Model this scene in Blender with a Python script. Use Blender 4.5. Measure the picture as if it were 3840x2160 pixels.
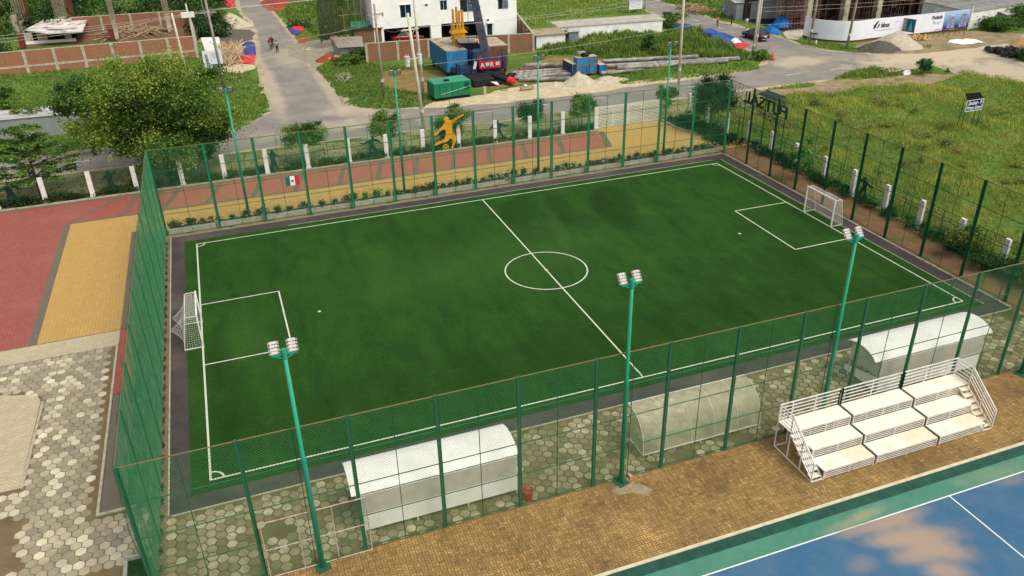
import bpy, math, random
import numpy as np
from mathutils import Vector, Matrix, noise, geometry
random.seed(7)
for _o in list(bpy.data.objects): bpy.data.objects.remove(_o)
SC = bpy.context.scene
# ---------------------------------------------------------------- camera
FOC = 3055.35
CAM = Vector((-18.053, -44.099, 24.226))
YAW, PIT, ROL = 0.340901, 0.491843, -0.0231195
_fw = Vector((math.sin(YAW)*math.cos(PIT), math.cos(YAW)*math.cos(PIT), -math.sin(PIT)))
_r0 = Vector((math.cos(YAW), -math.sin(YAW), 0)); _u0 = _r0.cross(_fw)
_rt = math.cos(ROL)*_r0 + math.sin(ROL)*_u0; _up = -math.sin(ROL)*_r0 + math.cos(ROL)*_u0
cd = bpy.data.cameras.new('camera'); cam = bpy.data.objects.new('camera', cd); SC.collection.objects.link(cam)
cd.sensor_width = 36; cd.lens = FOC/3840*36; cd.clip_start = .5; cd.clip_end = 1500
cam.matrix_world = Matrix(((_rt.x,_up.x,-_fw.x,CAM.x),(_rt.y,_up.y,-_fw.y,CAM.y),(_rt.z,_up.z,-_fw.z,CAM.z),(0,0,0,1)))
SC.camera = cam
# ---------------------------------------------------------------- light: bright overcast afternoon
W = bpy.data.worlds.new('World'); SC.world = W; W.use_nodes = True
wn = W.node_tree.nodes; bg = wn['Background']
sky = wn.new('ShaderNodeTexSky'); sky.sky_type = 'NISHITA'; sky.sun_disc = False
SUN_EL, SUN_AZ = math.radians(56), math.radians(150)     # azimuth clockwise from +y
sky.sun_elevation = SUN_EL; sky.sun_rotation = SUN_AZ; sky.air_density = 1.2; sky.dust_density = 4.0; sky.ozone_density = .6
hs = wn.new('ShaderNodeHueSaturation'); hs.inputs['Saturation'].default_value = .38   # thin overcast greys the sky
W.node_tree.links.new(sky.outputs[0], hs.inputs['Color']); W.node_tree.links.new(hs.outputs[0], bg.inputs[0]); bg.inputs[1].default_value = 0.15
sd = bpy.data.lights.new('sun', 'SUN'); sun = bpy.data.objects.new('sun', sd); SC.collection.objects.link(sun)
sd.energy = 1.2; sd.angle = math.radians(24); sd.color = (1, .955, .88)
_sv = Vector((math.sin(SUN_AZ)*math.cos(SUN_EL), math.cos(SUN_AZ)*math.cos(SUN_EL), math.sin(SUN_EL)))
sun.rotation_euler = _sv.to_track_quat('Z', 'Y').to_euler()
SC.view_settings.view_transform = 'Standard'; SC.view_settings.look = 'None'; SC.view_settings.gamma = 1
SC.view_settings.exposure = 0.38
SC.render.engine = 'CYCLES'; SC.cycles.transparent_max_bounces = 24; SC.cycles.max_bounces = 6
# ---------------------------------------------------------------- survey: photo point -> point on the level z
_CO = {'a':0,'b':960,'c':1920,'d':2880}
def _dir(k, x, y):
    px = _CO[k[0]] + x/2.68333; py = (int(k[1])-1)*540 + y/2.68333
    return _fw + _rt*((px-1920)/FOC) - _up*((py-1080)/FOC)
def at(k, x, y, z=0.):
    d = _dir(k, x, y); t = (z-CAM.z)/d.z; p = CAM + d*t
    return Vector((p.x, p.y, z))
def aty(k, x, y, Y):
    d = _dir(k, x, y); return CAM + d*((Y-CAM.y)/d.y)
def ats(k, L, z=0.): return [at(k, a, b, z) for a, b in L]
# ---------------------------------------------------------------- materials
def lin(c):
    c = c/255.; return c/12.92 if c <= .04045 else ((c+.055)/1.055)**2.4
def col(c, k=1.): return (lin(c[0])*k, lin(c[1])*k, lin(c[2])*k, 1)
class NT:
    def __init__(s, name):
        s.m = bpy.data.materials.new(name); s.m.use_nodes = True; s.t = s.m.node_tree; s.n = s.t.nodes
        s.b = s.n['Principled BSDF']; s.tc = s.n.new('ShaderNodeTexCoord')
    def L(s, a, b): s.t.links.new(a, b)
    def noise(s, scale, detail=4, rough=.55, vec=None, stretch=None):
        n = s.n.new('ShaderNodeTexNoise'); n.inputs['Scale'].default_value = scale; n.inputs['Detail'].default_value = detail
        n.inputs['Roughness'].default_value = rough
        v = vec or s.tc.outputs['Object']
        if stretch:
            mp = s.n.new('ShaderNodeMapping'); mp.inputs['Scale'].default_value = stretch[:3]
            if len(stretch) > 3: mp.inputs['Rotation'].default_value = (0, 0, stretch[3])
            s.L(v, mp.inputs[0]); v = mp.outputs[0]
        s.L(v, n.inputs['Vector']); return n.outputs['Fac']
    def rng(s, v, a, b, c=0., d=1., smooth=False):
        r = s.n.new('ShaderNodeMapRange'); r.clamp = True
        if smooth: r.interpolation_type = 'SMOOTHSTEP'
        s.L(v, r.inputs[0])
        for i, x in enumerate((a, b, c, d)): r.inputs[i+1].default_value = x
        return r.outputs[0]
    def mix(s, f, a, b, mode='MIX'):
        m = s.n.new('ShaderNodeMix'); m.data_type = 'RGBA'; m.blend_type = mode
        for i, x in ((0, f), (6, a), (7, b)):
            if isinstance(x, bpy.types.NodeSocket): s.L(x, m.inputs[i])
            elif i == 0: m.inputs[0].default_value = x
            else: m.inputs[i].default_value = x
        return m.outputs[2]
    def math(s, op, a, b=0.):
        m = s.n.new('ShaderNodeMath'); m.operation = op
        for i, x in ((0, a), (1, b)):
            if isinstance(x, bpy.types.NodeSocket): s.L(x, m.inputs[i])
            else: m.inputs[i].default_value = x
        return m.outputs[0]
    def blob(s, cx, cy, rx, ry, rot, soft=.5, warp=.35, ws=.6):
        mp = s.n.new('ShaderNodeMapping'); mp.vector_type = 'TEXTURE'
        mp.inputs['Location'].default_value = (cx, cy, 0); mp.inputs['Rotation'].default_value = (0, 0, rot); mp.inputs['Scale'].default_value = (rx, ry, 1e4)
        s.L(s.tc.outputs['Object'], mp.inputs[0])
        vm = s.n.new('ShaderNodeVectorMath'); vm.operation = 'LENGTH'; s.L(mp.outputs[0], vm.inputs[0])
        nz = s.noise(ws, 5, .6)
        d = s.math('ADD', vm.outputs['Value'], s.math('MULTIPLY', s.math('SUBTRACT', nz, .5), warp*3))
        return s.rng(d, 1-soft, 1+soft*.3, 1, 0, True)
    def bump(s, h, strength=.3, dist=.05):
        b = s.n.new('ShaderNodeBump'); b.inputs['Strength'].default_value = strength; b.inputs['Distance'].default_value = dist
        s.L(h, b.inputs['Height']); s.L(b.outputs[0], s.b.inputs['Normal'])
    def attr(s, name='Col'):
        a = s.n.new('ShaderNodeAttribute'); a.attribute_name = name; return a.outputs['Color']
    def done(s, c, rough=.85, spec=.25, metal=0.):
        if isinstance(c, bpy.types.NodeSocket): s.L(c, s.b.inputs['Base Color'])
        else: s.b.inputs['Base Color'].default_value = c
        s.b.inputs['Roughness'].default_value = rough; s.b.inputs['Specular IOR Level'].default_value = spec; s.b.inputs['Metallic'].default_value = metal
        return s.m
_MC = {}
def mat(name, c, c2=None, scale=3., rough=.8, var=.22, lo=.38, hi=.66, bump=0., bs=20., spec=.25, metal=0., fine=0., c3=None, s3=.5, stretch=None):
    if name in _MC: return _MC[name]
    t = NT(name); A = col(c); B = col(c2) if c2 else col(c, 1-var)
    r = t.mix(t.rng(t.noise(scale, 5, .6, stretch=stretch), lo, hi), A, B)
    if c3: r = t.mix(t.rng(t.noise(s3, 5, .62), .5, .68), r, col(c3))
    if fine: r = t.mix(t.math('MULTIPLY', t.rng(t.noise(bs*2, 3, .7), .3, .7), fine), r, col(c, .35))
    if bump: t.bump(t.noise(bs, 4, .65), bump)
    _MC[name] = t.done(r, rough, spec, metal); return _MC[name]
def matcol(name, rough=.85, scale=6., amt=.25, spec=.2, bump=0., bs=30., trans=0.):
    if name in _MC: return _MC[name]
    t = NT(name); a = t.attr()
    r = t.mix(t.math('MULTIPLY', t.rng(t.noise(scale, 4, .6), .35, .7), amt), a, (0.02, .02, .015, 1))
    if bump: t.bump(t.noise(bs, 4, .65), bump)
    m = t.done(r, rough, spec)
    if trans:
        tr = t.n.new('ShaderNodeBsdfTranslucent'); t.L(r, tr.inputs[0]); mx = t.n.new('ShaderNodeMixShader'); mx.inputs[0].default_value = trans
        t.L(t.b.outputs[0], mx.inputs[1]); t.L(tr.outputs[0], mx.inputs[2]); t.L(mx.outputs[0], t.n['Material Output'].inputs[0])
    _MC[name] = m; return m
def pave(name, c1, c2, mortar, bw=.2, rh=.1, rot=0., dirt=None, ms=.012, big=None, off=.5):
    t = NT(name); mp = t.n.new('ShaderNodeMapping'); mp.inputs['Rotation'].default_value = (0, 0, rot)
    t.L(t.tc.outputs['Object'], mp.inputs[0])
    b = t.n.new('ShaderNodeTexBrick'); t.L(mp.outputs[0], b.inputs[0]); b.offset = off
    b.inputs['Color1'].default_value = col(c1); b.inputs['Color2'].default_value = col(c2); b.inputs['Mortar'].default_value = col(mortar)
    b.inputs['Scale'].default_value = 1; b.inputs['Mortar Size'].default_value = ms; b.inputs['Mortar Smooth'].default_value = .3
    b.inputs['Brick Width'].default_value = bw; b.inputs['Row Height'].default_value = rh
    r = t.mix(t.math('MULTIPLY', t.rng(t.noise(1.1, 6, .65), .42, .72), .45), b.outputs[0], col(dirt or mortar))
    if big: r = t.mix(t.rng(t.noise(.28, 4, .6), .5, .7), r, t.mix(.5, r, col(big)))
    r = t.mix(t.math('MULTIPLY', t.rng(t.noise(22, 3, .7), .35, .65), .22), r, col(mortar))
    t.bump(b.outputs['Fac'], .25, -.01)
    return t.done(r, .85, .2)
# ---------------------------------------------------------------- objects
BASE = {}
class MB:
    def __init__(s): s.v = []; s.f = []; s.c = []
    def add(s, vs, fs, c=None):
        o = len(s.v); s.v += [tuple(v) for v in vs]
        for f in fs: s.f.append(tuple(i+o for i in f)); s.c.append(c)
        return s
    def box(s, x0, x1, y0, y1, z0, z1, c=None):
        return s.add([(x0,y0,z0),(x1,y0,z0),(x1,y1,z0),(x0,y1,z0),(x0,y0,z1),(x1,y0,z1),(x1,y1,z1),(x0,y1,z1)],
                     [(0,3,2,1),(4,5,6,7),(0,1,5,4),(1,2,6,5),(2,3,7,6),(3,0,4,7)], c)
    def obox(s, cx, cy, z0, z1, lx, ly, rz=0., c=None, taper=1.):
        ca, sa = math.cos(rz), math.sin(rz); vs = []
        for z, k in ((z0, 1.), (z1, taper)):
            for a, b in ((-1,-1),(1,-1),(1,1),(-1,1)):
                x, y = a*lx/2*k, b*ly/2*k; vs.append((cx+ca*x-sa*y, cy+sa*x+ca*y, z))
        return s.add(vs, [(0,3,2,1),(4,5,6,7),(0,1,5,4),(1,2,6,5),(2,3,7,6),(3,0,4,7)], c)
    def bar(s, p, q, w, h=None, n=4, c=None, w2=None, cap=True):
        p, q = Vector(p), Vector(q); d = (q-p)
        if d.length < 1e-6: return s
        d.normalize(); u = d.cross(Vector((0,0,1)))
        if u.length < .02: u = Vector((1,0,0))
        u.normalize(); v = u.cross(d).normalized(); h = h or w; vs = []
        k2 = 1 if w2 is None else w2/w
        for P, k in ((p, 1), (q, k2)):
            for i in range(n):
                a = 2*math.pi*(i+.5)/n; r = .5/math.cos(math.pi/n) if n == 4 else .5
                vs.append(P + u*(math.cos(a)*w*r*k) + v*(math.sin(a)*h*r*k))
        fs = [(i, (i+1) % n, (i+1) % n+n, i+n) for i in range(n)]
        if cap: fs += [tuple(range(n))[::-1], tuple(range(n, 2*n))]
        return s.add(vs, fs, c)
    def path(s, pts, w, n=6, c=None):
        for a, b in zip(pts[:-1], pts[1:]): s.bar(a, b, w, n=n, c=c)
        return s
    def tube(s, pts, rs, n=8, c=None):
        vs = []; N = len(pts); pts = [Vector(p) for p in pts]
        for i, p in enumerate(pts):
            d = (pts[min(i+1, N-1)] - pts[max(i-1, 0)]).normalized(); u = d.cross(Vector((0.13, .02, 1)))
            if u.length < .15: u = d.cross(Vector((1, .1, 0)))
            u.normalize(); v = u.cross(d)
            for k in range(n):
                a = 2*math.pi*k/n; vs.append(p + u*math.cos(a)*rs[i] + v*math.sin(a)*rs[i])
        fs = [(i*n+k, i*n+(k+1) % n, (i+1)*n+(k+1) % n, (i+1)*n+k) for i in range(N-1) for k in range(n)]
        fs += [tuple(range(n))[::-1], tuple(range((N-1)*n, N*n))]
        return s.add(vs, fs, c)
    def prism(s, poly, z0, z1, c=None):
        n = len(poly); vs = [(p[0], p[1], z0) for p in poly] + [(p[0], p[1], z1) for p in poly]
        return s.add(vs, [tuple(range(n))[::-1], tuple(range(n, 2*n))] + [(i, (i+1) % n, (i+1) % n+n, i+n) for i in range(n)], c)
    def plate(s, poly, O, U, V, t, c=None):
        "outline poly (u,v) standing in the plane O+uU+vV, thickness t along UxV; concave ok"
        O, U, V = Vector(O), Vector(U), Vector(V); N = U.cross(V).normalized()*t
        tri = geometry.tessellate_polygon([[Vector((a, b, 0)) for a, b in poly]]); n = len(poly)
        f = [O+U*a+V*b for a, b in poly]; vs = f + [p+N for p in f]
        fs = [tuple(x) for x in tri] + [tuple(i+n for i in x)[::-1] for x in tri] + [(i, (i+1) % n, (i+1) % n+n, i+n) for i in range(n)]
        return s.add(vs, fs, c)
    def sheet(s, poly, z, c=None):
        tri = geometry.tessellate_polygon([[Vector((p[0], p[1], 0)) for p in poly]])
        fs = []
        for t in tri:
            a, b, d = (poly[i] for i in t); cr = (b[0]-a[0])*(d[1]-a[1])-(b[1]-a[1])*(d[0]-a[0])
            fs.append(tuple(t) if cr > 0 else tuple(t)[::-1])
        return s.add([(p[0], p[1], z) for p in poly], fs, c)
    def build(s, name, m, parent=None, loc=None, smooth=False):
        me = bpy.data.meshes.new(name)
        if parent is not None: b = BASE[parent.name]
        elif loc is not None: b = Vector(loc)
        elif s.v:
            a = np.array(s.v); b = Vector(((a[:,0].min()+a[:,0].max())/2, (a[:,1].min()+a[:,1].max())/2, a[:,2].min()))
        else: b = Vector()
        me.from_pydata([(v[0]-b.x, v[1]-b.y, v[2]-b.z) for v in s.v], [], s.f)
        if any(c is not None for c in s.c):
            at_ = me.attributes.new('Col', 'FLOAT_COLOR', 'FACE')
            arr = np.ones((len(s.f), 4), dtype=np.float32)
            for i, c in enumerate(s.c):
                if c is not None: arr[i] = c
            at_.data.foreach_set('color', arr.ravel())
        me.materials.append(m)
        if smooth: me.polygons.foreach_set('use_smooth', [True]*len(s.f))
        me.update()
        o = bpy.data.objects.new(name, me); SC.collection.objects.link(o)
        if parent is not None: o.parent = parent
        else: o.location = b
        BASE[o.name] = b; return o
def tag(o, label=None, cat=None, group=None, kind=None):
    if label: o['label'] = label
    if cat: o['category'] = cat
    if group: o['group'] = group
    if kind: o['kind'] = kind
    return o
def thing(name, label, cat, loc, group=None):
    o = bpy.data.objects.new(name, None); o.empty_display_size = .3; SC.collection.objects.link(o); o.location = loc
    BASE[o.name] = Vector(loc); return tag(o, label, cat, group)
def struct(name, mb, m): return tag(mb.build(name, m, loc=(0,0,0)), kind='structure')
def dup(src, loc, rz=0., label=None, group=None, scale=None, cat=None):
    def cp(o, par):
        c = o.copy(); SC.collection.objects.link(c); c.parent = par
        for ch in o.children: cp(ch, c)
        return c
    r = cp(src, None); r.location = loc; r.rotation_euler = (0, 0, rz)
    if scale: r.scale = (scale,)*3 if not hasattr(scale, '__len__') else scale
    BASE[r.name] = Vector(loc); return tag(r, label, cat, group)
def ragged(pts, amp=.25, step=1.2, closed=True, seed=0):
    out = []; n = len(pts)
    for i in range(n if closed else n-1):
        a, b = pts[i], pts[(i+1) % n]; d = math.hypot(b[0]-a[0], b[1]-a[1]); k = max(1, int(d/step))
        for j in range(k):
            t = j/k; x = a[0]+(b[0]-a[0])*t; y = a[1]+(b[1]-a[1])*t
            w = noise.noise_vector(Vector((x*.45+seed, y*.45, seed*3.1)))
            out.append((x+w.x*amp*2, y+w.y*amp*2))
    return out
def text_mesh(txt, size, O, U, V, depth, name, m, parent, align='LEFT', bold=0., xs=1., shear=0.):
    cu = bpy.data.curves.new('t', 'FONT'); cu.body = txt; cu.size = size; cu.align_x = align; cu.extrude = depth/2; cu.offset = bold; cu.shear = shear; cu.resolution_u = 3
    tmp = bpy.data.objects.new('t', cu); SC.collection.objects.link(tmp); dg = bpy.context.evaluated_depsgraph_get(); dg.update()
    me = bpy.data.meshes.new_from_object(tmp.evaluated_get(dg)); bpy.data.objects.remove(tmp)
    b = BASE[parent.name]; O, U, V = Vector(O), Vector(U).normalized(), Vector(V).normalized(); N = U.cross(V)
    for v in me.vertices:
        c = v.co.copy(); p = O + U*c.x*xs + V*c.y + N*c.z; v.co = p - b
    me.materials.clear(); me.materials.append(m); me.name = name
    o = bpy.data.objects.new(name, me); SC.collection.objects.link(o); o.parent = parent; BASE[o.name] = b; return o
# ================================================================ SETTING
def gmat():
    t = NT('grass ground'); n1 = t.noise(.09, 6, .62); n2 = t.noise(.8, 5, .65); n3 = t.noise(9, 3, .7)
    r = t.mix(t.rng(n1, .40, .62), col((84,112,44)), col((114,132,58)))
    r = t.mix(t.rng(n2, .42, .68), r, col((74,106,40)))
    r = t.mix(t.math('MULTIPLY', t.rng(t.noise(.21, 5, .6), .56, .70), .75), r, col((128,124,66)))
    r = t.mix(t.math('MULTIPLY', t.rng(n3, .35, .7), .4), r, col((54,80,30)))
    t.bump(t.noise(6, 5, .7), .8, .15); return t.done(r, .95, .1)
M_GRASS = gmat()
g = MB(); g.sheet([(-250,-90),(330,-90),(330,520),(-250,520)], -.060); struct('ground', g, M_GRASS)

def amat():
    t = NT('asphalt'); r = t.mix(t.rng(t.noise(.35, 6, .65), .38, .64), col((122,116,108)), col((136,130,120)))
    r = t.mix(t.math('MULTIPLY', t.rng(t.noise(.22, 7, .7), .46, .72), .55), r, col((166,154,130)))
    for b, k in (((70,37.5,15,6,.1),.95), ((70,28,5,7,.1),.8), ((-7,73,4.5,8,0),.45), ((-3.5,43.5,5,3,0),.6), ((52,42,5,3,.2),.7), ((28,40.5,16,1.2,0),.7), ((-8,38,9,2.5,.1),.45), ((85,38,9,7,0),.8), ((-12.2,60,1.2,20,0),.6),((-5.8,55,.9,20,0),.5)):
        r = t.mix(t.math('MULTIPLY', t.blob(*b, soft=.6, warp=.5, ws=.5), k), r, col((190,174,142)))
    r = t.mix(t.math('MULTIPLY', t.rng(t.noise(30, 3, .7), .3, .75), .3), r, col((92,88,84)))
    t.bump(t.noise(40, 3, .7), .25, .02); return t.done(r, .9, .2)
M_ASPH = amat()
ROAD = [(-95,33.9),(-37,34.0),(-20,33.9),(14,33.5),(27,33.3),(50,33.2),(60,33.5),(65.5,33.9),(65.4,30.5),(64.4,28.3),(67.7,22.7),(72,8),(79,10),(76,20),(74,27.5),(75.7,31.5),(76.1,35.1),(79,36.8),(84,38.8),(88,40),(125,41.5),(125,45),(100,42.5),(77,40.9),(70,40.0),(65.7,40.5),(62.4,41.7),(59,45.3),(58.2,50.6),(58.8,56),(58.2,62),(58,70),(58.9,83),(59.2,92),(60,200),(53,200),(54.0,94.7),(52.6,78.7),(52.1,65.5),(51.6,56.2),(50.4,50),(50.2,46),(47.6,42.4),(44,41.1),(26.7,40.6),(12,39.9),(2.4,40.6),(-2.5,42.4),(-5.2,45.8),(-5.4,52),(-5.5,58),(-5.9,64.6),(-6.6,69.4),(-6.2,83),(-6.4,103),(-7.4,127),(-8,200),(-13,200),(-11.3,129),(-11.5,113),(-10.6,105),(-10.6,96.7),(-11.2,81),(-12.2,73.9),(-12,67),(-12.5,60),(-12.8,52),(-13.3,46),(-14.9,43.4),(-17.5,41.2),(-30,39.7),(-95,40)]
def grow(pts, d):
    n = len(pts); out = []
    for i in range(n):
        a, b, c = pts[i-1], pts[i], pts[(i+1) % n]
        n1 = Vector((b[1]-a[1], -(b[0]-a[0]))).normalized(); n2 = Vector((c[1]-b[1], -(c[0]-b[0]))).normalized(); m = n1+n2
        m = m.normalized() if m.length > .1 else n1
        out.append((b[0]+m.x*d, b[1]+m.y*d))
    return out
M_SAND = mat('sand', (186,170,138), (158,143,112), scale=.9, bump=.4, bs=9, c3=(140,128,98), s3=.35, rough=.95, spec=.1, fine=.25)
g = MB(); g.sheet(ragged(grow(ROAD, .75), .35, 1.3, seed=3), -.050); struct('sand_shoulder', g, M_SAND)
g = MB(); g.sheet(ragged(ROAD, .12, 1.5), -.040); struct('road', g, M_ASPH)
M_LINE = mat('road paint', (208,204,192), (165,158,146), scale=4, rough=.9)
g = MB()
for L in ((('a2',0,265),('a2',125,255)),(('a2',730,183),('a2',950,155)),(('b1',980,1287),('b1',1110,1275)),(('b1',1605,1211),('b1',1660,1205)),(('b1',2210,1135),('b1',2410,1112)),(('c1',300,1052),('c1',370,1045)),(('c1',800,990),('c1',940,975)),(('c1',1740,868),('c1',1950,850)),(('d1',170,748),('d1',325,732)),(('d1',620,695),('d1',760,680)),(('d1',1055,640),('d1',1190,625)),(('d1',1480,587),('d1',1600,573))):
    a, b = at(*L[0]), at(*L[1]); g.box(a.x, b.x, 36.66, 36.82, -.034, -.032)
for i in range(14):
    y = 63.7+i*7.05; x = 55.05+i*.04; g.box(x, x+.14, y, y+2.1, -.034, -.032)
g.box(57.9, 58.0, 60, 72, -.034, -.032)
struct('road_markings', g, M_LINE)

def patch(name, pts, m, z=-.026, amp=.35, step=.9, seed=1):
    g = MB(); g.sheet(ragged(pts, amp, step, seed=seed), z); return struct(name, g, m)
M_SAND2 = mat('pale sand', (200,184,150), (176,160,128), scale=1.3, bump=.5, bs=6, c3=(178,162,132), s3=.5, rough=.95, spec=.1, fine=.15)
M_DIRT = mat('dry dirt', (160,140,108), (128,112,84), scale=.8, bump=.6, bs=7, c3=(104,108,60), s3=.45, rough=.95, spec=.1, fine=.3)
M_SOIL = mat('red soil', (134,98,72), (110,84,60), scale=1.2, bump=.7, bs=6, c3=(88,96,52), s3=.9, rough=.95, spec=.1, fine=.35)
M_DRY = mat('dry grass', (150,126,78), (122,100,62), scale=1.0, bump=.8, bs=6, c3=(88,102,42), s3=.35, rough=.95, spec=.1, fine=.4)
patch('sand_apron', [(2.4,40.9),(4,42.8),(9,43.2),(14,45),(19,45.4),(22,43.5),(27,41.6),(32,41.7),(44,41.5),(43,40.3),(30,39.6),(20,38.9),(12,38.9),(6,39.8)], M_SAND2, -.020)
patch('brown_ground', ats('b1', [(1300,690),(1760,700),(2300,780),(2576,700)]) + ats('c1', [(400,560),(900,600),(1600,560),(1900,600),(1500,700),(600,760),(0,860)]) + ats('b1', [(2400,900),(2100,860),(1700,930),(1350,880),(1240,800)]), M_DRY, -.030)
patch('dug_soil', ats('c1', [(900,650),(1000,620),(1500,560),(1750,590),(1400,640),(1100,690)]), M_SOIL, -.018)
patch('work_yard', ats('b1', [(330,560),(300,470),(420,420),(600,400),(760,400),(830,560),(700,640),(600,690),(560,640),(470,620)]), mat('yard', (158,150,128), (130,124,104), scale=1.2, bump=.5, bs=7, rough=.95, spec=.1, fine=.3), -.026)
patch('red_earth', ats('b1', [(400,430),(420,390),(480,372),(550,380),(530,415),(450,432)]), mat('brick dust', (168,84,56), (130,64,44), scale=2, bump=.6, bs=8, rough=.95, spec=.1), -.016)
patch('road_side_sand', ats('a1', [(2200,640),(2576,640)]) + ats('b1', [(70,640),(30,480),(0,300)]) + ats('a1', [(2500,220),(2440,290),(2200,280),(1980,300),(2000,420),(2120,440),(2250,640)]), M_SAND, -.022)
patch('gravel_patch', ats('a1', [(2200,320),(2300,290),(2500,300),(2560,340),(2540,400),(2400,430),(2200,430),(2160,370)]), mat('dark gravel', (112,106,96), (84,80,74), scale=3, bump=.8, bs=10, rough=.95, spec=.1, fine=.4), -.012)
patch('pale_sand_bank', ats('a1', [(2080,740),(2220,680),(2400,640),(2560,650),(2576,700),(2500,710),(2420,740),(2300,720),(2200,720)]), M_SAND2, -.012)
patch('dirt_strip', ats('d1', [(0,905),(300,890),(450,868),(480,830),(640,800),(1100,775),(1600,740),(1960,750),(1800,800),(1550,860),(1150,870),(850,910),(700,935),(520,925),(370,980),(200,965),(0,950)]) + ats('c1', [(2400,950)]), M_DIRT, -.020, amp=.3)
patch('hoarding_yard', ats('d1', [(850,470),(1100,400),(1500,360),(2000,310),(2576,330),(2576,420),(2000,480),(1600,530),(1200,540),(900,520)]), M_DIRT, -.022)
patch('concrete_pad', [(*at('d1',150,330).xy,), (*at('d1',190,300).xy,), (*at('d1',270,285).xy,), (*at('d1',380,300).xy,), (*at('d1',380,370).xy,), (*at('d1',290,400).xy,), (*at('d1',190,385).xy,)], mat('pad', (184,174,152), (160,150,130), scale=2), -.012, amp=.08)
patch('building_site_ground', ats('a1', [(60,470),(900,330),(900,210),(1950,150),(1960,380),(1200,410),(300,470)]), M_SOIL, -.026)
patch('dirt_lane', ats('b1', [(60,40),(330,0),(340,60),(250,110),(110,100)]), mat('brick dust'   , (168,84,56)), -.016)

# ------------------------------------------------ plaza
Z0 = -.004
M_RED = pave('red pavers', (160,88,76), (144,78,68), (112,70,60), .2, .2, 0, dirt=(132,84,70), big=(150,98,84), off=0)
M_YEL = pave('yellow pavers', (190,154,86), (178,142,80), (140,114,68), .2, .2, 0, dirt=(160,132,74), big=(178,140,74), off=0)
M_GRY = pave('grey pavers', (118,108,92), (106,98,84), (86,80,68), .2, .1, 0, dirt=(102,94,72))
M_WHB = pave('beige pavers', (194,182,152), (176,164,134), (146,134,104), .22, .11, .02, dirt=(160,148,112), ms=.014)
M_RED2 = pave('worn red pavers', (176,100,84), (156,92,74), (122,82,64), .2, .1, .6, dirt=(138,102,76), big=(146,108,80))
g = MB(); g.sheet([(-75,2.4),(-26,2.4),(-23.7,21.2),(-23.7,25.85),(-75,25.85)], Z0); struct('red_paving', g, M_RED)
g = MB(); g.sheet([(-23.7,21),(14.6,21),(16.3,25.85),(-23.7,25.85)], Z0); struct('red_paving_strip', g, M_RED2)
g = MB(); g.sheet([(-30.37,2.4),(-25.96,2.4),(-25.9,17.4),(-25.4,17.4),(-25.4,16.7),(-23.7,16.65),(-23.7,20.88),(-30.37,20.88)], Z0+.004); struct('yellow_paving', g, M_YEL)
M_YEL2 = pave('worn yellow pavers', (204,168,94), (184,148,82), (142,118,66), .2, .1, .3, dirt=(152,126,74), big=(168,138,80))
g = MB(); g.sheet([(-23.7,16.65),(26.8,16.3),(26.8,20.2),(24.3,21.2),(23.2,23.5),(23.2,26.6),(16.1,26.6),(14.5,20.95),(-23.7,20.88)], Z0+.004); struct('yellow_paving_strip', g, M_YEL2)
g = MB(); zb = Z0+.008
g.sheet([(-30.85,2.4),(-30.37,2.4),(-30.37,20.85),(-30.85,20.7)], zb)
g.sheet([(-30.7,20.89),(14.3,20.93),(14.4,21.25),(-30.5,21.2)], zb)
g.sheet([(14.45,20.93),(15.2,20.93),(16.5,25.5),(15.9,25.5)], zb)
g.sheet([(-75,25.5),(16,25.5),(16,25.84),(-75,25.84)], zb)
g.sheet([(-30.8,20.89),(-30.4,21.25),(-26.9,25.45),(-27.4,25.45)], zb+.004)
for x in (-27.1,-24.0,-20.7,-17.2,-13.8,-10.2,-6.9,-3.6,-.2,3.2,6.6,10.2):
    g.sheet([(x,21.24),(x+.42,21.24),(x+1.6,25.5),(x+1.2,25.5)], zb+.004)
g.sheet([(-25.94,17.35),(-25.45,17.35),(-25.2,2.5),(-25.94,2.5)], zb)
g.sheet([(-25.94,-4.6),(-24.95,-4.6),(-24.95,-13.75),(-25.94,-13.75)], zb)
struct('grey_paving_bands', g, M_GRY)
g = MB(); g.sheet([(-25.94,2.45),(-25.1,2.45),(-24.95,-4.55),(-25.94,-4.55)], zb); struct('red_edge_paving', g, M_RED)
g = MB(); g.sheet([(-75,.72),(-25.96,.72),(-25.96,2.36),(-75,2.36)], Z0); struct('beige_paving', g, M_WHB)
M_CONC = mat('kerb concrete', (176,166,142), (146,138,116), scale=3, bump=.2, bs=30)
g = MB(); g.box(-26.08,-25.96,-13.9,.7,-.04,.05); g.box(-29.36,-29.24,-10.8,-3.9,-.04,.03); g.box(-25.96,-24.5,-13.9,-13.78,-.04,.05); g.box(-75,-26.08,.55,.68,-.04,.03)
g.box(-75,16.1,25.86,26.0,-.04,.10); g.box(-23.24,-23.17,-15.0,15.1,-.04,.03); g.box(23.3,23.42,-14.9,15.2,-.04,.05)
g.box(-23.1,23.3,-15.08,-15.01,-.04,.02)
g.box(23.24,23.42,23.4,26.3,-.02,.16)
for a, b in zip([(23.4,23.4),(23.6,22.3),(24.1,21.5),(24.9,21.15),(25.9,21.2)], [(23.6,22.3),(24.1,21.5),(24.9,21.15),(25.9,21.2),(26.8,21.4)]):
    g.bar((*a,.08),(*b,.08),.14,.2)
struct('kerb', g, M_CONC)
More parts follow.
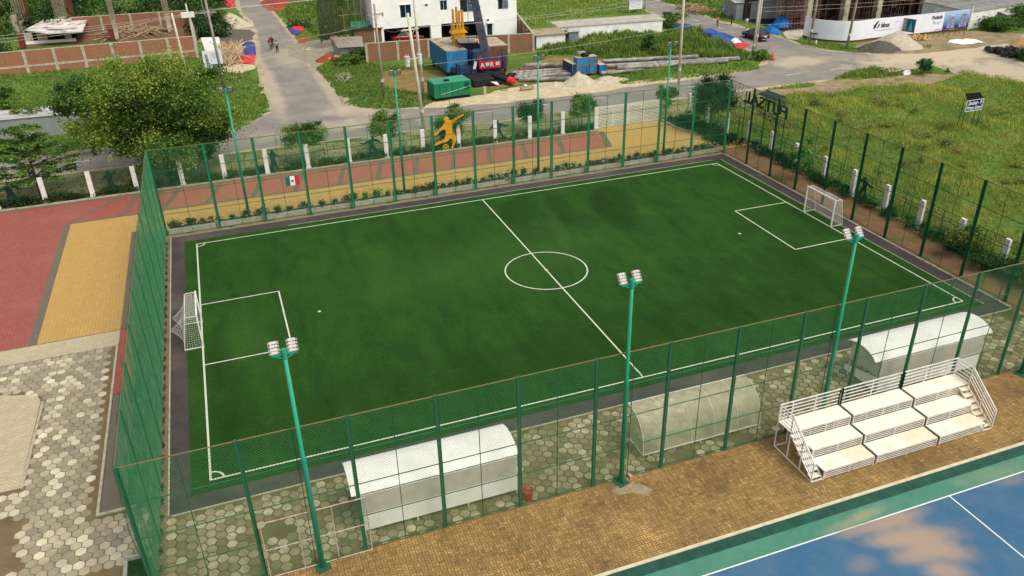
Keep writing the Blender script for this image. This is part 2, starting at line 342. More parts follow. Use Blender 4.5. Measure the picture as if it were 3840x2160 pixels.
# soil beds
M_BED = mat('planted soil', (74,82,42), (96,76,52), scale=1.4, bump=.8, bs=7, c3=(52,74,30), s3=.8, rough=.95, spec=.08, fine=.4)
g = MB(); g.sheet([(-75,26),(16.1,26),(16.1,27.4),(-75,27.4)], Z0); g.sheet([(-24.92,-14),(-23.66,-14),(-23.66,16.6),(-25.2,16.6)], Z0-.004)
g.sheet([(23.45,23.4),(24.2,21.6),(26.7,21.5),(26.7,27),(23.45,27)], Z0); struct('planting_bed', g, M_BED)
M_SVERGE = mat('sandy verge', (150,142,104), (122,122,78), scale=1.6, bump=.5, bs=6, c3=(96,108,56), s3=.5, rough=.95, spec=.1, fine=.3, stretch=(.5,1.5,1))
patch('verge', [(-75,27.4),(28,27.4),(40,28),(40,32.2),(20,32.6),(-75,33.1)], M_SVERGE, -.034)
g = MB(); g.sheet([(23.44,-26),(26.9,-26),(26.9,16.2),(23.44,16.2)], -.012); struct('bare_soil', g, M_SOIL)
M_MOSS = mat('mossy joints', (106,94,62), (122,108,74), scale=1.2, bump=.4, bs=10, c3=(66,84,38), s3=.5, rough=.95, spec=.1, fine=.35)
g = MB(); g.sheet([(-23.6,-19.9),(24,-19.9),(24,-15.08),(-23.1,-15.08),(-23.25,15.2),(-23.6,15.2)], -.020); struct('paver_joints', g, M_MOSS)
M_DUST = mat('dusty ground', (120,104,76), (104,88,62), scale=1.1, bump=.3, bs=12, c3=(118,108,78), s3=.5, rough=.95, spec=.1, fine=.25)
g = MB(); g.sheet([(-60,-45),(-19.9,-45),(-19.9,-19.95),(-23.6,-19.95),(-23.6,-14),(-26,-14),(-26,.55),(-60,.55)], -.020); struct('dusty_joints', g, M_DUST)
g = MB(); g.sheet([(-23.62,-19.7),(-23.25,-19.7),(-23.25,15.2),(-23.62,15.2)], -.010); struct('brick_edging', g, pave('edging', (142,122,90), (116,98,72), (84,74,50), .3, .1, 0, dirt=(96,92,60)))
# hexagonal pavers, each slab its own face group
def hexes(name, inside, bounds, pal, R=.256, gap=.016, z=.0, seed=1, patchy=.3, swap=False, m=None):
    rnd = random.Random(seed); g = MB(); w = 1.5*R; h = math.sqrt(3)*R; x0, x1, y0, y1 = bounds; i = 0; x = x0
    while x < x1:
        y = y0 + (h/2 if i % 2 else 0)
        while y < y1:
            xx, yy = (y, x) if swap else (x, y)
            if inside(xx, yy):
                dz = rnd.uniform(-.006, .006); r = R-gap-rnd.uniform(0, .008); q = noise.noise(Vector((x*.35, y*.35, seed)))*patchy*3
                k = min(len(pal)-1, max(0, int((rnd.random()+q)*len(pal)))); c = pal[k]; f = rnd.uniform(.88, 1.1)
                ring = [(x+math.cos(a*math.pi/3)*r, y+math.sin(a*math.pi/3)*r) for a in range(6)]; o = [(a, b, z-.02) for a, b in ring]; t = [(x+(a-x)*.965, y+(b-y)*.965, z+dz) for a, b in ring]
                if swap: o = [(b, a, q_) for a, b, q_ in o][::-1]; t = [(b, a, q_) for a, b, q_ in t][::-1]
                cc = col(c, f); g.add(o+t, [tuple(range(6, 12))] + [(j, (j+1) % 6, (j+1) % 6+6, j+6) for j in range(6)], cc)
            y += h
        x += w; i += 1
    return struct(name, g, m or matcol('slab stone', .9, 2.2, .3, bump=.2, bs=60))
def pad(x, y):
    return x < -29.2 and -10.9 < y < -2.3-max(0, x+31.5)*.4 and not (x > -29.9 and y > -3.5)
def out_in(x, y):
    if pad(x, y): return False
    if x < -28.9+.5*noise.noise(Vector((x, y, 5.))) and y < -12.9+.6*noise.noise(Vector((x, y, 2.))): return False
    if y < -17.1+.02*(x+26): return False
    return y < .42 and (x < -26.3 or (y < -14.15 and x < -24.0) or (y < -19 and x < -23.95+(-19-y)*.02)) and not (y < -20.3 and x > -24.4)
PAL = [(146,137,116),(152,143,120),(148,138,114),(150,142,116),(162,152,126),(172,162,134),(182,172,146),(196,187,158),(206,197,168)]
hexes('hexagonal_paving', out_in, (-40,.6,-48,-20), PAL, seed=2, patchy=.12, swap=True)
PAL2 = [(124,112,82),(138,126,94),(150,138,104),(164,152,118),(180,168,134),(196,184,152)]
def dirty_slab():
    t = NT('slab under dirt'); r = t.mix(t.rng(t.noise(1.5, 6, .7), .40, .66, .05, .75), t.attr(), col((116,104,72))); r = t.mix(t.math('MULTIPLY', t.rng(t.noise(8, 4, .7), .4, .7), .35), r, col((92,92,58))); t.bump(t.noise(30, 3, .7), .3); return t.done(r, .9, .15)
hexes('hexagonal_paving_by_pitch', lambda x, y: -19.75 < y < -15.25 and -23.2 < x < 23.4 and noise.noise(Vector((x*.6, y*.6, 9.)))+max(0, (-18.6-y)*.2) < .5, (-23.1,23.5,-19.8,-15.2), PAL2, seed=5, gap=.030, patchy=.1, m=dirty_slab())
g = MB(); g.sheet([(-48,-2.1),(-31.5,-2.45),(-30.1,-2.95),(-29.6,-3.3),(-29.42,-3.8),(-29.38,-10.75),(-48,-10.7)], Z0); struct('beige_paving_pad', g, M_WHB)
# basket weave brick apron along the near fence
g = MB(); rnd = random.Random(4); S_ = .232; PB = [(112,84,46),(130,98,50),(146,110,54),(158,120,60),(168,130,66),(182,144,74)]
nx, ny = int(47/S_), int(4.5/S_)
for i in range(nx):
    for j in range(ny):
        x = -25.4+i*S_; y = -24.28+j*S_
        if y > -19.93+.10*math.sin(x*.9)+.05*math.sin(x*3.1) or (x < -19.9 and y < -21): continue
        q = noise.noise(Vector((x*.45, y*.45, 2.)))*1.1 + noise.noise(Vector((x*1.6, y*1.6, 7.)))*.5
        for k in range(2):
            u_ = min(.999, max(0, .42+q*.34+rnd.gauss(0,.13))); c0_, c1_ = (130,104,64), (196,158,94); c = tuple(c0_[i_]+(c1_[i_]-c0_[i_])*u_ for i_ in range(3)); gp = .012; z = rnd.uniform(-.003, .004)
            if (i+j) % 2: a0, a1, b0, b1 = x+gp, x+S_-gp, y+k*S_/2+gp, y+(k+1)*S_/2-gp
            else: a0, a1, b0, b1 = x+k*S_/2+gp, x+(k+1)*S_/2-gp, y+gp, y+S_-gp
            g.add([(a0,b0,z),(a1,b0,z),(a1,b1,z),(a0,b1,z)], [(0,1,2,3)], col(c, rnd.uniform(.85, 1.12)))
struct('brick_paving', g, matcol('block paver', .85, 1.3, .3, bump=.5, bs=26))
g = MB(); g.sheet([(-25.4,-24.3),(24,-24.3),(24,-19.9),(-25.4,-19.9)], -.014); struct('brick_joints', g, mat('joint sand', (92,72,42), (104,84,52), scale=3))
patch('cement_spill', [(-5.3,-20.3),(-4.7,-20.0),(-4.0,-20.4),(-3.6,-20.9),(-4.0,-21.2),(-4.5,-20.8),(-5.2,-20.7)], mat('cement', (150,138,110), (128,112,82), scale=4), .008, amp=.07, step=.3)
# ------------------------------------------------ sports court
g = MB(); g.box(-35,45,-24.46,-24.31,-.04,.02); struct('court_kerb', g, mat('pale kerb', (206,194,160), (186,172,138), scale=3))
g = MB(); g.sheet([(-35,-24.98),(45,-24.98),(45,-24.47),(-35,-24.47)], -.004); struct('drain_channel', g, mat('drain green', (22,78,60), (16,60,48), scale=2, rough=.5, spec=.4, bump=.4, bs=40))
g = MB()
for i in range(60): g.box(-20+i*1.02,-19.985+i*1.02,-24.98,-24.47,-.002,.004)
g.box(-35,45,-24.995,-24.98,-.004,.004); struct('drain_joints', g, mat('drain seam', (66,120,98)))
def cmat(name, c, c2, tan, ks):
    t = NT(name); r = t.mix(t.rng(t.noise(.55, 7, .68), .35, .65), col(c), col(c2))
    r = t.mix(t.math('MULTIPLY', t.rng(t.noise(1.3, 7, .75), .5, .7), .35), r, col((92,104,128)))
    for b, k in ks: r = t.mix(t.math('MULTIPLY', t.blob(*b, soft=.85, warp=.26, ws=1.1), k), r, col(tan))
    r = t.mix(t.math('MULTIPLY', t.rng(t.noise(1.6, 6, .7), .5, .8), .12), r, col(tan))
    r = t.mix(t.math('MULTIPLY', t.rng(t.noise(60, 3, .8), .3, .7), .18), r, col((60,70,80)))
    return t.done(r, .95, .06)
g = MB(); g.sheet([(-35,-25.78),(45,-25.78),(45,-24.99),(-35,-24.99)], -.008)
struct('court_surround', g, cmat('court green', (82,136,110), (68,122,100), (150,148,118), [((3.6,-25.45,1.3,.35,.1),.8),((2.2,-25.6,.9,.3,0),.4),((10.5,-25.4,2.2,.5,0),.35)]))
BL = []
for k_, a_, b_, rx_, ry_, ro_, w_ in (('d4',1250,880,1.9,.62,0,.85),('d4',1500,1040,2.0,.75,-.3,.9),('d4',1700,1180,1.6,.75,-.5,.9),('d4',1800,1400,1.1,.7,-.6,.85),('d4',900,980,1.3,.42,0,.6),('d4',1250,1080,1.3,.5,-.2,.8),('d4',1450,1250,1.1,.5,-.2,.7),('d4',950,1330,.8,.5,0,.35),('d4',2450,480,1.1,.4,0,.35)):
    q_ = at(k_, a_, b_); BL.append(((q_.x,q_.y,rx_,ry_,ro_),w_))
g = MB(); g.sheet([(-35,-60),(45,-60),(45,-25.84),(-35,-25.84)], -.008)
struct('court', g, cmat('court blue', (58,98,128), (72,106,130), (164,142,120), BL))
M_CL = mat('court line', (214,216,200), (190,186,168), scale=2)
def clmat():
    t = NT('dusty court line'); r = t.mix(t.math('MULTIPLY', t.blob(2.9,-25.8,1.1,.6,0,soft=.5,warp=.3), .75), col((216,218,204)), col((186,160,128))); return t.done(r, .7, .2)
g = MB(); g.sheet([(-35,-25.84),(45,-25.84),(45,-25.78),(-35,-25.78)], -.002); g.sheet([(7.67,-60),(7.73,-60),(7.73,-25.84),(7.67,-25.84)], -.002); struct('court_lines', g, clmat())
# ------------------------------------------------ pitch
g = MB(); g.sheet([(-23.17,-15.0),(23.28,-15.0),(23.28,15.2),(-23.17,15.2)], -.010)
M_RUB = mat('rubber mat', (74,67,63), (62,56,54), scale=1.2, bump=.3, bs=50, rough=.9, fine=.3, c3=(96,86,76), s3=.3); struct('rubber_surround', g, M_RUB)
def tmat():
    t = NT('artificial turf'); r = t.mix(t.rng(t.noise(.22, 5, .6), .34, .70), col((34,70,20)), col((50,90,28)))
    r = t.mix(t.rng(t.noise(1.1, 5, .65, stretch=(1,.35,1)), .40, .72), r, col((30,60,23)))
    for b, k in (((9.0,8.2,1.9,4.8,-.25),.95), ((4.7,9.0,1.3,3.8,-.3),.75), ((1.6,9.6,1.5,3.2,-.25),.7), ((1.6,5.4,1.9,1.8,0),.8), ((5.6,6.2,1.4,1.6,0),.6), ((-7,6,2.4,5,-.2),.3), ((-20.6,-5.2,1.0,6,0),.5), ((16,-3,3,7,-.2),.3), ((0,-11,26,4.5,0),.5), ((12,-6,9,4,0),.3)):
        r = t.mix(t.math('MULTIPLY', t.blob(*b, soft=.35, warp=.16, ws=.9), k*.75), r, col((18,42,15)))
    for b, k in (((-19.2,-1.5,1.6,4.2,0),.5), ((3.5,6.9,.7,6,-.2),.4), ((0,3,9,5,.2),.35), ((-9,3,6,5,0),.3)):
        r = t.mix(t.math('MULTIPLY', t.blob(*b, soft=.8, warp=.3, ws=.4), k), r, col((64,100,42)))
    r = t.mix(t.math('MULTIPLY', t.rng(t.noise(5, 6, .8), .4, .7), .5), r, col((20,42,16)))
    r = t.mix(t.math('MULTIPLY', t.rng(t.noise(2.2, 6, .75, stretch=(.6,1.6,1)), .52, .75), .4), r, col((58,94,38)))
    w = t.n.new('ShaderNodeTexWave'); w.bands_direction = 'X'; w.inputs['Scale'].default_value = .078; w.inputs['Distortion'].default_value = .6; w.inputs['Detail'].default_value = 1; t.L(t.tc.outputs['Object'], w.inputs[0])
    r = t.mix(t.math('MULTIPLY', t.rng(w.outputs['Fac'], .35, .65, 0, 1, True), .08), r, col((62,98,40)))
    r = t.mix(t.math('MULTIPLY', t.rng(t.noise(11, 3, .85), .35, .7), .42), r, col((18,40,14)))
    r = t.mix(t.math('MULTIPLY', t.rng(t.noise(17, 2, .85), .5, .75), .3), r, col((72,112,40)))
    t.bump(t.noise(45, 3, .8), .7, .03)
    m = t.done(r, .95, .06); t.b.inputs['Sheen Weight'].default_value = .03; t.b.inputs['Sheen Roughness'].default_value = .6; t.b.inputs['Sheen Tint'].default_value = col((120,170,90)); return m
g = MB(); g.sheet([(-23.6,15.2),(23.6,15.2),(23.6,16.7),(-23.6,16.7)], -.012); struct('planter_edging', g, mat('edging dust', (132,122,92), (112,106,74), scale=2, bump=.3, bs=15))
g = MB(); g.sheet([(-22.3,-14.05),(22.25,-14.05),(22.25,14.05),(-22.3,14.05)], -.002); struct('turf_pitch', g, tmat())
M_PL = mat('pitch line', (196,200,176), (150,166,130), scale=9, lo=.45, hi=.75)
HL, HW = 21.42, 13.29; lw = .045; g = MB(); z = .004
def ln(x0, y0, x1, y1, w=lw):
    d = Vector((x1-x0, y1-y0)).normalized(); n = Vector((-d.y, d.x))*w
    g.sheet([(x0+n.x, y0+n.y),(x0-n.x, y0-n.y),(x1-n.x, y1-n.y),(x1+n.x, y1+n.y)], z)
ln(-HL,-HW,HL,-HW); ln(-HL,HW,HL,HW); z = .008; ln(-HL-lw,-HW-lw,-HL-lw,HW+lw,.05); ln(HL,-HW,HL,HW); ln(0,-HW,0,HW); z = .012
ln(-HL,3.72,-16.75,3.72); ln(-HL,-3.45,-16.75,-3.45); ln(-16.75,3.76,-16.75,-3.49)
a, b, c, d = at('c2',2245,675), at('d2',180,588), at('d2',275,1062), at('d2',845,960)
ln(a.x,a.y,b.x,b.y); ln(c.x,c.y,HL,c.y+.05); ln(a.x,a.y,c.x,c.y)
def arc(cx, cy, r, a0, a1, n=64):
    p = []
    for i in range(n+1):
        t = a0+(a1-a0)*i/n; p += [(cx+math.cos(t)*(r-lw), cy+math.sin(t)*(r-lw), .014), (cx+math.cos(t)*(r+lw), cy+math.sin(t)*(r+lw), .014)]
    g.add(p, [(2*i, 2*i+1, 2*i+3, 2*i+2) for i in range(n)])
arc(0,0,2.69,0,2*math.pi); H = math.pi/2
arc(-HL,-HW,.52,0,H,12); arc(-HL,HW,.52,-H,0,12); arc(HL,HW,.52,-2*H,-H,12); arc(HL,-HW,.52,H,2*H,12)
for p in ((0,0),at('b3',638,237).xy,at('c2',2290,903).xy): arc(p[0],p[1],.06,0,2*math.pi,12)
z = .003; ln(-15,14.12,21.5,14.12,.02); ln(22.3,14.0,22.3,-14,.02)
struct('pitch_lines', g, M_PL)
# ================================================================ FENCES, LIGHTS, SPORT FURNITURE
M_FP = mat('green fence paint', (38,96,62), (46,84,58), scale=1.2, rough=.55, spec=.3); M_FPF = mat('lit fence paint', (24,124,78), (34,106,70), scale=1.2, rough=.5, spec=.4)  # far posts get a brighter green that paints in the light on them
M_FPD = mat('dark green steel', (18,80,50), (24,66,42), scale=1.2, rough=.55, spec=.3)
M_FR = mat('weathered rail', (72,104,66), (120,94,66), scale=.55, rough=.7)
M_WIRE = mat('coated wire', (74,142,92), (58,122,78), scale=2, rough=.6)
M_WIRE2 = mat('dark coated wire', (34,94,58), (28,80,50), scale=2, rough=.6)
FH = 6.5
def mesh_wires(g, A, B, z0, z1, pitch=.085, w=.0030, seg=1.1):
    "diagonal chain link between A and B: both sets of wires cut to the panel, in short pieces"
    A, B = Vector(A), Vector(B); Ln = (B-A).length; d = (B-A)/Ln; H = z1-z0; n = Vector((-d.y, d.x, 0))*w; st = pitch*math.sqrt(2)
    for sgn in (1, -1):
        k = -H if sgn > 0 else 0.; end = Ln if sgn > 0 else Ln+H
        s = k
        while s < end:
            # u = s + sgn*v
            v0, v1 = (max(0, -s), min(H, Ln-s)) if sgn > 0 else (max(0, s-Ln), min(H, s))
            if v1-v0 > .02:
                m = max(1, int((v1-v0)/seg))
                for i in range(m):
                    va, vb = v0+(v1-v0)*i/m, v0+(v1-v0)*(i+1)/m
                    p = A + d*(s+sgn*va) + Vector((0,0,z0+va)); q = A + d*(s+sgn*vb) + Vector((0,0,z0+vb)); up = Vector((0,0,w)); o = n*sgn
                    g.add([p-up+d*w*sgn, p+up-d*w*sgn, q+up-d*w*sgn, q-up+d*w*sgn], [(0,1,2,3)])
                    g.add([p-o, p+o, q+o, q-o], [(0,1,2,3)])
            s += st
def chain_fence(label, A, B, posts, mids, dark=False, pitch=.085, rail_m=None, skip=(), w=.0030, bright=None):
    A, B = Vector(A), Vector(B); L = (B-A).length; d = (B-A)/L; n = Vector((-d.y, d.x, 0)); rz = math.atan2(d.y, d.x)
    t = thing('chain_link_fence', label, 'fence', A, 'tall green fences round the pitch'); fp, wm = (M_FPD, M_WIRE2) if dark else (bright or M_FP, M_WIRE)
    for s in posts:
        p = A+d*s; g = MB(); g.obox(p.x, p.y, 0, FH+.02, .115 if (bright or dark) else .085, .13, rz)
        g.obox(p.x, p.y, 0, .02, .2, .2, rz); po = g.build('post', fp, t)
        q = p+d*(.10 if (bright or dark) else .075); g = MB(); g.obox(q.x, q.y, .02, FH, .08 if (bright or dark) else .06, .05, rz); g.build('post_flange', M_FPD, po)
    for s in mids:
        p = A+d*s-n*.02; g = MB(); g.bar((p.x,p.y,0),(p.x,p.y,FH-.03),.034,n=6); g.build('mid_post', M_FPD, t)
    for z in (.06,1.66,3.27,4.88,FH-.02):
        g = MB(); top = z > 6
        for a, b in ([(0, L)] if not skip or z > 3 else [(0, skip[0]), (skip[1], L)]):
            g.bar(A+d*a+Vector((0,0,z)), A+d*b+Vector((0,0,z)), .056 if top else .044, n=6)
        g.build('top_rail' if top else 'rail', (rail_m or M_FR) if top else (M_FPD if dark else M_FP), t)
    g = MB(); ps = sorted(set([0.]+list(posts)+[L]))
    for a, b in zip(ps[:-1], ps[1:]):
        if b-a < .3: continue
        z0 = 2.8 if skip and a >= skip[0]-.1 and b <= skip[1]+.1 else .08
        mesh_wires(g, A+d*a-n*.035, A+d*b-n*.035, z0, FH-.03, pitch, w)
    g.build('chain_mesh', wm, t); return t
X0, X1, Y0, Y1 = -23.56, 23.68, -19.76, 15.62
near = [.03,3.86,7.7,11.0,14.28,17.62,20.94,24.24,27.56,30.86,34.12,37.32,40.6,43.9,47.2]
chain_fence('near side fence with rusty top rail, in front of the dugouts along the brick apron', (X0,Y0,0), (X1,Y0,0), near, [(a+b)/2 for a, b in zip(near[:-1], near[1:])], rail_m=mat('rusty rail', (122,92,62), (86,104,66), scale=.5, rough=.8), skip=(3.86,7.7))
far = [.04]+[3.76+3.33*i for i in range(13)]+[47.2]
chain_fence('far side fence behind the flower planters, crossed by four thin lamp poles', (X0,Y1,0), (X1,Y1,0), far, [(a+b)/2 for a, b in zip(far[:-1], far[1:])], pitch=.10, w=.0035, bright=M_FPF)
rt = [3.3*i for i in range(1, 11)]+[35.3]
chain_fence('right side fence behind the far goal, beside the overgrown field', (X1,Y1-.1,0), (X1,Y0+.1,0), rt, [(a+b)/2 for a, b in zip([0]+rt[:-1], rt)], dark=True, pitch=.10, w=.0035)
lf = [3.3*i for i in range(1, 11)]
LF = chain_fence('left side fence behind the near goal, draped with loose green netting', (X0,Y0+.1,0), (X0,Y1-.1,0), lf, [(a+b)/2 for a, b in zip([0]+lf[:-1], lf)], pitch=.085)
# loose debris netting on the left fence
def netmat():
    t = NT('loose green net'); r = t.mix(t.rng(t.noise(1.3, 5, .6, stretch=(1,1,.3)), .35, .68), col((14,120,72)), col((8,72,46)))
    t.done(r, .7, .2); tr = t.n.new('ShaderNodeBsdfTranslucent'); t.L(r, tr.inputs[0]); m1 = t.n.new('ShaderNodeMixShader'); m1.inputs[0].default_value = .4
    t.L(t.b.outputs[0], m1.inputs[1]); t.L(tr.outputs[0], m1.inputs[2]); tp = t.n.new('ShaderNodeBsdfTransparent'); m2 = t.n.new('ShaderNodeMixShader')
    w = t.n.new('ShaderNodeTexWave'); w.bands_direction = 'Z'; w.inputs['Scale'].default_value = 4; w.inputs['Distortion'].default_value = 3
    t.L(t.tc.outputs['Object'], w.inputs[0])
    f = t.math('ADD', t.rng(t.noise(.9, 4, .6, stretch=(1,1.6,.3)), .36, .64, .22, .92), t.math('MULTIPLY', w.outputs['Fac'], .08))
    t.L(f, m2.inputs[0]); t.L(m1.outputs[0], m2.inputs[1]); t.L(tp.outputs[0], m2.inputs[2]); t.L(m2.outputs[0], t.n['Material Output'].inputs[0]); return t.m
def drape(y0, y1, z0, z1, x, amp, ny=90, nz=14, seed=0):
    g = MB(); vs = []
    for i in range(ny+1):
        for j in range(nz+1):
            y = y0+(y1-y0)*i/ny; z = z0+(z1-z0)*j/nz; k = math.sin(math.pi*min(1, j/nz*1.05))
            w = noise.noise(Vector((y*.9+z*.25, z*.35, seed)))*amp*k*2 + noise.noise(Vector((y*3+z*.8, z*.6, seed+4)))*amp*.5*k
            vs.append((x-abs(w)-.02, y+.3*noise.noise(Vector((z*.5, y*.4, seed+8)))*k, z))
    g.add(vs, [(i*(nz+1)+j, (i+1)*(nz+1)+j, (i+1)*(nz+1)+j+1, i*(nz+1)+j+1) for i in range(ny) for j in range(nz)]); return g
M_NET = netmat()
t = thing('debris_net', 'loose folded green netting hung on the outside of the left fence', 'net', (X0-.1,-2,0))
drape(-19.5,15.4,.15,6.35,X0-.08,.16,ny=150).build('net_sheet', M_NET, t, smooth=True)
g = MB()
for y in (-16.2,-12.4,-9,-5.6,-2.1,1.4,5,8.6,12): g.bar((X0-.16,y,6.3),(X0-.16,y-2.3,.1),.018,n=5)
g.build('net_seam', M_FPD, t)
# pipe gate in the near fence
M_GP = mat('rusty white pipe', (172,160,142), (140,104,80), scale=2.6, lo=.5, hi=.7, rough=.7)
t = thing('pipe_gate', 'rusty pale pipe gate with eight wire mesh bays, leaning at the near fence', 'gate', (-17.55,-19.98,0))
g = MB()
for z in (.05,1.42,2.75): g.bar((-19.52,-19.98,z),(-15.58,-19.98,z),.05,n=8)
g.build('rail', M_GP, t)
for x in (-19.5,-18.2,-16.9,-15.6):
    g = MB(); g.bar((x,-19.98,.03),(x,-19.98,2.77),.045,n=8); g.build('upright', M_GP, t)
g = MB(); mesh_wires(g, (-19.5,-19.96,0), (-15.6,-19.96,0), .08, 2.7, .085); g.build('chain_mesh', M_WIRE, t)
# ---------------------------------------------------- floodlights
M_LP = mat('lamp pole green', (30,140,106), (44,152,118), scale=1.2, rough=.5, spec=.4)
M_LH = mat('lamp housing white', (196,190,182), (172,164,154), scale=6, rough=.5)
M_LK = mat('lamp fins', (92,84,78), (72,66,62), scale=6, rough=.6)
def floodlight(x, y, face, label, tint=None):
    t = thing('floodlight_pole', label, 'floodlight', (x,y,0), 'green floodlight poles round the pitch')
    g = MB(); g.tube([(x,y,.02),(x,y,5.25),(x,y,5.32),(x,y,5.4),(x,y,9.75)], [.105,.098,.11,.078,.07], 12); g.build('pole', tint or M_LP, t, smooth=True)
    g = MB(); g.obox(x,y,0,.045,.55,.55,.25)
    for a in range(4): g.obox(x+.2*math.cos(a*1.57+1),y+.2*math.sin(a*1.57+1),.04,.09,.04,.04)
    for a in range(4): g.bar((x,y,.3),(x+.2*math.cos(a*1.57+.25),y+.2*math.sin(a*1.57+.25),.05),.015,.05)
    g.build('base_plate', M_FP, t)
    g = MB(); g.tube([(x,y,9.6),(x,y,9.95)], [.085,.085], 10); g.bar((x-.42,y+face*.06,9.72),(x+.42,y+face*.06,9.72),.05)
    for s in (-1, 1): g.bar((x,y,9.55),(x+s*.36,y+face*.06,9.72),.03)
    g.path([(x-.2,y,9.78),(x-.08,y-.02,9.98),(x+.06,y,9.98),(x+.18,y,9.8)], .014); g.build('bracket', M_LP, t)
    for s in (-1, 1):
        O = Vector((x+s*.30-.19, y+face*.10, 9.72)); U = Vector((1,0,0)); V = Vector((0, face*.62, .78)).normalized(); N = U.cross(V); N = N if N.z > 0 else -N
        f = MB(); 
        for a in (.02,.36): f.bar(O+U*a, O+U*a+V*.46, .02)
        f.bar(O, O+U*.38, .03); f.bar(O+V*.46, O+V*.46+U*.38, .02)
        fl = f.build('floodlight_head', M_LK, t)
        for k in range(4):
            c = O+V*(.02+k*.115)+U*.0; h = MB()
            for (u0, u1, th, mm) in ((.07,.31,.06,0),):
                P = [c+U*u0, c+U*u1, c+U*u1+V*.09, c+U*u0+V*.09]; h.add([p+N*.0 for p in P]+[p+N*th for p in P], [(0,3,2,1),(4,5,6,7),(0,1,5,4),(1,2,6,5),(2,3,7,6),(3,0,4,7)])
            h.build('lamp_module', M_LH, fl)
            for u0 in (.01,.32):
                h = MB(); P = [c+U*u0, c+U*(u0+.05), c+U*(u0+.05)+V*.07, c+U*u0+V*.07]; h.add(P+[p+N*.04 for p in P], [(0,3,2,1),(4,5,6,7),(0,1,5,4),(1,2,6,5),(2,3,7,6),(3,0,4,7)])
                h.build('cooling_fin', mat('fin grey', (170,158,150), (120,110,104), scale=20), fl)
    return t
M_LPR = mat('bright pole green', (20,142,96), (26,128,88), scale=1.2, rough=.45, spec=.4)
floodlight(-17.57,-20.12, 1, 'nearest floodlight pole, pale green, standing in front of the rusty pipe gate')
floodlight(-4.71,-20.05, 1, 'floodlight pole on the brick apron beside the cement spill and pink brick', M_LPR)
floodlight(5.72,-20.0, 1, 'floodlight pole rising behind the middle of the white bleachers', M_LPR)
floodlight(18.1,-20.2, 1, 'floodlight pole at the right frame edge beyond the bleachers, head out of view', M_LPR)
floodlight(-17.57,16.5, -1, 'far floodlight pole nearest the big yellow green tree')
floodlight(-5.5,16.48, -1, 'far floodlight pole between the flag and the yellow footballer cutout')
floodlight(6.05,16.5, -1, 'far floodlight pole right of the yellow footballer cutout')
floodlight(17.89,16.4, -1, 'far floodlight pole beside the white slatted entrance gate')
# ---------------------------------------------------- goals
M_WH = mat('white paint', (226,222,212), (206,200,188), scale=2.5, rough=.5, spec=.35)
M_GN = mat('goal net cord', (214,210,200), (190,186,176), scale=4)
def goal(x, s, label, messy):
    "s=+1: net side towards +x"
    t = thing('futsal_goal', label, 'goal', (x,0,0), 'white futsal goals'); r = .085; D1, D0 = .62, 1.0
    for y in (-1.5, 1.5): g = MB(); g.bar((x,y,0),(x,y,2.04),r); g.build('post', M_WH, t)
    g = MB(); g.bar((x,-1.54,2.04),(x,1.54,2.04),r); g.build('crossbar', M_WH, t)
    g = MB(); rr = .045
    for y in (-1.5, 1.5):
        g.path([(x,y,2.02),(x+s*(D1-.1),y,2.02),(x+s*D1,y,1.94),(x+s*D0,y,.04),(x,y,.04)], rr, 8)
    g.bar((x+s*D1,-1.5,1.97),(x+s*D1,1.5,1.97),rr,n=8); g.bar((x+s*D0,-1.5,.04),(x+s*D0,1.5,.04),rr,n=8)
    if not messy: pass
    g.build('support_frame', M_WH, t)
    g = MB(); cw = .011; st = .12; rnd = random.Random(3)
    def wob(p, k=.03): return p + Vector(noise.noise_vector(p*1.7))*k
    # roof, back and sides as cord grids
    def grid(f, nu, nv):
        for i in range(nu+1):
            pts = [f(i/nu, j/nv) for j in range(nv+1)]
            for a, b in zip(pts[:-1], pts[1:]): g.bar(a, b, cw, n=3, cap=False)
        for j in range(nv+1):
            pts = [f(i/nu, j/nv) for i in range(nu+1)]
            for a, b in zip(pts[:-1], pts[1:]): g.bar(a, b, cw, n=3, cap=False)
    grid(lambda u, v: wob(Vector((x+s*D1*v, -1.5+3*u, 2.0-.06*math.sin(v*3.14))), .02), 25, 5)
    pull = [(.30,.55),(.72,.5)] if messy else []
    def back(u, v):
        bx = x+s*(D1+(D0-D1)*v + .10*math.sin(v*3.14)*math.sin(u*3.14)); p = Vector((bx, -1.5+3*u, 1.96*(1-v)+.03))
        for (a, b), L in zip(pull, (.75,.6)):
            d = math.hypot((u-a)*2.6, (v-b)*1.6); p.x += s*L*max(0, 1-d*1.7)**1.3
        return wob(p, .07)
    grid(back, 26, 15)
    for y in (-1.5, 1.5): grid(lambda u, v: wob(Vector((x+s*(u*(D1+(D0-D1)*v)), y, 1.98*(1-v)+.02)), .04), 7, 15)
    g.build('net', M_GN, t)
    if messy:
        g = MB()
        for yy, z in ((.75-.0,.95),(-.62,.9)): g.bar((x+s*1.55,yy,z),(X0+.05,yy+.2,1.3),.008,n=3)
        g.build('tie_cord', mat('red cord', (150,80,66), (130,60,50)), t)
    return t
goal(-HL, -1, 'near left goal with its net pulled out to the fence by cords', True)
goal(HL, 1, 'far right goal with a tidy hanging net, by the bare soil strip', False)
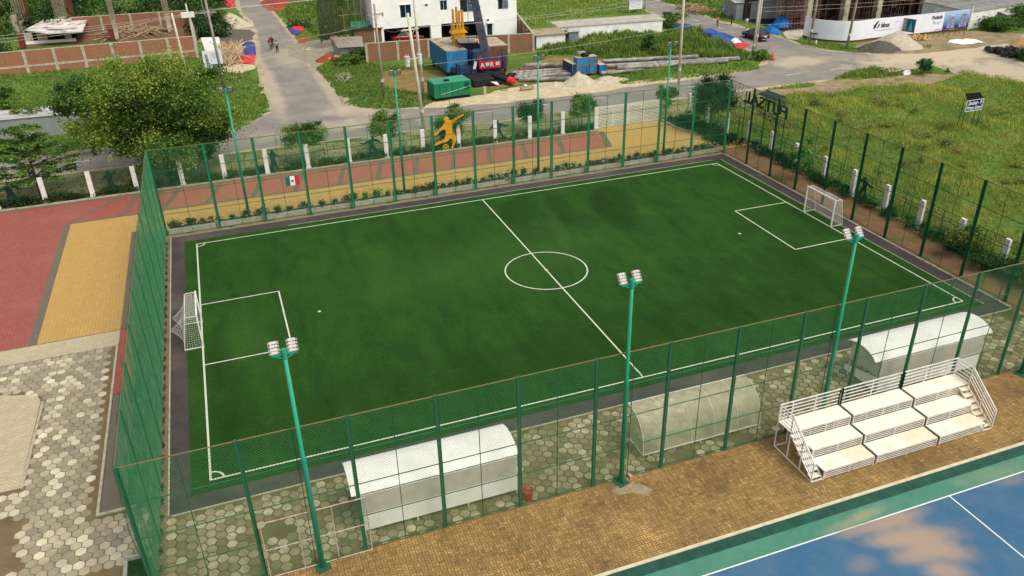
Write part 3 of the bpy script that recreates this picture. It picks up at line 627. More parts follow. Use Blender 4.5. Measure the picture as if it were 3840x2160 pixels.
# ---------------------------------------------------- dugouts
M_PC = mat('polycarbonate white', (242,239,226), (230,226,208), scale=1.5, rough=.4, spec=.4)
def clear(name, c, tr, c2=None):
    t = NT(name); r = t.mix(t.rng(t.noise(1.6, 5, .65), .4, .66), col(c), col(c2 or c)); t.done(r, .35, .4)
    tp = t.n.new('ShaderNodeBsdfTransparent'); tp.inputs[0].default_value = (.93,.93,.9,1); m = t.n.new('ShaderNodeMixShader'); m.inputs[0].default_value = tr
    t.L(t.b.outputs[0], m.inputs[1]); t.L(tp.outputs[0], m.inputs[2]); t.L(m.outputs[0], t.n['Material Output'].inputs[0]); return t.m
M_CL1 = clear('cloudy sheet', (222,212,194), .30, (206,196,176)); M_CL2 = clear('clear sheet', (222,212,180), .56, (200,190,152))
M_SEAT = mat('green seat', (28,132,92), (20,112,80), rough=.5)
def dugout(x0, x1, label, full, curl):
    t = thing('dugout', label, 'dugout', ((x0+x1)/2,-18.2,0), 'team dugouts beside the pitch'); yb, yf = -19.02, -17.0; a0, a1 = x0+.35, x1-(.7 if curl else .15)
    g = MB(); n = 10; P = [(-16.86,2.06),(-16.93,2.16),(-17.15,2.27),(-17.45,2.36),(-17.8,2.40),(-18.15,2.38),(-18.45,2.31),(-18.7,2.20),(-18.92,2.02)]
    vs = []
    for x in (x0, x1):
        for y, z in P: vs.append((x,y,z))
        for y, z in P: vs.append((x,y,z-.03))
    m = len(P); fs = []
    for i in range(m-1): fs += [(i, i+1, 2*m+i+1, 2*m+i), (m+i, 3*m+i, 3*m+i+1, m+i+1)]
    fs += [(0, 2*m, 3*m, m), (m-1, 2*m-1, 4*m-1, 3*m-1)]
    g.add(vs, fs); g.build('roof', M_PC, t)
    for y in (yb, yf):
        for x in (a0, (a0*2+a1)/3, (a0+2*a1)/3, a1):
            g = MB(); g.bar((x,y,0),(x,y,2.12 if y > -18 else 2.0),.05); g.build('leg', M_WH, t)
    g = MB()
    for x in (a0, (a0*2+a1)/3, (a0+2*a1)/3, a1): g.path([(x,y,z-.05) for y, z in P], .035, 4)
    for z in (.25,1.06,2.0): g.bar((a0,yb,z),(a1,yb,z),.04)
    g.build('frame', M_WH, t)
    g = MB(); g.box(a0,a1,yb-.03,yb-.02,1.06,2.02); g.build('clear_panel', M_CL1, t)
    g = MB(); g.box(a0,a1,yb-.035,yb-.02,.22,1.06); g.build('lower_panel', M_PC, t)
    for x in (a0, a1):
        g = MB(); g.plate([(yb,1.06),(yf,1.06),(yf,2.1),(-17.45,2.3),(-18.2,2.3),(-18.7,2.15),(yb,2.0)], (x,0,0), (0,1,0), (0,0,1), .015); g.build('side_sheet', M_CL1, t)
        g = MB(); g.plate([(yb,.22),(yf+.3,.22),(yf+.3,.5),(yb,1.06)], (x,0,0), (0,1,0), (0,0,1), .018); g.build('side_skirt', M_PC, t)
    g = MB(); g.box(a0+.1,a1-.1,-18.75,-18.35,.42,.46)
    for i in range(5): x = a0+.4+(a1-a0-.8)*i/4; g.bar((x,-18.55,0),(x,-18.55,.42),.04)
    g.build('bench', M_WH, t); return t
dugout(-16.02,-9.0,'left dugout with a bright white curved roof, nearest the floodlight by the pipe gate', True, False)
dugout(9.5,16.95,'right dugout with a stained white roof curving down, behind the bleachers', True, True)
t = thing('shelter', 'see through domed bench shelter with green seats between the two white dugouts', 'shelter', (0,-18.2,0))
x0, x1 = -3.1, 3.05; A = [(-17.35+.0,1.93),(-17.7,1.97),(-18.05,1.93),(-18.38,1.78),(-18.64,1.55),(-18.83,1.24),(-18.95,.9),(-19.0,.5),(-19.02,.22)]
g = MB(); vs = [(x,y,z) for x in (x0, x1) for y, z in A]; m = len(A); g.add(vs, [(i, i+1, m+i+1, m+i) for i in range(m-1)]); g.build('canopy_sheet', M_CL2, t, smooth=True)
for i in range(6):
    x = x0+(x1-x0)*i/5; g = MB(); g.path([(x,y-.01,z) for y, z in A], .035, 5); g.build('rib', M_WH, t)
g = MB(); g.bar((x0,-19.02,.22),(x1,-19.02,.22),.045); g.bar((x0,-17.35,1.93),(x1,-17.35,1.93),.04)
for x in (x0, x1): g.bar((x,-17.7,.22),(x,-19.02,.22),.045); g.bar((x,-17.7,.22),(x,-17.7,1.95),.04)
for i in range(5): g.bar((x0+.3+i*1.35,-19.0,0),(x0+.3+i*1.35,-19.0,.22),.03)
g.build('frame', M_WH, t)
for x in (x0, x1): g = MB(); g.plate([(-17.7,.22)]+A[1:], (x,0,0), (0,1,0), (0,0,1), .008); g.build('end_sheet', M_CL2, t)
for i in range(10):
    x = x0+.45+i*.58; g = MB(); g.box(x-.2,x+.2,-18.6,-18.22,.42,.46); g.add([(x-.2,-18.62,.44),(x+.2,-18.62,.44),(x+.18,-18.72,.8),(x-.18,-18.72,.8),(x-.2,-18.66,.44),(x+.2,-18.66,.44),(x+.18,-18.76,.8),(x-.18,-18.76,.8)], [(0,1,2,3),(7,6,5,4),(3,2,6,7),(0,3,7,4),(1,5,6,2)]); g.build('seat', M_SEAT, t)
g = MB(); g.bar((x0,-18.45,.38),(x1,-18.45,.38),.05); g.build('seat_beam', M_WH, t)
# ---------------------------------------------------- bleachers
M_BT = mat('bleacher board', (230,224,204), (218,210,188), scale=1.1, rough=.7, c3=(216,198,164), s3=.8, bump=.1, bs=20)
M_BW = mat('bleacher steel', (220,216,206), (196,190,178), scale=3, rough=.5, spec=.35)
TZ = (.48,.96,1.44); TY = (-23.08,-22.2,-21.32); YB = -20.42
def bleacher(x0, x1, label, stair=0):
    t = thing('bleacher', label, 'bleacher', ((x0+x1)/2,-21.8,0), 'white tiered bleacher sections')
    for k in range(3):
        a, b = TY[k], (TY[k+1] if k < 2 else YB); xe0 = x0-(.0 if not (stair < 0 and k == 2) else .58); xe1 = x1+(.58 if (stair > 0 and k == 2) else 0)
        g = MB(); g.box(xe0,xe1,a,(a+b)/2-.004,TZ[k]-.035,TZ[k]); g.box(xe0,xe1,(a+b)/2+.004,b,TZ[k]-.035,TZ[k]-.003); g.build('platform', M_BT, t)
        z0 = 0 if k == 0 else TZ[k-1]; g = MB()
        for j in range(4): z = z0+.07+j*.105; g.bar((x0,a+.02,z),(x1,a+.02,z),.026)
        for x in (x0+.02, (x0+x1)/2, x1-.02): g.bar((x,a+.01,z0),(x,a+.01,TZ[k]-.03),.045)
        g.build('riser_grille', M_BW, t)
        g = MB()
        for x in (x0+.02, (x0+x1)/2, x1-.02):
            for y in (a+.03, b-.05): g.bar((x,y,0),(x,y,TZ[k]-.035),.04)
            g.bar((x,a+.03,TZ[k]-.06),(x,b-.05,TZ[k]-.06),.04)
        g.build('leg_frame', M_BW, t)
    g = MB(); xe0 = x0-(.58 if stair < 0 else 0); xe1 = x1+(.58 if stair > 0 else 0)
    for j in range(5): g.bar((xe0,YB,TZ[2]+.12+j*.19),(xe1,YB,TZ[2]+.12+j*.19),.034 if j < 4 else .046)
    for x in (xe0, x0+(.1 if stair < 0 else 0), (x0+x1)/2, x1, xe1): g.bar((x,YB,TZ[2]-.03),(x,YB,TZ[2]+.9),.044)
    if stair:
        xo = xe0 if stair < 0 else xe1
        for j in range(5): g.bar((xo,YB,TZ[2]+.12+j*.19),(xo,TY[2],TZ[2]+.12+j*.19),.034)
        g.bar((xo,TY[2],TZ[2]-.03),(xo,TY[2],TZ[2]+.9),.044)
    g.build('guard_rail', M_BW, t)
    if stair:
        xi = x0 if stair < 0 else x1; yt, yb2 = TY[2]-.02, -23.02
        g = MB()
        for j in range(4): dz = .2+j*.19; g.bar((xo,yt,TZ[2]+dz-.0),(xo,yb2,.06+dz),.034)
        g.bar((xo,yt,TZ[2]+.9),(xo,yb2,1.0),.046); g.bar((xo,yb2,0),(xo,yb2,1.02),.044); ym = (yt+yb2)/2; g.bar((xo,ym,0),(xo,ym,1.6),.044)
        g.build('stair_rail', M_BW, t)
        for k in range(7):
            z = .16+k*.185; y = -22.98+k*.24; g = MB(); g.box(min(xi,xo)+.03,max(xi,xo)-.03,y,y+.27,z-.03,z); 
            g.bar((min(xi,xo)+.05,y+.02,z-.12),(min(xi,xo)+.05,y+.02,z),.03); g.bar((max(xi,xo)-.05,y+.02,z-.12),(max(xi,xo)-.05,y+.02,z),.03); g.build('step', M_BT, t)
        g = MB()
        for x in (min(xi,xo)+.03, max(xi,xo)-.03): g.bar((x,-23.02,.06),(x,TY[2],1.3),.05)
        g.bar((xo,-23.04,.025),(xo,YB,.025),.04); g.bar((xo,YB,0),(xo,YB,TZ[2]),.044); g.bar((xo,TY[2],0),(xo,TY[2],TZ[2]),.044); g.bar((xo,-23.04,.025),(xi,-23.04,.025),.04); g.bar((xo,YB,.025),(xi,YB,.025),.04)
        g.build('stair_frame', M_BW, t)
    return t
bleacher(3.47,6.14,'left bleacher section with the stair at its left end, rust stains on the boards',-1)
bleacher(6.30,9.66,'middle bleacher section without stairs, three cream tiers')
bleacher(9.83,12.45,'right bleacher section with the stair at its right end, before the right dugout',1)
# ---------------------------------------------------- small things on the apron
t = thing('waste_basket', 'round red perforated plastic basket standing inside the near fence', 'basket', (-8.85,-19.5,0)); M_RB = mat('red plastic', (176,52,40), (150,44,34), rough=.5)
g = MB(); cx, cy = -8.85, -19.5
for i in range(20):
    a = 2*math.pi*i/20; g.bar((cx+.17*math.cos(a),cy+.17*math.sin(a),0),(cx+.25*math.cos(a),cy+.25*math.sin(a),.5),.022,n=4)
for z in (.02,.1,.18,.26,.34,.42): r = .17+.08*z/.5; g.path([(cx+r*math.cos(k*.393),cy+r*math.sin(k*.393),z) for k in range(17)], .018, 4)
g.build('basket_wall', M_RB, t); g = MB(); g.path([(cx+.26*math.cos(k*.393),cy+.26*math.sin(k*.393),.51) for k in range(17)], .035, 6); g.build('rim', M_RB, t)
g = MB(); g.prism([(cx+.16*math.cos(k*.524),cy+.16*math.sin(k*.524)) for k in range(12)], .01, .03); g.build('bottom', M_RB, t)
p = at('c4',240,680); g = MB(); g.tube([(p.x-.12,p.y,.04),(p.x+.02,p.y-.03,.04),(p.x+.06,p.y-.04,.04)], [.04,.04,.018], 8); tag(g.build('bottle', mat('pinkish plastic', (200,120,110), (214,200,190), scale=9, rough=.4)), 'small red and white bottle lying next to the red basket', 'bottle')
p = at('c4',1187,448); g = MB(); g.obox(p.x,p.y,0,.09,.14,.26,.15); tag(g.build('loose_brick', mat('pink brick', (206,150,136), (190,132,118), scale=6, bump=.4)), 'single pink brick lying right of the cement spill by the fence', 'brick')
p = at('a4',1790,1449); g = MB(); g.box(-22.2,-21.55,-20.95,-20.35,0,.42); g.box(-22.25,-21.5,-21.0,-20.3,.42,.46)
p = at('a4',1310,1300); t = thing('planter_wall', 'low grey concrete planter with dark grass at the bottom left corner', 'planter', (-24.2,-21,0))
a, b, c_ = at('a4',1255,1449,.3), at('a4',1265,1272,.3), at('a4',1400,1240,.3)
g = MB(); g.bar((a.x,a.y-1.5,.12),(b.x,b.y,.12),.14,.36); g.bar((b.x-.07,b.y+.03,.12),(c_.x+.3,c_.y+.05,.12),.14,.36); g.build('wall', mat('grey render', (158,158,146), (140,140,128), scale=3), t)
g = MB(); g.sheet([(b.x+.05,b.y-.05),(a.x+.05,a.y-1.5),(a.x+1.6,a.y-1.5),(c_.x+.3,c_.y)], .16); g.build('planter_turf', mat('dark lawn', (36,68,26), (26,52,20), scale=5, bump=.8, bs=20), t)
# ================================================================ BOUNDARY FENCE, SIGNS, CUTOUTS
M_PIL = mat('whitewash', (230,227,220), (212,207,196), scale=1.6, rough=.8)
def boundary(label, pts, rails=(2.05,1.35,.62), face=(0,-1)):
    t = thing('boundary_fence', label, 'fence', (*pts[0],0), 'low boundary fences with white pillars')
    for x, y in pts:
        g = MB(); g.obox(x,y,0,2.12,.36 if face[1] else .20,.20 if face[1] else .36); g.obox(x,y,-.02,.12,.42 if face[1] else .26,.26 if face[1] else .42); g.build('pillar', M_PIL, t)
    for a, b in zip(pts[:-1], pts[1:]):
        if math.hypot(b[0]-a[0], b[1]-a[1]) > 4.3: continue
        d = Vector((b[0]-a[0], b[1]-a[1])); o = Vector((-face[0], -face[1]))*.12; A, B = Vector(a)+o, Vector(b)+o
        g = MB()
        for z in rails: g.bar((*A,z),(*B,z),.035)
        for k in (.02,.5,.98): p = A.lerp(B, k); g.bar((*p,.1),(*p,2.05),.04)
        g.build('rail_panel', M_FPD, t)
        g = MB(); mesh_wires(g, (*A,0), (*B,0), .15, 2.05, .16, .0028); g.build('panel_mesh', M_WIRE2, t)
    return t
NP = [(-43.0,26.5),(-39.6,26.5),(-36.15,26.5),(-32.69,26.5),(-29.23,26.52),(-25.85,26.45),(-22.25,26.5),(-18.83,26.5),(-15.3,26.45),(-11.8,26.42),(-8.15,26.5),(-4.78,26.42),(-1.35,26.5),(2.05,26.45),(5.65,26.5),(9.14,26.45),(12.56,26.48),(16.15,26.6)]
boundary('white pillared boundary fence along the far road', NP)
boundary('white pillared boundary fence beside the overgrown field on the right', [(27.0,27.3),(27.0,23.8),(26.9,20.2),(26.9,16.7),(26.9,13.3),(26.8,9.83),(26.8,6.15),(26.85,2.8),(26.8,-.75),(26.9,-4.0),(26.9,-7.5),(26.9,-11),(26.9,-14.5),(26.9,-18)], face=(-1,0))
t = thing('slatted_gate', 'white slatted double entrance gate between the far fence lamp poles', 'gate', (19.7,26.6,0))
for x0, x1 in ((16.35,19.65),(19.75,23.1)):
    g = MB()
    for x in (x0,(x0+x1)/2,x1): g.bar((x,26.6,.05),(x,26.6,2.1),.07)
    for z in (.08,2.08): g.bar((x0,26.6,z),(x1,26.6,z),.06)
    for k in range(13): z = .2+k*.145; g.bar((x0,26.58,z),(x1,26.58,z),.028,.06)
    g.build('gate_leaf', M_WH, t)
# yellow footballer cutout
OUT = [(-.4,1.68),(-.11,1.81),(.21,2.07),(.48,2.29),(.64,2.52),(.8,2.67),(.69,2.86),(.68,3.03),(.83,3.16),(1.05,3.13),(1.15,2.97),(1.11,2.81),(1.46,2.76),(1.72,2.9),(1.99,3.02),(2.35,3.17),(2.57,3.22),(2.6,3.11),(2.2,2.89),(1.89,2.75),(1.71,2.56),(1.48,2.42),(1.44,2.08),(1.48,1.69),(1.64,1.41),(1.77,1.05),(1.69,.71),(1.49,.35),(1.5,.08),(1.15,.13),(1.32,.33),(1.39,.93),(1.17,1.13),(.96,.9),(.73,.77),(.21,.73),(-.28,.54),(-.34,.63),(-.17,.87),(.27,.97),(.58,1.08),(.72,1.32),(.81,1.69),(.74,2.0),(.41,1.96),(.14,1.78),(-.09,1.55),(-.34,1.56)]
M_YP = mat('yellow sheet', (226,160,24), (216,148,20), scale=2, rough=.5); M_BP = mat('brown bolt', (140,88,20), (120,74,18))
t = thing('footballer_cutout', 'tall yellow cutout of a footballer kicking, standing at the boundary hedge', 'cutout', (.9,26.2,0))
g = MB(); g.plate(OUT, (0,26.15,0), (1,0,0), (0,0,1), .04); g.build('player_sheet', M_YP, t)
g = MB()
for x, z in ((1.05,2.45),(2.05,2.93),(.15,1.85),(.42,.88),(1.55,.72)): g.bar((x,26.13,z),(x,26.09,z),.11,n=8)
g.build('bolt', M_BP, t)
g = MB(); c = Vector((.71,26.15,.29)); ring = [(c.x+math.cos(a*math.pi/12)*r, c.z+math.sin(a*math.pi/12)*r) for r in (.30,.24) for a in range(24)]
vs = [(x,26.15,z) for x, z in ring]+[(x,26.11,z) for x, z in ring]; fs = []
for i in range(24): j = (i+1) % 24; fs += [(48+i,48+j,72+j,72+i),(i,24+i,24+j,j),(i,j,48+j,48+i),(24+i,72+i,72+j,24+j)]
g.add(vs, fs)
g.plate([(c.x+math.cos(a*1.2566+.3)*.10, c.z+math.sin(a*1.2566+.3)*.10) for a in range(5)], (0,26.13,0), (1,0,0), (0,0,1), .03)
for a in range(5): g.bar((c.x+math.cos(a*1.2566+.3)*.09,26.12,c.z+math.sin(a*1.2566+.3)*.09),(c.x+math.cos(a*1.2566+.3)*.25,26.12,c.z+math.sin(a*1.2566+.3)*.25),.05)
g.build('ball', M_YP, t)
g = MB(); g.bar((1.3,26.25,0),(1.3,26.25,2.6),.05); g.bar((.71,26.25,0),(.71,26.25,.4),.04); g.build('stake', M_FPD, t)
M_DK = mat('dark green sheet', (22,58,46), (18,46,38), scale=2, rough=.6)
D1 = [(0,0),(.25,.05),(.45,.7),(.7,.95),(1.0,.35),(1.55,.02),(1.75,.12),(1.25,.75),(1.0,1.35),(.95,1.8),(1.3,1.75),(1.75,1.4),(1.85,1.5),(1.4,2.0),(1.02,2.12),(1.02,2.35),(.85,2.45),(.68,2.35),(.7,2.1),(.35,2.0),(-.15,1.75),(-.5,1.85),(-.55,1.72),(-.15,1.55),(.35,1.7),(.45,1.3),(.3,.8)]
D2 = [(.1,0),(.4,0),(.5,.6),(.55,1.0),(.62,.55),(.6,0),(.85,0),(.9,.7),(.85,1.3),(.9,1.75),(1.3,2.05),(1.25,2.3),(1.15,2.25),(1.15,2.1),(.8,1.95),(.72,2.1),(.72,2.3),(.58,2.38),(.45,2.28),(.46,2.08),(.3,1.9),(-.2,1.45),(-.15,1.35),(.3,1.6),(.35,1.2),(.25,.6)]
for x, O_, sx, lab in ((-35.6,D1,1,'leftmost dark green footballer cutout under the layered tree'),(-28.2,D2,1,'dark green footballer cutout beneath the big yellow green tree'),(-14.2,D2,-1,'dark green cutout of a player balancing, left of the small round tree'),(-6.6,D1,1,'dark green cutout of a player with an arm out, beside the third small tree'),(.1,D2,1,'dark green cutout half behind the yellow footballer'),(6.6,D1,-1,'dark green footballer cutout right of the yellow one'),):
    g = MB(); O2 = [(x+a*sx*.82, b*.80) for a, b in O_]; O2 = O2 if sx > 0 else O2[::-1]
    g.plate(O2, (0,26.52,.15), (1,0,0), (0,0,1), .03); g.bar((x+.45*sx,26.56,0),(x+.45*sx,26.56,1.2),.04)
    tag(g.build('footballer_silhouette', M_DK, loc=(x,26.55,0)), lab, 'cutout', 'dark green player cutouts on the boundary fence')
y = 1.2; g = MB(); O2 = [(y+a*.75, b*.72) for a, b in D1]; g.plate(O2[::-1], (26.95,0,.1), (0,1,0), (0,0,1), .03); g.bar((26.99,y+.45,0),(26.99,y+.45,1.2),.04)
tag(g.build('footballer_silhouette', M_DK, loc=(26.95,y,0)), 'dark green footballer cutout behind the far goal, between right hand pillars', 'cutout', 'dark green player cutouts on the boundary fence')
# sign with letters seen from behind
t = thing('letter_sign', 'sign of big dark cut out letters seen from behind above the corner of the field', 'sign', (27.3,16,0)); M_SG = mat('black green letters', (22,44,38), (18,34,30), rough=.5)
text_mesh('FUTSAL', 1.42, (27.32,12.15,3.5), (0,1,0), (0,0,1), .08, 'lettering', M_SG, t, xs=1.32, bold=.02)
text_mesh('GROUND', .5, (27.32,13.0,2.85), (0,1,0), (0,0,1), .06, 'small_lettering', M_SG, t, xs=1.6)
g = MB()
for z in (3.45,2.8): g.bar((27.25,12,z),(27.25,18.7,z),.05)
for y in (12.4,15.2,18.2): g.bar((27.25,y,0),(27.25,y,4.5),.07)
g.build('frame', M_FPD, t)
g = MB(); g.add([(27.0,13.6,4.75),(28.0,13.6,5.0),(28.0,16.2,5.0),(27.0,16.2,4.75),(27.0,13.6,4.71),(28.0,13.6,4.96),(28.0,16.2,4.96),(27.0,16.2,4.71)], [(0,1,2,3),(7,6,5,4),(0,4,5,1),(1,5,6,2),(2,6,7,3),(3,7,4,0)]); g.build('canopy', M_SG, t)
# flag on the far fence
yy = Y1-.06; fa = [aty('b2',275,335,yy), aty('b2',430,315,yy), aty('b2',430,408,yy), aty('b2',290,425,yy)]
zt = (fa[0].z+fa[1].z)/2; zb_ = (fa[2].z+fa[3].z)/2; xa, xb = fa[0].x+.1, fa[1].x
t = thing('tricolour_flag', 'green white red flag with a small brown emblem tied to the far fence', 'flag', (xa,yy,zb_))
for i, cc in enumerate(((0,110,88),(232,228,226),(214,34,48))):
    g = MB(); u0, u1 = xa+(xb-xa)*i/3, xa+(xb-xa)*(i+1)/3; n = 5; vs = []
    for a in range(n+1):
        x = u0+(u1-u0)*a/n
        for b in range(4): vs.append((x, yy-.02-.015*math.sin(x*9+b), zt+(zb_-zt)*b/3+.015*math.sin(x*7)))
    g.add(vs, [(a*4+b, a*4+b+1, (a+1)*4+b+1, (a+1)*4+b) for a in range(n) for b in range(3)])
    g.build(('green_stripe','white_stripe','red_stripe')[i], mat('flag'+str(i), cc, var=.1, rough=.7), t)
g = MB(); cx = (xa+xb)/2; cz = (zt+zb_)/2
g.bar((cx,yy-.05,cz),(cx,yy-.045,cz),.20,n=10); g.build('emblem', mat('emblem', (120,84,54), (70,90,60), scale=20), t)
# blue school sign
b = at('d1',2095,1320); xs0, xs1 = b.x-1.72, b.x+.0; ys = b.y
t = thing('school_sign', 'dark blue two line sign on thin legs standing in the overgrown field', 'sign', (b.x-.9,ys,0))
P = [aty('d1',q[0],q[1],ys) for q in ((2010,1003),(2168,1003),(2145,1110),(1995,1110))]; zT = (P[0].z+P[1].z)/2; zB = (P[2].z+P[3].z)/2; xL, xR = P[0].x, P[1].x
M_NV = mat('navy sign', (14,38,64), (12,32,54), rough=.9, spec=.1); M_WT = mat('sign white', (220,224,224), var=.05)
g = MB(); g.box(xL,xR,ys,ys+.05,zB,zT); g.build('board', M_NV, t)
g = MB()
for a in ((xL,zB,xR,zB),(xL,zT,xR,zT),(xL,zB,xL,zT),(xR,zB,xR,zT)): g.bar((a[0],ys-.01,a[1]),(a[2],ys-.01,a[3]),.05)
g.build('border', M_WT, t)
text_mesh('Sector- 9', (zT-zB)*.52, ((xL+xR)/2,ys-.02,zB+(zT-zB)*.56), (1,0,0), (0,0,1), .02, 'upper_lettering', M_WT, t, 'CENTER', bold=.008, xs=.82, shear=.15)
text_mesh('Primary School', (zT-zB)*.48, ((xL+xR)/2,ys-.02,zB+(zT-zB)*.13), (1,0,0), (0,0,1), .02, 'lower_lettering', M_WT, t, 'CENTER', bold=.006, xs=.58, shear=.15)
M_BK = mat('black steel', (22,24,23), (16,18,17), rough=.9, spec=.1)
g = MB(); g.add([(xL,ys-.02,zT+.02),(xR,ys-.02,zT+.02),(xR-.1,ys+.45,zT+.5),(xL+.15,ys+.5,zT+.52),(xL,ys+.03,zT+.02),(xR,ys+.03,zT+.02),(xR-.1,ys+.5,zT+.5),(xL+.15,ys+.55,zT+.52)], [(0,1,2,3),(7,6,5,4),(0,4,5,1),(2,6,7,3),(1,5,6,2),(3,7,4,0)]); g.build('rear_panel', M_BK, t)
for x in (xL+.06,xR-.06):
    for dy in (0,.5): g = MB(); g.bar((x,ys+.03+dy,0),(x,ys+.03+dy*.7,zT),.04); g.build('leg', M_BK, t)
# ================================================================ BUILDINGS
M_WALL = mat('white render', (240,238,232), (232,229,222), scale=.8, rough=.8)
M_GLS = mat('dark glass', (24,52,62), (14,30,38), scale=1.5, rough=.15, spec=.6); M_INT = mat('painted interior shade', (30,30,30), (22,22,22)); M_ALU = mat('aluminium', (190,196,198), rough=.4, spec=.5)  # interior colour is dark to paint in the shade behind the openings
t = thing('white_building', 'white two storey house with open garage bays behind the brick wall', 'building', (15,74,0)); YF = 74.2; DEP = 9.0
def wall_open(t, x0, x1, z0, z1, holes, y, th, name='front_wall', m=M_WALL):
    g = MB(); xs = sorted(set([x0,x1]+[h[0] for h in holes]+[h[1] for h in holes])); zs = sorted(set([z0,z1]+[h[2] for h in holes]+[h[3] for h in holes]))
    for a, b in zip(xs[:-1], xs[1:]):
        for c, d in zip(zs[:-1], zs[1:]):
            if not any(h[0] <= (a+b)/2 <= h[1] and h[2] <= (c+d)/2 <= h[3] for h in holes): g.box(a,b,y,y+th,c,d)
    return g.build(name, m, t)
H_ = [(5.5,12.36,-.05,2.38),(13.95,19.6,-.05,2.40),(20.95,21.75,-.05,1.95),(8.1,9.65,3.7,5.42),(13.98,15.0,4.3,5.62),(16.94,19.2,3.75,5.5),(22.75,24.35,3.75,5.15),(11.75,12.15,4.95,5.3),(20.9,21.3,2.15,2.5)]
wall_open(t, 4.1, 25.65, -.05, 7.6, H_, YF, .25)
wall_open(t, 4.1, 4.35, -.05, 7.6, [], YF+.25, DEP, 'left_wall'); wall_open(t, 25.4, 25.65, -.05, 7.6, [], YF+.25, DEP, 'right_wall'); wall_open(t, 4.35, 25.4, -.05, 7.6, [], YF+DEP, .25, 'rear_wall')
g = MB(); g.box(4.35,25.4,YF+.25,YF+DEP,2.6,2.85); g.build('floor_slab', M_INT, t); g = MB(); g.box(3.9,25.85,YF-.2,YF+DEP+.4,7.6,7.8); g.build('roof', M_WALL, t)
g = MB(); g.box(4.1,13.3,YF-.22,YF-.01,2.5,7.6); g.box(12.4,13.9,YF-.1,YF-.01,-.05,2.5)
g = MB(); g.box(12.36,13.3,YF+.26,YF+.7,-.05,2.5); g.box(16,16.4,YF+2,YF+2.4,-.05,2.6); g.box(9,9.4,YF+3,YF+3.4,-.05,2.6); g.build('column', M_WALL, t)
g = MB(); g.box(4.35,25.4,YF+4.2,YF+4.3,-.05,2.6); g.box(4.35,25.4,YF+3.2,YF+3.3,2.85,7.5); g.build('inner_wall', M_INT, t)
for (a, b, c, d), bars in ((H_[3],0),(H_[4],0),(H_[5],1),(H_[6],1),(H_[7],0),(H_[8],0)):
    g = MB()
    for p, q in (((a,c),(b,c)),((a,d),(b,d)),((a,c),(a,d)),((b,c),(b,d))): g.bar((p[0],YF+.08,p[1]),(q[0],YF+.08,q[1]),.06)
    g.bar(((a+b)/2,YF+.08,c),((a+b)/2,YF+.08,d),.07); w = g.build('window', M_ALU, t)
    g = MB(); g.box(a,b,YF+.12,YF+.14,c,d); g.build('pane', M_GLS, w)
    if bars:
        g = MB(); m_ = (a+b)/2
        for k in range(7): x = m_+(b-m_)*(k+.5)/7; g.bar((x,YF-.05,c),(x,YF-.05,d),.025)
        for z in (c+.1,(c+d)/2,d-.25): g.bar((m_,YF-.05,z),(b,YF-.05,z),.035)
        g.build('window_grille', M_ALU, w)
    g = MB(); g.box(a-.12,b+.12,YF-.13,YF-.003,d+.05,d+.12); g.build('sill', M_WALL, w)
g = MB(); g.box(20.85,22.0,YF-.6,YF-.003,1.98,2.06); g.bar((21.95,YF-.55,0),(21.95,YF-.55,1.98),.1); g.build('porch', M_WALL, t)
g = MB(); g.box(20.98,21.7,YF+.1,YF+.15,0,1.95); g.build('door', M_GLS, t)
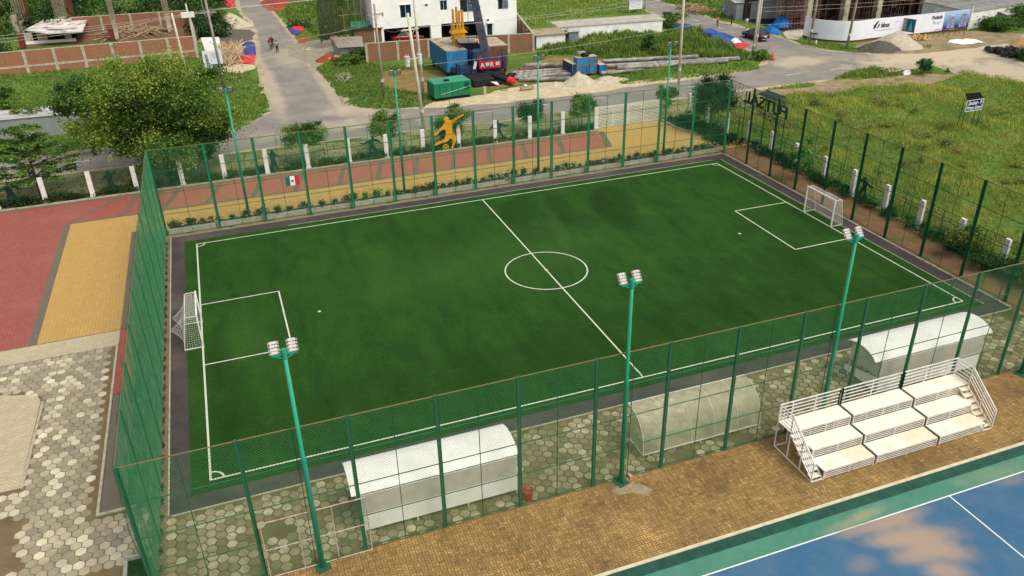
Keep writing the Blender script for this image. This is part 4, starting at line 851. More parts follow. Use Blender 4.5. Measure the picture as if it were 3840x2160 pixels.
def car(x, y, rz, label, cbody, low=False, lift=0, name='parked_car'):
    t = thing(name, label, 'car', (x,y,0)); Mb = mat('car paint %d%d%d' % cbody, cbody, var=.1, rough=.15, spec=.6); Mg = mat('car glass', (30,34,38), var=.1, rough=.08, spec=.7); MT = mat('tyre', (28,28,28)); MR = mat('rim', (170,172,174), rough=.3, metal=.6)
    ca, sa = math.cos(rz), math.sin(rz)
    def T(a, b, z): return (x+ca*a-sa*b, y+sa*a+ca*b, z+lift)
    # stations nose(+a) to tail: a, half width, sill, belt
    st = [(2.35,.62,.38,.55),(2.25,.78,.25,.66),(1.9,.86,.2,.78),(1.2,.89,.2,.90),(.6,.9,.2,.94),(-.6,.9,.2,.97),(-1.5,.89,.2,1.0),(-2.0,.86,.24,.98),(-2.28,.78,.3,.86),(-2.36,.68,.42,.7)]
    g = MB(); vs = []; 
    for a, w, s0, b in st:
        for k, z in ((-.86, s0),(-1.0,(s0+b)*.5),(-.93,b),(-.5,b+.03),(.5,b+.03),(.93,b),(1.0,(s0+b)*.5),(.86,s0)): vs.append(T(a, w*k, z))
    n = len(st); fs = [(i*8+k, i*8+(k+1) % 8, (i+1)*8+(k+1) % 8, (i+1)*8+k) for i in range(n-1) for k in range(8)] + [tuple(range(8))[::-1], tuple(range((n-1)*8, n*8))]
    g.add(vs, fs); g.build('body', Mb, t, smooth=True)
    cab = [(.95,.80,.93,.93),(.25,.70,.93,1.40),(-.55,.70,.95,1.46),(-1.05,.68,.97,1.40),(-1.75,.78,.99,1.0)]
    g = MB(); vs = []
    for a, w, lo, hi in cab: vs += [T(a,-.84,lo), T(a,-w,hi), T(a,w,hi), T(a,.84,lo)]
    g.add(vs, [(i*4+k, i*4+k+1, (i+1)*4+k+1, (i+1)*4+k) for i in range(4) for k in range(3)]+[(0,1,2,3),(19,18,17,16)]); g.build('windows', Mg, t)
    g = MB(); vs = [T(.25,-.69,1.405),T(.25,.69,1.405),T(-.55,.69,1.468),T(-.55,-.69,1.468),T(-1.05,.67,1.408),T(-1.05,-.67,1.408)]; g.add(vs, [(0,1,2,3),(3,2,4,5)]); 
    for k in (-1, 1):
        g.bar(T(.95,.83*k,.94),T(.25,.70*k,1.41),.05); g.bar(T(-.35,.85*k,.96),T(-.35,.70*k,1.45),.06); g.bar(T(-1.05,.69*k,1.41),T(-1.75,.80*k,1.0),.07)
    g.build('roof', Mb, t)
    for a in (1.4,-1.4):
        for k in (-1, 1):
            g = MB(); c = [T(a,.80*k,.32),T(a,.92*k,.32)]; g.bar(c[0],c[1],.64,n=16); w = g.build('wheel', MT, t, smooth=False)
            g = MB(); g.bar(T(a,.90*k,.32),T(a,.935*k,.32),.40,n=10); g.build('rim', MR, w)
    for k in (-1, 1):
        g = MB(); g.obox(*T(-2.26,.58*k,0)[:2],.66+lift,.86+lift,.14,.36,rz); g.build('taillight', mat('tail red', (196,30,36), rough=.2), t)
        g = MB(); g.obox(*T(2.22,.6*k,0)[:2],.5+lift,.64+lift,.14,.3,rz); g.build('headlight', mat('lamp clear', (214,214,210), rough=.1), t)
        g = MB(); g.obox(*T(.75,.97*k,0)[:2],.92+lift,1.04+lift,.14,.18,rz); g.build('mirror', Mb, t)
    g = MB(); g.obox(*T(-2.37,0,0)[:2],.62+lift,.76+lift,.03,.44,rz); g.build('number_plate', mat('plate white', (224,224,220), var=.05), t)
    g = MB(); g.obox(*T(-2.36,0,0)[:2],.34+lift,.38+lift,.06,1.2,rz); g.obox(*T(-2.33,0,0)[:2],.80+lift,.83+lift,.05,.8,rz); g.build('chrome_strip', M_ALU, t); return t
car(55.0,55.9,math.pi/2,'dark maroon saloon car seen from behind on the right hand side road',(48,16,22))
car(9.2,75.9,0,'red car parked in the open garage bay of the white building',(150,28,34),lift=.12,name='garaged_car')
# brick walls
def brickwall(name, label, pts, h, pil, mb, step=3.4, beam=True, mp=None):
    t = thing(name, label, 'wall', (*pts[0],0)); mp = mp or mat('wall concrete', (184,174,154), (154,144,124), scale=2)
    for a, b in zip(pts[:-1], pts[1:]):
        a, b = Vector((*a,0)), Vector((*b,0)); L = (b-a).length; d = (b-a)/L; rz = math.atan2(d.y, d.x); m = (a+b)/2
        g = MB(); g.obox(m.x,m.y,-.05,h,L,.20,rz); g.build('brick_panel', mb, t)
        g = MB(); g.obox(m.x,m.y,h,h+.08,L,.24,rz)
        if beam: g.obox(m.x,m.y,.72,.98,L-.02,.27,rz)
        g.build('coping_beam', mp, t)
        n = max(1, round(L/step))
        for i in range(n+(b.xy == Vector(pts[-1]))):
            p = a+d*(L*i/n); g = MB(); g.obox(p.x,p.y,-.05,h+.05,pil,.36,rz); g.build('pillar', mp, t)
    return t
def brickm(name, c1, c2, mo, dirt):
    t = NT(name); b = t.n.new('ShaderNodeTexBrick'); cx = t.n.new('ShaderNodeSeparateXYZ'); t.L(t.tc.outputs['Object'], cx.inputs[0]); cb = t.n.new('ShaderNodeCombineXYZ')
    t.L(t.math('ADD', cx.outputs[0], cx.outputs[1]), cb.inputs[0]); t.L(cx.outputs[2], cb.inputs[1]); t.L(cb.outputs[0], b.inputs[0])
    b.inputs['Scale'].default_value = 1; b.inputs['Brick Width'].default_value = .24; b.inputs['Row Height'].default_value = .08; b.inputs['Mortar Size'].default_value = .008
    for k, c in (('Color1',c1),('Color2',c2),('Mortar',mo)): b.inputs[k].default_value = col(c)
    r = t.mix(t.rng(t.noise(1.0, 6, .65), .45, .72), b.outputs[0], col(dirt)); r = t.mix(t.math('MULTIPLY', t.rng(t.noise(9, 3, .7), .4, .7), .3), r, col(mo)); t.bump(b.outputs['Fac'], .3, -.02); return t.done(r, .9, .1)
M_BR = brickm('red brick', (164,106,80), (148,94,70), (146,118,94), (136,102,74)); M_BR2 = brickm('mossy brick', (156,98,74), (140,88,64), (132,112,88), (112,100,74)); M_BRD = brickm('dark red brick', (122,48,40), (104,40,34), (110,72,60), (96,52,44))
brickwall('brick_wall', 'long brown brick compound wall with pale pillars at the upper left', [(-44.4,78.6),(-19.9,78.9)], 2.75, .38, M_BR, 3.45)
brickwall('brick_wall', 'rear brick compound wall behind the timber heap at the upper left', [(-38,106),(-20.5,104.5),(-19.9,88)], 2.4, .3, M_BR2, 4.2, beam=False)
brickwall('brick_wall', 'weathered brick wall between the tin hut and the drilling rig', [(1.2,65.4),(13.5,64.2),(23.5,62.0)], 2.35, .32, M_BR2, 3.6, beam=False)
brickwall('brick_wall', 'short brick wall running back beside the white building', [(24.2,64),(28.4,83)], 2.0, .3, M_BR2, 4.0, beam=False)
# left construction site
M_RC = mat('raw concrete', (184,174,156), (156,146,126), scale=1.4, c3=(120,104,84), s3=1.1, bump=.2, bs=10); M_STAIN = mat('slab concrete', (214,208,200), (176,160,140), scale=.9, c3=(92,66,50), s3=.42, bump=.2, bs=8)
t = thing('unfinished_building', 'low unfinished concrete house with a white slab roof behind the long brick wall', 'building', (-39,95,0)); zr = 1.95
SL = [at('a1',245,300,zr),at('a1',440,200,zr),at('a1',890,170,zr),at('a1',830,310,zr),at('a1',470,335,zr)]
g = MB(); g.prism([(p.x,p.y) for p in SL], zr-.16, zr); g.build('roof_slab', M_STAIN, t)
g = MB(); p0 = at('a1',250,462); p1 = at('a1',760,428); d = (p1-p0)
L_ = d.length; ux = d/L_
for a, b in ((0,.17),(.26,.45),(.80,.93)): q0, q1 = p0+d*a, p0+d*b; m_ = (q0+q1)/2; g.obox(m_.x,m_.y+1.2,0,zr-.3,(q1-q0).length,.22,math.atan2(d.y,d.x))
g.build('front_wall', M_RC, t)
g = MB(); m_ = p0+d*.5; g.obox(m_.x,m_.y+1.2,0,.42,L_,.26,math.atan2(d.y,d.x)); g.build('plinth', M_WALL, t)
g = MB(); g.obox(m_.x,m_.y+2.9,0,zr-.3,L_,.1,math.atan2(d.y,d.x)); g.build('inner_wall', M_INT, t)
M_REB = mat('rebar', (172,158,134), (140,124,102), scale=6)
def rebar_column(b, top, w, label, brick=False, n=6):
    t = thing('rebar_column', label, 'column', b, 'columns of the unfinished site'); g = MB(); g.obox(b[0],b[1],0,1.9 if w > 1 else 2.9,w*.8,w*.8); g.build('concrete_base', M_RC, t)
    g = MB(); rnd = random.Random(int(b[0]*10))
    for i in range(n):
        for j in range(2): x = b[0]+(i/(n-1)-.5)*w; g.bar((x,b[1]+(j-.5)*w*.8,1.8),(x+rnd.uniform(-.08,.08),b[1]+(j-.5)*w*.8,top+rnd.uniform(-.5,.2)),.085,n=3)
    g.build('rebar', M_REB, t); g = MB(); z = 2.1
    while z < top-.4:
        for s in (-.5,.5): g.bar((b[0]-w/2,b[1]+s*w*.8,z),(b[0]+w/2,b[1]+s*w*.8,z),.03,n=3)
        z += .28
    g.build('ties', M_REB, t); return t
for k, bx, by, top, w, lab in (('a1',258,330,7.5,1.7,'leftmost wide rebar column rising from the white slab'),('a1',650,300,7.5,1.7,'wide rebar column rising from the middle of the white slab'),('a1',1185,400,6.5,.7,'thin rebar column standing beside the timber heap'),('a1',1715,330,6.5,.8,'rebar column near the right end of the long brick wall'),('a1',180,350,3.2,.9,'short rebar stub left of the white slab')):
    p = at(k,bx,by); rebar_column((p.x,p.y+(.5 if by < 400 else 0),0), top, w, lab)
for k, bx, by, lab, h in (('a1',300,330,'dark red brick pier at the left of the white slab',5.5),('a1',745,260,'dark red brick pier behind the middle rebar column',6.5),('a1',230,500,'low dark red brick pier in the shade left of the unfinished house',1.9),('a1',1130,420,'red brick pier at the timber heap',2.3)):
    p = at(k,bx,by); g = MB(); g.obox(p.x,p.y+1,0,h,.75,.75); g.obox(p.x,p.y+1,h,h+.1,.8,.8); tag(g.build('brick_pier', M_BRD), lab, 'pier', 'dark brick piers of the unfinished site')
M_TIM = mat('old timber', (164,140,108), (128,106,80), scale=3)
def heap(name, label, cat, pts, n, L, r, m, h=.5, seed=1, part='stick', upright=0., ang=None):
    rnd = random.Random(seed); g = MB(); cx = sum(p.x for p in pts)/len(pts); cy = sum(p.y for p in pts)/len(pts); rx = (max(p.x for p in pts)-min(p.x for p in pts))/2; ry = (max(p.y for p in pts)-min(p.y for p in pts))/2
    t = thing(name, label, cat, (cx,cy,0))
    for i in range(n):
        g = MB(); a = rnd.gauss(ang[0], ang[1]) if ang else rnd.uniform(0, math.pi); x, y = cx+rnd.uniform(-rx,rx)*.75, cy+rnd.uniform(-ry,ry)*.75; l = L*rnd.uniform(.6,1.1)/2; z = rnd.uniform(.05,h); dz = rnd.uniform(-.15,.15)*l+upright*l
        p, q = Vector((x-math.cos(a)*l,y-math.sin(a)*l,max(.04,z-abs(dz)))), Vector((x+math.cos(a)*l,y+math.sin(a)*l,z+dz)); mid = (p+q)/2+Vector((rnd.uniform(-.1,.1),rnd.uniform(-.1,.1),.05))
        g.tube([p,mid,q], [r*rnd.uniform(.7,1.2)]*3, 5); g.build(part, m, t)
    return t
heap('timber_heap', 'heap of grey timber props behind the long brick wall', 'heap', ats('a1',[(920,370),(1200,300),(1680,290),(1680,360),(1250,390)]), 70, 6, .09, M_TIM, .9, 3, 'timber')
heap('stick_heap', 'spiky heap of bent pale branches beside the blue and red tarp', 'heap', ats('a1',[(2230,560),(2430,500),(2420,650),(2260,650)]), 46, 4.5, .06, mat('pale branch', (186,162,124), (150,128,96), scale=3), .5, 8, 'branch', .55, (1.5,.5))
heap('stick_heap', 'small bundle of thin sticks lying in the grass left of the power poles', 'heap', ats('b1',[(800,820),(860,730),(960,800)]), 30, 2.6, .035, mat('grey stick', (168,156,132), (134,122,102)), .3, 5, 'stick', 0, (1.2,.25))
heap('firewood_heap', 'pile of split wood on the verge of the right hand side road', 'heap', ats('c1',[(1730,95),(1860,65),(1950,110),(1850,160)]), 80, 2.6, .07, mat('split wood', (176,146,112), (140,110,84)), .8, 6, 'log')
heap('stick_heap', 'few long poles lying at the top end of the left road', 'heap', ats('b1',[(150,60),(230,80),(200,30)]), 8, 5, .06, M_TIM, .2, 9, 'pole', 0, (.6,.4))
# ---------------------------------------------------- sheds
def sheetm(name, c, c2, ribs=9., ax='X', c3=None):
    if name in _MC: return _MC[name]
    t = NT(name); w = t.n.new('ShaderNodeTexWave'); w.bands_direction = ax; w.inputs['Scale'].default_value = ribs; t.L(t.tc.outputs['Object'], w.inputs[0])
    r = t.mix(t.rng(t.noise(.8, 6, .65), .38, .66), col(c), col(c2)); r = t.mix(t.math('MULTIPLY', w.outputs['Fac'], .16), r, col(c, .4))
    if c3: r = t.mix(t.rng(t.noise(.5, 5, .6), .54, .68), r, col(c3))
    t.bump(w.outputs['Fac'], .4, .03); _MC[name] = t.done(r, .55, .4); return _MC[name]
M_TIN = sheetm('tin roof', (186,182,170), (160,156,144)); M_TING = sheetm('grey tin', (136,142,142), (112,118,118), c3=(150,146,134)); M_WTB = mat('white painted blockwork', (236,234,228), (220,218,210), scale=.8, c3=(206,204,190), s3=1.2, bump=.4, bs=5)
M_BAM = mat('bamboo', (196,182,138), (166,148,106), scale=4)
def shed(label, C, h0, h1, mw, mr, over=.35, group=None, name='shed', poles=True):
    "C: front-left, front-right, back-right, back-left ground corners; h0 front, h1 back height"
    t = thing(name, label, 'shed', (C[0][0],C[0][1],0), group); c = [Vector((p[0],p[1],0)) for p in C]
    H = (h0,h0,h1,h1)
    for i, nm in ((0,'front_wall'),(1,'right_wall'),(2,'rear_wall'),(3,'left_wall')):
        a, b = c[i], c[(i+1) % 4]; n = (b-a).normalized().cross(Vector((0,0,1)))*-.06; g = MB(); A = [a+n*0,b+n*0,b+n,a+n]; h2 = (H[i],H[(i+1) % 4],H[(i+1) % 4],H[i])
        g.add([v+Vector((0,0,-.05)) for v in A]+[v+Vector((0,0,k-.02)) for v, k in zip(A, h2)], [(0,3,2,1),(4,5,6,7),(0,1,5,4),(1,2,6,5),(2,3,7,6),(3,0,4,7)]); g.build(nm, mw, t)
    m_ = sum(c, Vector())/4; ex = [m_+(p-m_)*(1+over/max(1., (p-m_).length)*1.2) for p in c]; g = MB()
    g.add([p+Vector((0,0,k)) for p, k in zip(ex, H)]+[p+Vector((0,0,k+.05)) for p, k in zip(ex, H)], [(0,3,2,1),(4,5,6,7),(0,1,5,4),(1,2,6,5),(2,3,7,6),(3,0,4,7)]); r = g.build('roof', mr, t)
    if poles:
        g = MB()
        for k in (.12,.5,.95):
            a = ex[0].lerp(ex[3], k)+Vector((0,0,H[0]+(H[3]-H[0])*k+.09)); b = ex[1].lerp(ex[2], k)+Vector((0,0,H[0]+(H[3]-H[0])*k+.09)); d = (b-a).normalized()*.4; g.bar(a-d,b+d,.06,n=5)
        g.build('roof_pole', M_BAM, r)
    return t
shed('long low white shed with a grey sheet roof held down by bamboo', [(29.9,67.3),(45.6,65.8),(46.6,70.6),(30.4,71.9)], 1.75, 1.75, M_WTB, M_TIN)
shed('small white shed with a brownish sheet roof next to the brick wall', [(24.6,63.6),(28.8,63.3),(29.2,66.9),(25,67.3)], 1.7, 1.75, M_WTB, mat('stained sheet', (158,144,124), (128,112,94), scale=1), .3)
p = at('c1',608,430); shed('narrow grey tin outhouse in front of the long white shed', [(p.x-.7,p.y-.4),(p.x+.75,p.y-.5),(p.x+.8,p.y+.8),(p.x-.65,p.y+.9)], 1.6, 1.75, M_TING, M_TIN, .2, poles=False)
shed('grey low shed with a pale flat roof behind the layered tree at the left', [(-39.4,47.1),(-31.0,46.6),(-31.0,50.0),(-39.2,50.4)], 1.95, 2.0, sheetm('pale grey tin', (150,152,146), (134,136,130)), mat('pale roof sheet', (176,178,176), (158,160,158), scale=1), .25)
A0 = at('b1',855,595); A1 = at('b1',1080,585); 
ts = shed('rusty grey tin hut with poles laid on its sloping roof beside the red rubble', [(A0.x,A0.y),(A1.x,A1.y),(A1.x+.6,A1.y+4.2),(A0.x-.2,A0.y+4.4)], 1.55, 2.0, M_TING, sheetm('old tin', (158,150,134), (132,118,100), c3=(134,100,76)), .3, poles=False)
for a, b in ((-.3,.3),(1.0,1.8),(1.9,2.7)):
    g = MB(); g.bar((A0.x+a,A0.y+4.6,2.15),(A0.x+b,A0.y-.8,1.6),.09,n=6); tag(g.build('roof_log', M_BAM), ('left','middle','right')[int(a > .5)+int(a > 1.5)]+' bare log lying on the tin hut roof', 'log', 'logs on the tin hut roof')
shed('brown plank lean-to under dark netting left of the white building', [(A1.x+.2,A1.y+6.5),(A1.x+4.0,A1.y+6.2),(A1.x+4.2,A1.y+10),(A1.x+.3,A1.y+10.3)], 2.6, 2.7, mat('planks', (126,100,72), (96,76,54), scale=2, stretch=(6,6,.5)), mat('dark roof', (62,58,48), (46,44,38), scale=2), .3, poles=False)
S0, S1, S2 = (60.9,69.6), (73.5,66.2), (74.5,71)
shed('long grey corrugated tin site office behind the maroon car', [S0,S1,S2,(61.8,74.3)], 2.55, 2.95, sheetm('site tin', (142,146,146), (122,126,126), 3.), M_TIN, .4, poles=False)
# dark scaffold net on left side of the white building
def ragnet(name, c, tr):
    t = NT(name); t.done(t.mix(t.rng(t.noise(1.5, 5, .65), .35, .65), col(c), col(c, .55)), .9, .1); tp = t.n.new('ShaderNodeBsdfTransparent'); m = t.n.new('ShaderNodeMixShader')
    t.L(t.rng(t.noise(2.5, 5, .7, stretch=(1,1,.4)), .40, .62, tr*.4, tr), m.inputs[0]); t.L(t.b.outputs[0], m.inputs[1]); t.L(tp.outputs[0], m.inputs[2]); t.L(m.outputs[0], t.n['Material Output'].inputs[0]); return t.m
t = thing('scaffold_net', 'torn dark green scaffold netting hung left of the white building', 'net', (1.5,76,0))
g = MB(); vs = []
for i in range(19):
    for j in range(9):
        x = -3.2+7.1*i/18; z = 1.6+6.2*j/8; vs.append((x+.3*noise.noise(Vector((i*.3,j*.4,1))), 76.5+.9*noise.noise(Vector((i*.35,j*.2,5)))+.05*i, z-(.8*max(0,6-i)/6 if j == 0 else 0)))
g.add(vs, [(i*9+j,(i+1)*9+j,(i+1)*9+j+1,i*9+j+1) for i in range(18) for j in range(8)]); g.build('net_sheet', ragnet('scaffold net', (46,58,44), .45), t, smooth=True)
for k in range(9):
    g = MB(); x = -3+.85*k; g.bar((x,77.0,0),(x+.1,77.0,8.2),.09,n=5); g.build('scaffold_pole', M_TIM, t)
g = MB()
for z in (2.2,4.2,6.2): g.bar((-3.3,76.95,z),(4.0,76.95,z+.1),.08,n=5)
g.build('ledger', M_TIM, t)
g = MB(); vs = []
for i in range(9):
    for j in range(7): vs.append((.6+2.6*i/8+.1*j, 74.6+.3*math.sin(i*1.3)+.2*j, .9+2.6*j/6))
g.add(vs, [(i*7+j,(i+1)*7+j,(i+1)*7+j+1,i*7+j+1) for i in range(8) for j in range(6)]); tag(g.build('green_tarp', mat('faded green cloth', (66,118,88), (50,96,70), scale=2), smooth=True), 'faded green cloth hanging over the lean-to by the white building', 'tarp')
# ---------------------------------------------------- piles
def pile(name, label, cat, cx, cy, rx, ry, h, m, rz=0., seed=0, pw=1.0, lump=.12, group=None):
    g = MB(); nr, na = 14, 40; vs = [(cx,cy,h)]; ca, sa = math.cos(rz), math.sin(rz)
    for i in range(1, nr+1):
        for k in range(na):
            a = 2*math.pi*k/na; r = i/nr; w = 1+.16*noise.noise(Vector((math.cos(a)*1.3+seed, math.sin(a)*1.3, seed)))*2; x, y = rx*r*w*math.cos(a), ry*r*w*math.sin(a)
            z = h*(1-r**pw)+lump*noise.noise(Vector((x*1.1,y*1.1,seed)))*(1-r)*2+lump*.4*noise.noise(Vector((x*3,y*3,seed)))*(1-r*.8)
            vs.append((cx+ca*x-sa*y, cy+sa*x+ca*y, max(-.04, z) if i < nr else -.05))
    fs = [(0,1+k,1+(k+1) % na) for k in range(na)]+[(1+(i-1)*na+k, 1+i*na+k, 1+i*na+(k+1) % na, 1+(i-1)*na+(k+1) % na) for i in range(1, nr) for k in range(na)]
    g.add(vs, fs); return tag(g.build(name, m, smooth=True), label, cat, group)
M_PS = mat('pile sand', (192,182,158), (170,158,134), scale=2.2, bump=.7, bs=9, rough=.95, spec=.08, fine=.3); M_PG = mat('dark aggregate', (98,94,86), (78,74,68), scale=3, bump=1, bs=12, rough=.95, spec=.08, fine=.4)
pile('sand_pile','pale sand heap at the road edge in front of the blue machinery','sand pile',22.0,43.4,2.2,1.7,1.35,M_PS,.1,1,1.15,.3); pile('sand_pile','low spread of pale sand trailing right of the roadside sand heap','sand pile',25.2,42.9,2.8,1.2,.55,M_PS,0,5,1.2,.25); pile('sand_pile','low hump of sand left of the roadside sand heap','sand pile',19.2,43.9,1.7,1.2,.35,M_PS,0,6,1.2,.2)
pile('gravel_pile','dark grey gravel mound in front of the white hoarding','gravel pile',65.4,43.0,2.9,2.1,1.15,M_PG,-.2,2,1.5); pile('sand_pile','large pale gravel mound beside the dark one, before the poster','sand pile',69.3,44.0,3.6,3.0,1.9,M_PS,-.2,3,1.2)
a = at('a1',2330,235); pile('sand_pile','light grey sand mound beside the left road near the top','sand pile',a.x,a.y,2.4,3.2,1.7,M_PS,.2,8,1.2); pile('sand_pile','smaller sand mound touching the one by the left road','sand pile',a.x+1.3,a.y-3.0,1.9,2.2,.9,M_PS,0,9,1.3)
a = at('d1',2540,460); pile('sand_pile','brown sand heap at the right frame edge','sand pile',a.x+1.6,a.y,2.6,2.2,1.3,mat('brown sand', (176,142,96), (150,118,76), scale=2, bump=.7, bs=9, rough=.95, spec=.08),0,4,1.2)
M_RBL = mat('red brick rubble', (158,70,46), (128,56,38), scale=3, bump=1, bs=9, rough=.95, fine=.3)
a = at('b1',730,600); pile('rubble_pile','mound of crushed red brick beside the tin hut','rubble pile',a.x,a.y,1.7,1.6,.7,M_RBL,.4,11,1.3); a = at('b1',240,30); pile('rubble_pile','mound of crushed red brick at the top of the left road','rubble pile',a.x,a.y,4,5,.9,M_RBL,.1,12,1.4)
def rocks(name, label, cat, pts, n, s, m, seed=2, group=None):
    rnd = random.Random(seed); cx = sum(p.x for p in pts)/len(pts); cy = sum(p.y for p in pts)/len(pts); rx = (max(p.x for p in pts)-min(p.x for p in pts))/2; ry = (max(p.y for p in pts)-min(p.y for p in pts))/2; g = MB()
    for i in range(n):
        x, y = cx+rnd.gauss(0,.45)*rx, cy+rnd.gauss(0,.45)*ry; k = s*rnd.uniform(.5,1.2); z = max(0,rnd.gauss(.15,.12)); g.obox(x,y,z-.05,z+k*.6,k,k*rnd.uniform(.6,1),rnd.uniform(0,3),taper=.7)
    return tag(g.build(name, m), label, cat, group, 'stuff')
M_YB = mat('broken yellow brick', (206,176,112), (176,136,84), scale=5)
rocks('broken_bricks','scatter of broken yellow bricks on the red rubble by the tin hut','rubble',ats('b1',[(760,620),(830,570),(920,620)]),60,.3,M_YB); rocks('broken_bricks','broken yellow bricks behind the worker in the red shirt','rubble',ats('b1',[(740,400),(830,380),(800,420)]),40,.3,M_YB,5)
rocks('broken_bricks','broken yellow sacks and bricks under the small poster before the hoarding','rubble',ats('d1',[(1400,400),(1500,360),(1560,420)]),40,.4,M_YB,6); rocks('broken_bricks','brick rubble round the stick heap on the left roadside','rubble',ats('a1',[(2200,470),(2330,430),(2430,480)]),90,.25,mat('mixed rubble', (176,128,96), (140,104,78), scale=6),7)
rocks('debris','black torn plastic and debris with pale scraps at the right road corner','debris',ats('d1',[(2310,540),(2400,490),(2540,540),(2450,590)]),120,.6,mat('black debris', (44,44,44), (30,30,32), scale=4, lo=.3, hi=.9),8)
# ---------------------------------------------------- tarps
def tarp(label, pts, m, h=.5, seed=0, name='tarp', group='crumpled tarps', amp=1.):
    cx = sum(p.x for p in pts)/len(pts); cy = sum(p.y for p in pts)/len(pts); n = len(pts); g = MB(); nr, na = 10, 48; vs = [(cx,cy,h)]
    for i in range(1, nr+1):
        for k in range(na):
            f = k/na*n; j = int(f); a, b = pts[j % n], pts[(j+1) % n]; q = a.lerp(b, f-j); r = i/nr; x, y = cx+(q.x-cx)*r, cy+(q.y-cy)*r
            z = h*(1-r**3)*(.75+.6*noise.noise(Vector((x*.5,y*.5,seed))))+amp*.16*abs(noise.noise(Vector((x*1.7,y*1.7,seed+2))))+amp*.07*noise.noise(Vector((x*5,y*5,seed+2)))
            vs.append((x+.12*noise.noise(Vector((x*2,y*2,seed+3))), y+.12*noise.noise(Vector((x*2,y*2,seed+6))), max(.0, z)))
    g.add(vs, [(0,1+k,1+(k+1) % na) for k in range(na)]+[(1+(i-1)*na+k, 1+i*na+k, 1+i*na+(k+1) % na, 1+(i-1)*na+(k+1) % na) for i in range(1, nr) for k in range(na)])
    return tag(g.build(name, m, smooth=True), label, 'tarp', group)
M_TR = mat('red tarp', (212,58,62), (186,44,52), scale=1.5, rough=.6, bump=.5, bs=5); M_TB = mat('blue tarp', (38,84,150), (24,56,110), scale=1.2, rough=.5, spec=.4, bump=.6, bs=5); M_TV = mat('violet blue tarp', (74,70,136), (54,52,108), scale=1.5, rough=.6, bump=.5, bs=5); M_TC = mat('bright blue tarp', (28,110,176), (20,84,146), scale=1.2, rough=.5, bump=.6, bs=5); M_TW = mat('white cloth', (228,226,222), (206,204,200), scale=2, bump=.4, bs=4)
tarp('violet blue tarp heap over sticks beside the left road', ats('a1',[(2440,540),(2440,450),(2500,415),(2560,430),(2576,520),(2576,560),(2500,565)]), M_TV, .6, 1); tarp('red tarp lying against the violet blue heap by the left road', ats('a1',[(2410,640),(2440,560),(2560,550),(2570,560),(2560,630),(2480,640)]), M_TR, .35, 2)
tarp('red tarp spread over a mound across the left road from the walkers', ats('b1',[(335,240),(400,230),(470,245),(485,290),(460,320),(350,310)]), M_TR, .5, 3); tarp('violet tarp edge below the red one across the left road', ats('b1',[(308,270),(330,245),(350,312),(460,320),(430,345),(360,345)]), M_TV, .3, 4)
tarp('bright red tarp at the top of the left road, cut by the frame', ats('a1',[(2240,-60),(2350,-60),(2360,60),(2340,82),(2240,55)]), M_TR, .5, 5)
tarp('dark blue tarp over sticks in the grass near the tall white pole', ats('c1',[(1600,300),(1640,250),(1720,238),(1830,265),(1790,330),(1750,350),(1680,310)]), M_TB, .5, 6)
tarp('long dark blue tarp trailing down to the right road edge', ats('c1',[(1830,340),(1860,300),(1980,285),(2100,330),(2300,400),(2340,430),(2200,440),(2080,430),(1990,360)]), M_TB, .45, 7)
tarp('red end of the long tarp at the right road corner', ats('c1',[(2230,440),(2340,430),(2400,450),(2330,490),(2260,505)]), M_TR, .3, 8); tarp('white scrap of cloth between the blue and red tarps', ats('c1',[(2190,425),(2220,400),(2310,430),(2240,440)]), M_TW, .5, 9)
tarp('bright blue tarp slumped on the roadside right of the maroon car', ats('d1',[(0,260),(40,270),(140,330),(100,350),(20,340),(-40,300)]), M_TC, .7, 10); tarp('round blue tarp heap in front of the grey site office', ats('d1',[(50,230),(110,195),(200,190),(250,230),(210,275),(110,285),(50,260)]), M_TC, 1.0, 11)
tarp('white cloth sheet lying on the dirt before the poster', ats('d1',[(1805,430),(1835,400),(1900,420),(2020,395),(2100,400),(2180,430),(2060,440),(1980,452)]), M_TW, .25, 12); tarp('white plastic scrap beside the lone bush by the right road', ats('d1',[(1345,730),(1370,720),(1400,745),(1430,715),(1438,750),(1365,757)]), M_TW, .35, 13)
tarp('blue tarp roof hanging from the site office corner', [Vector((q.x,q.y,0)) for q in ats('c1',[(2100,110),(2130,60),(2300,50),(2320,70),(2200,110)])], M_TB, 1.4, 14)
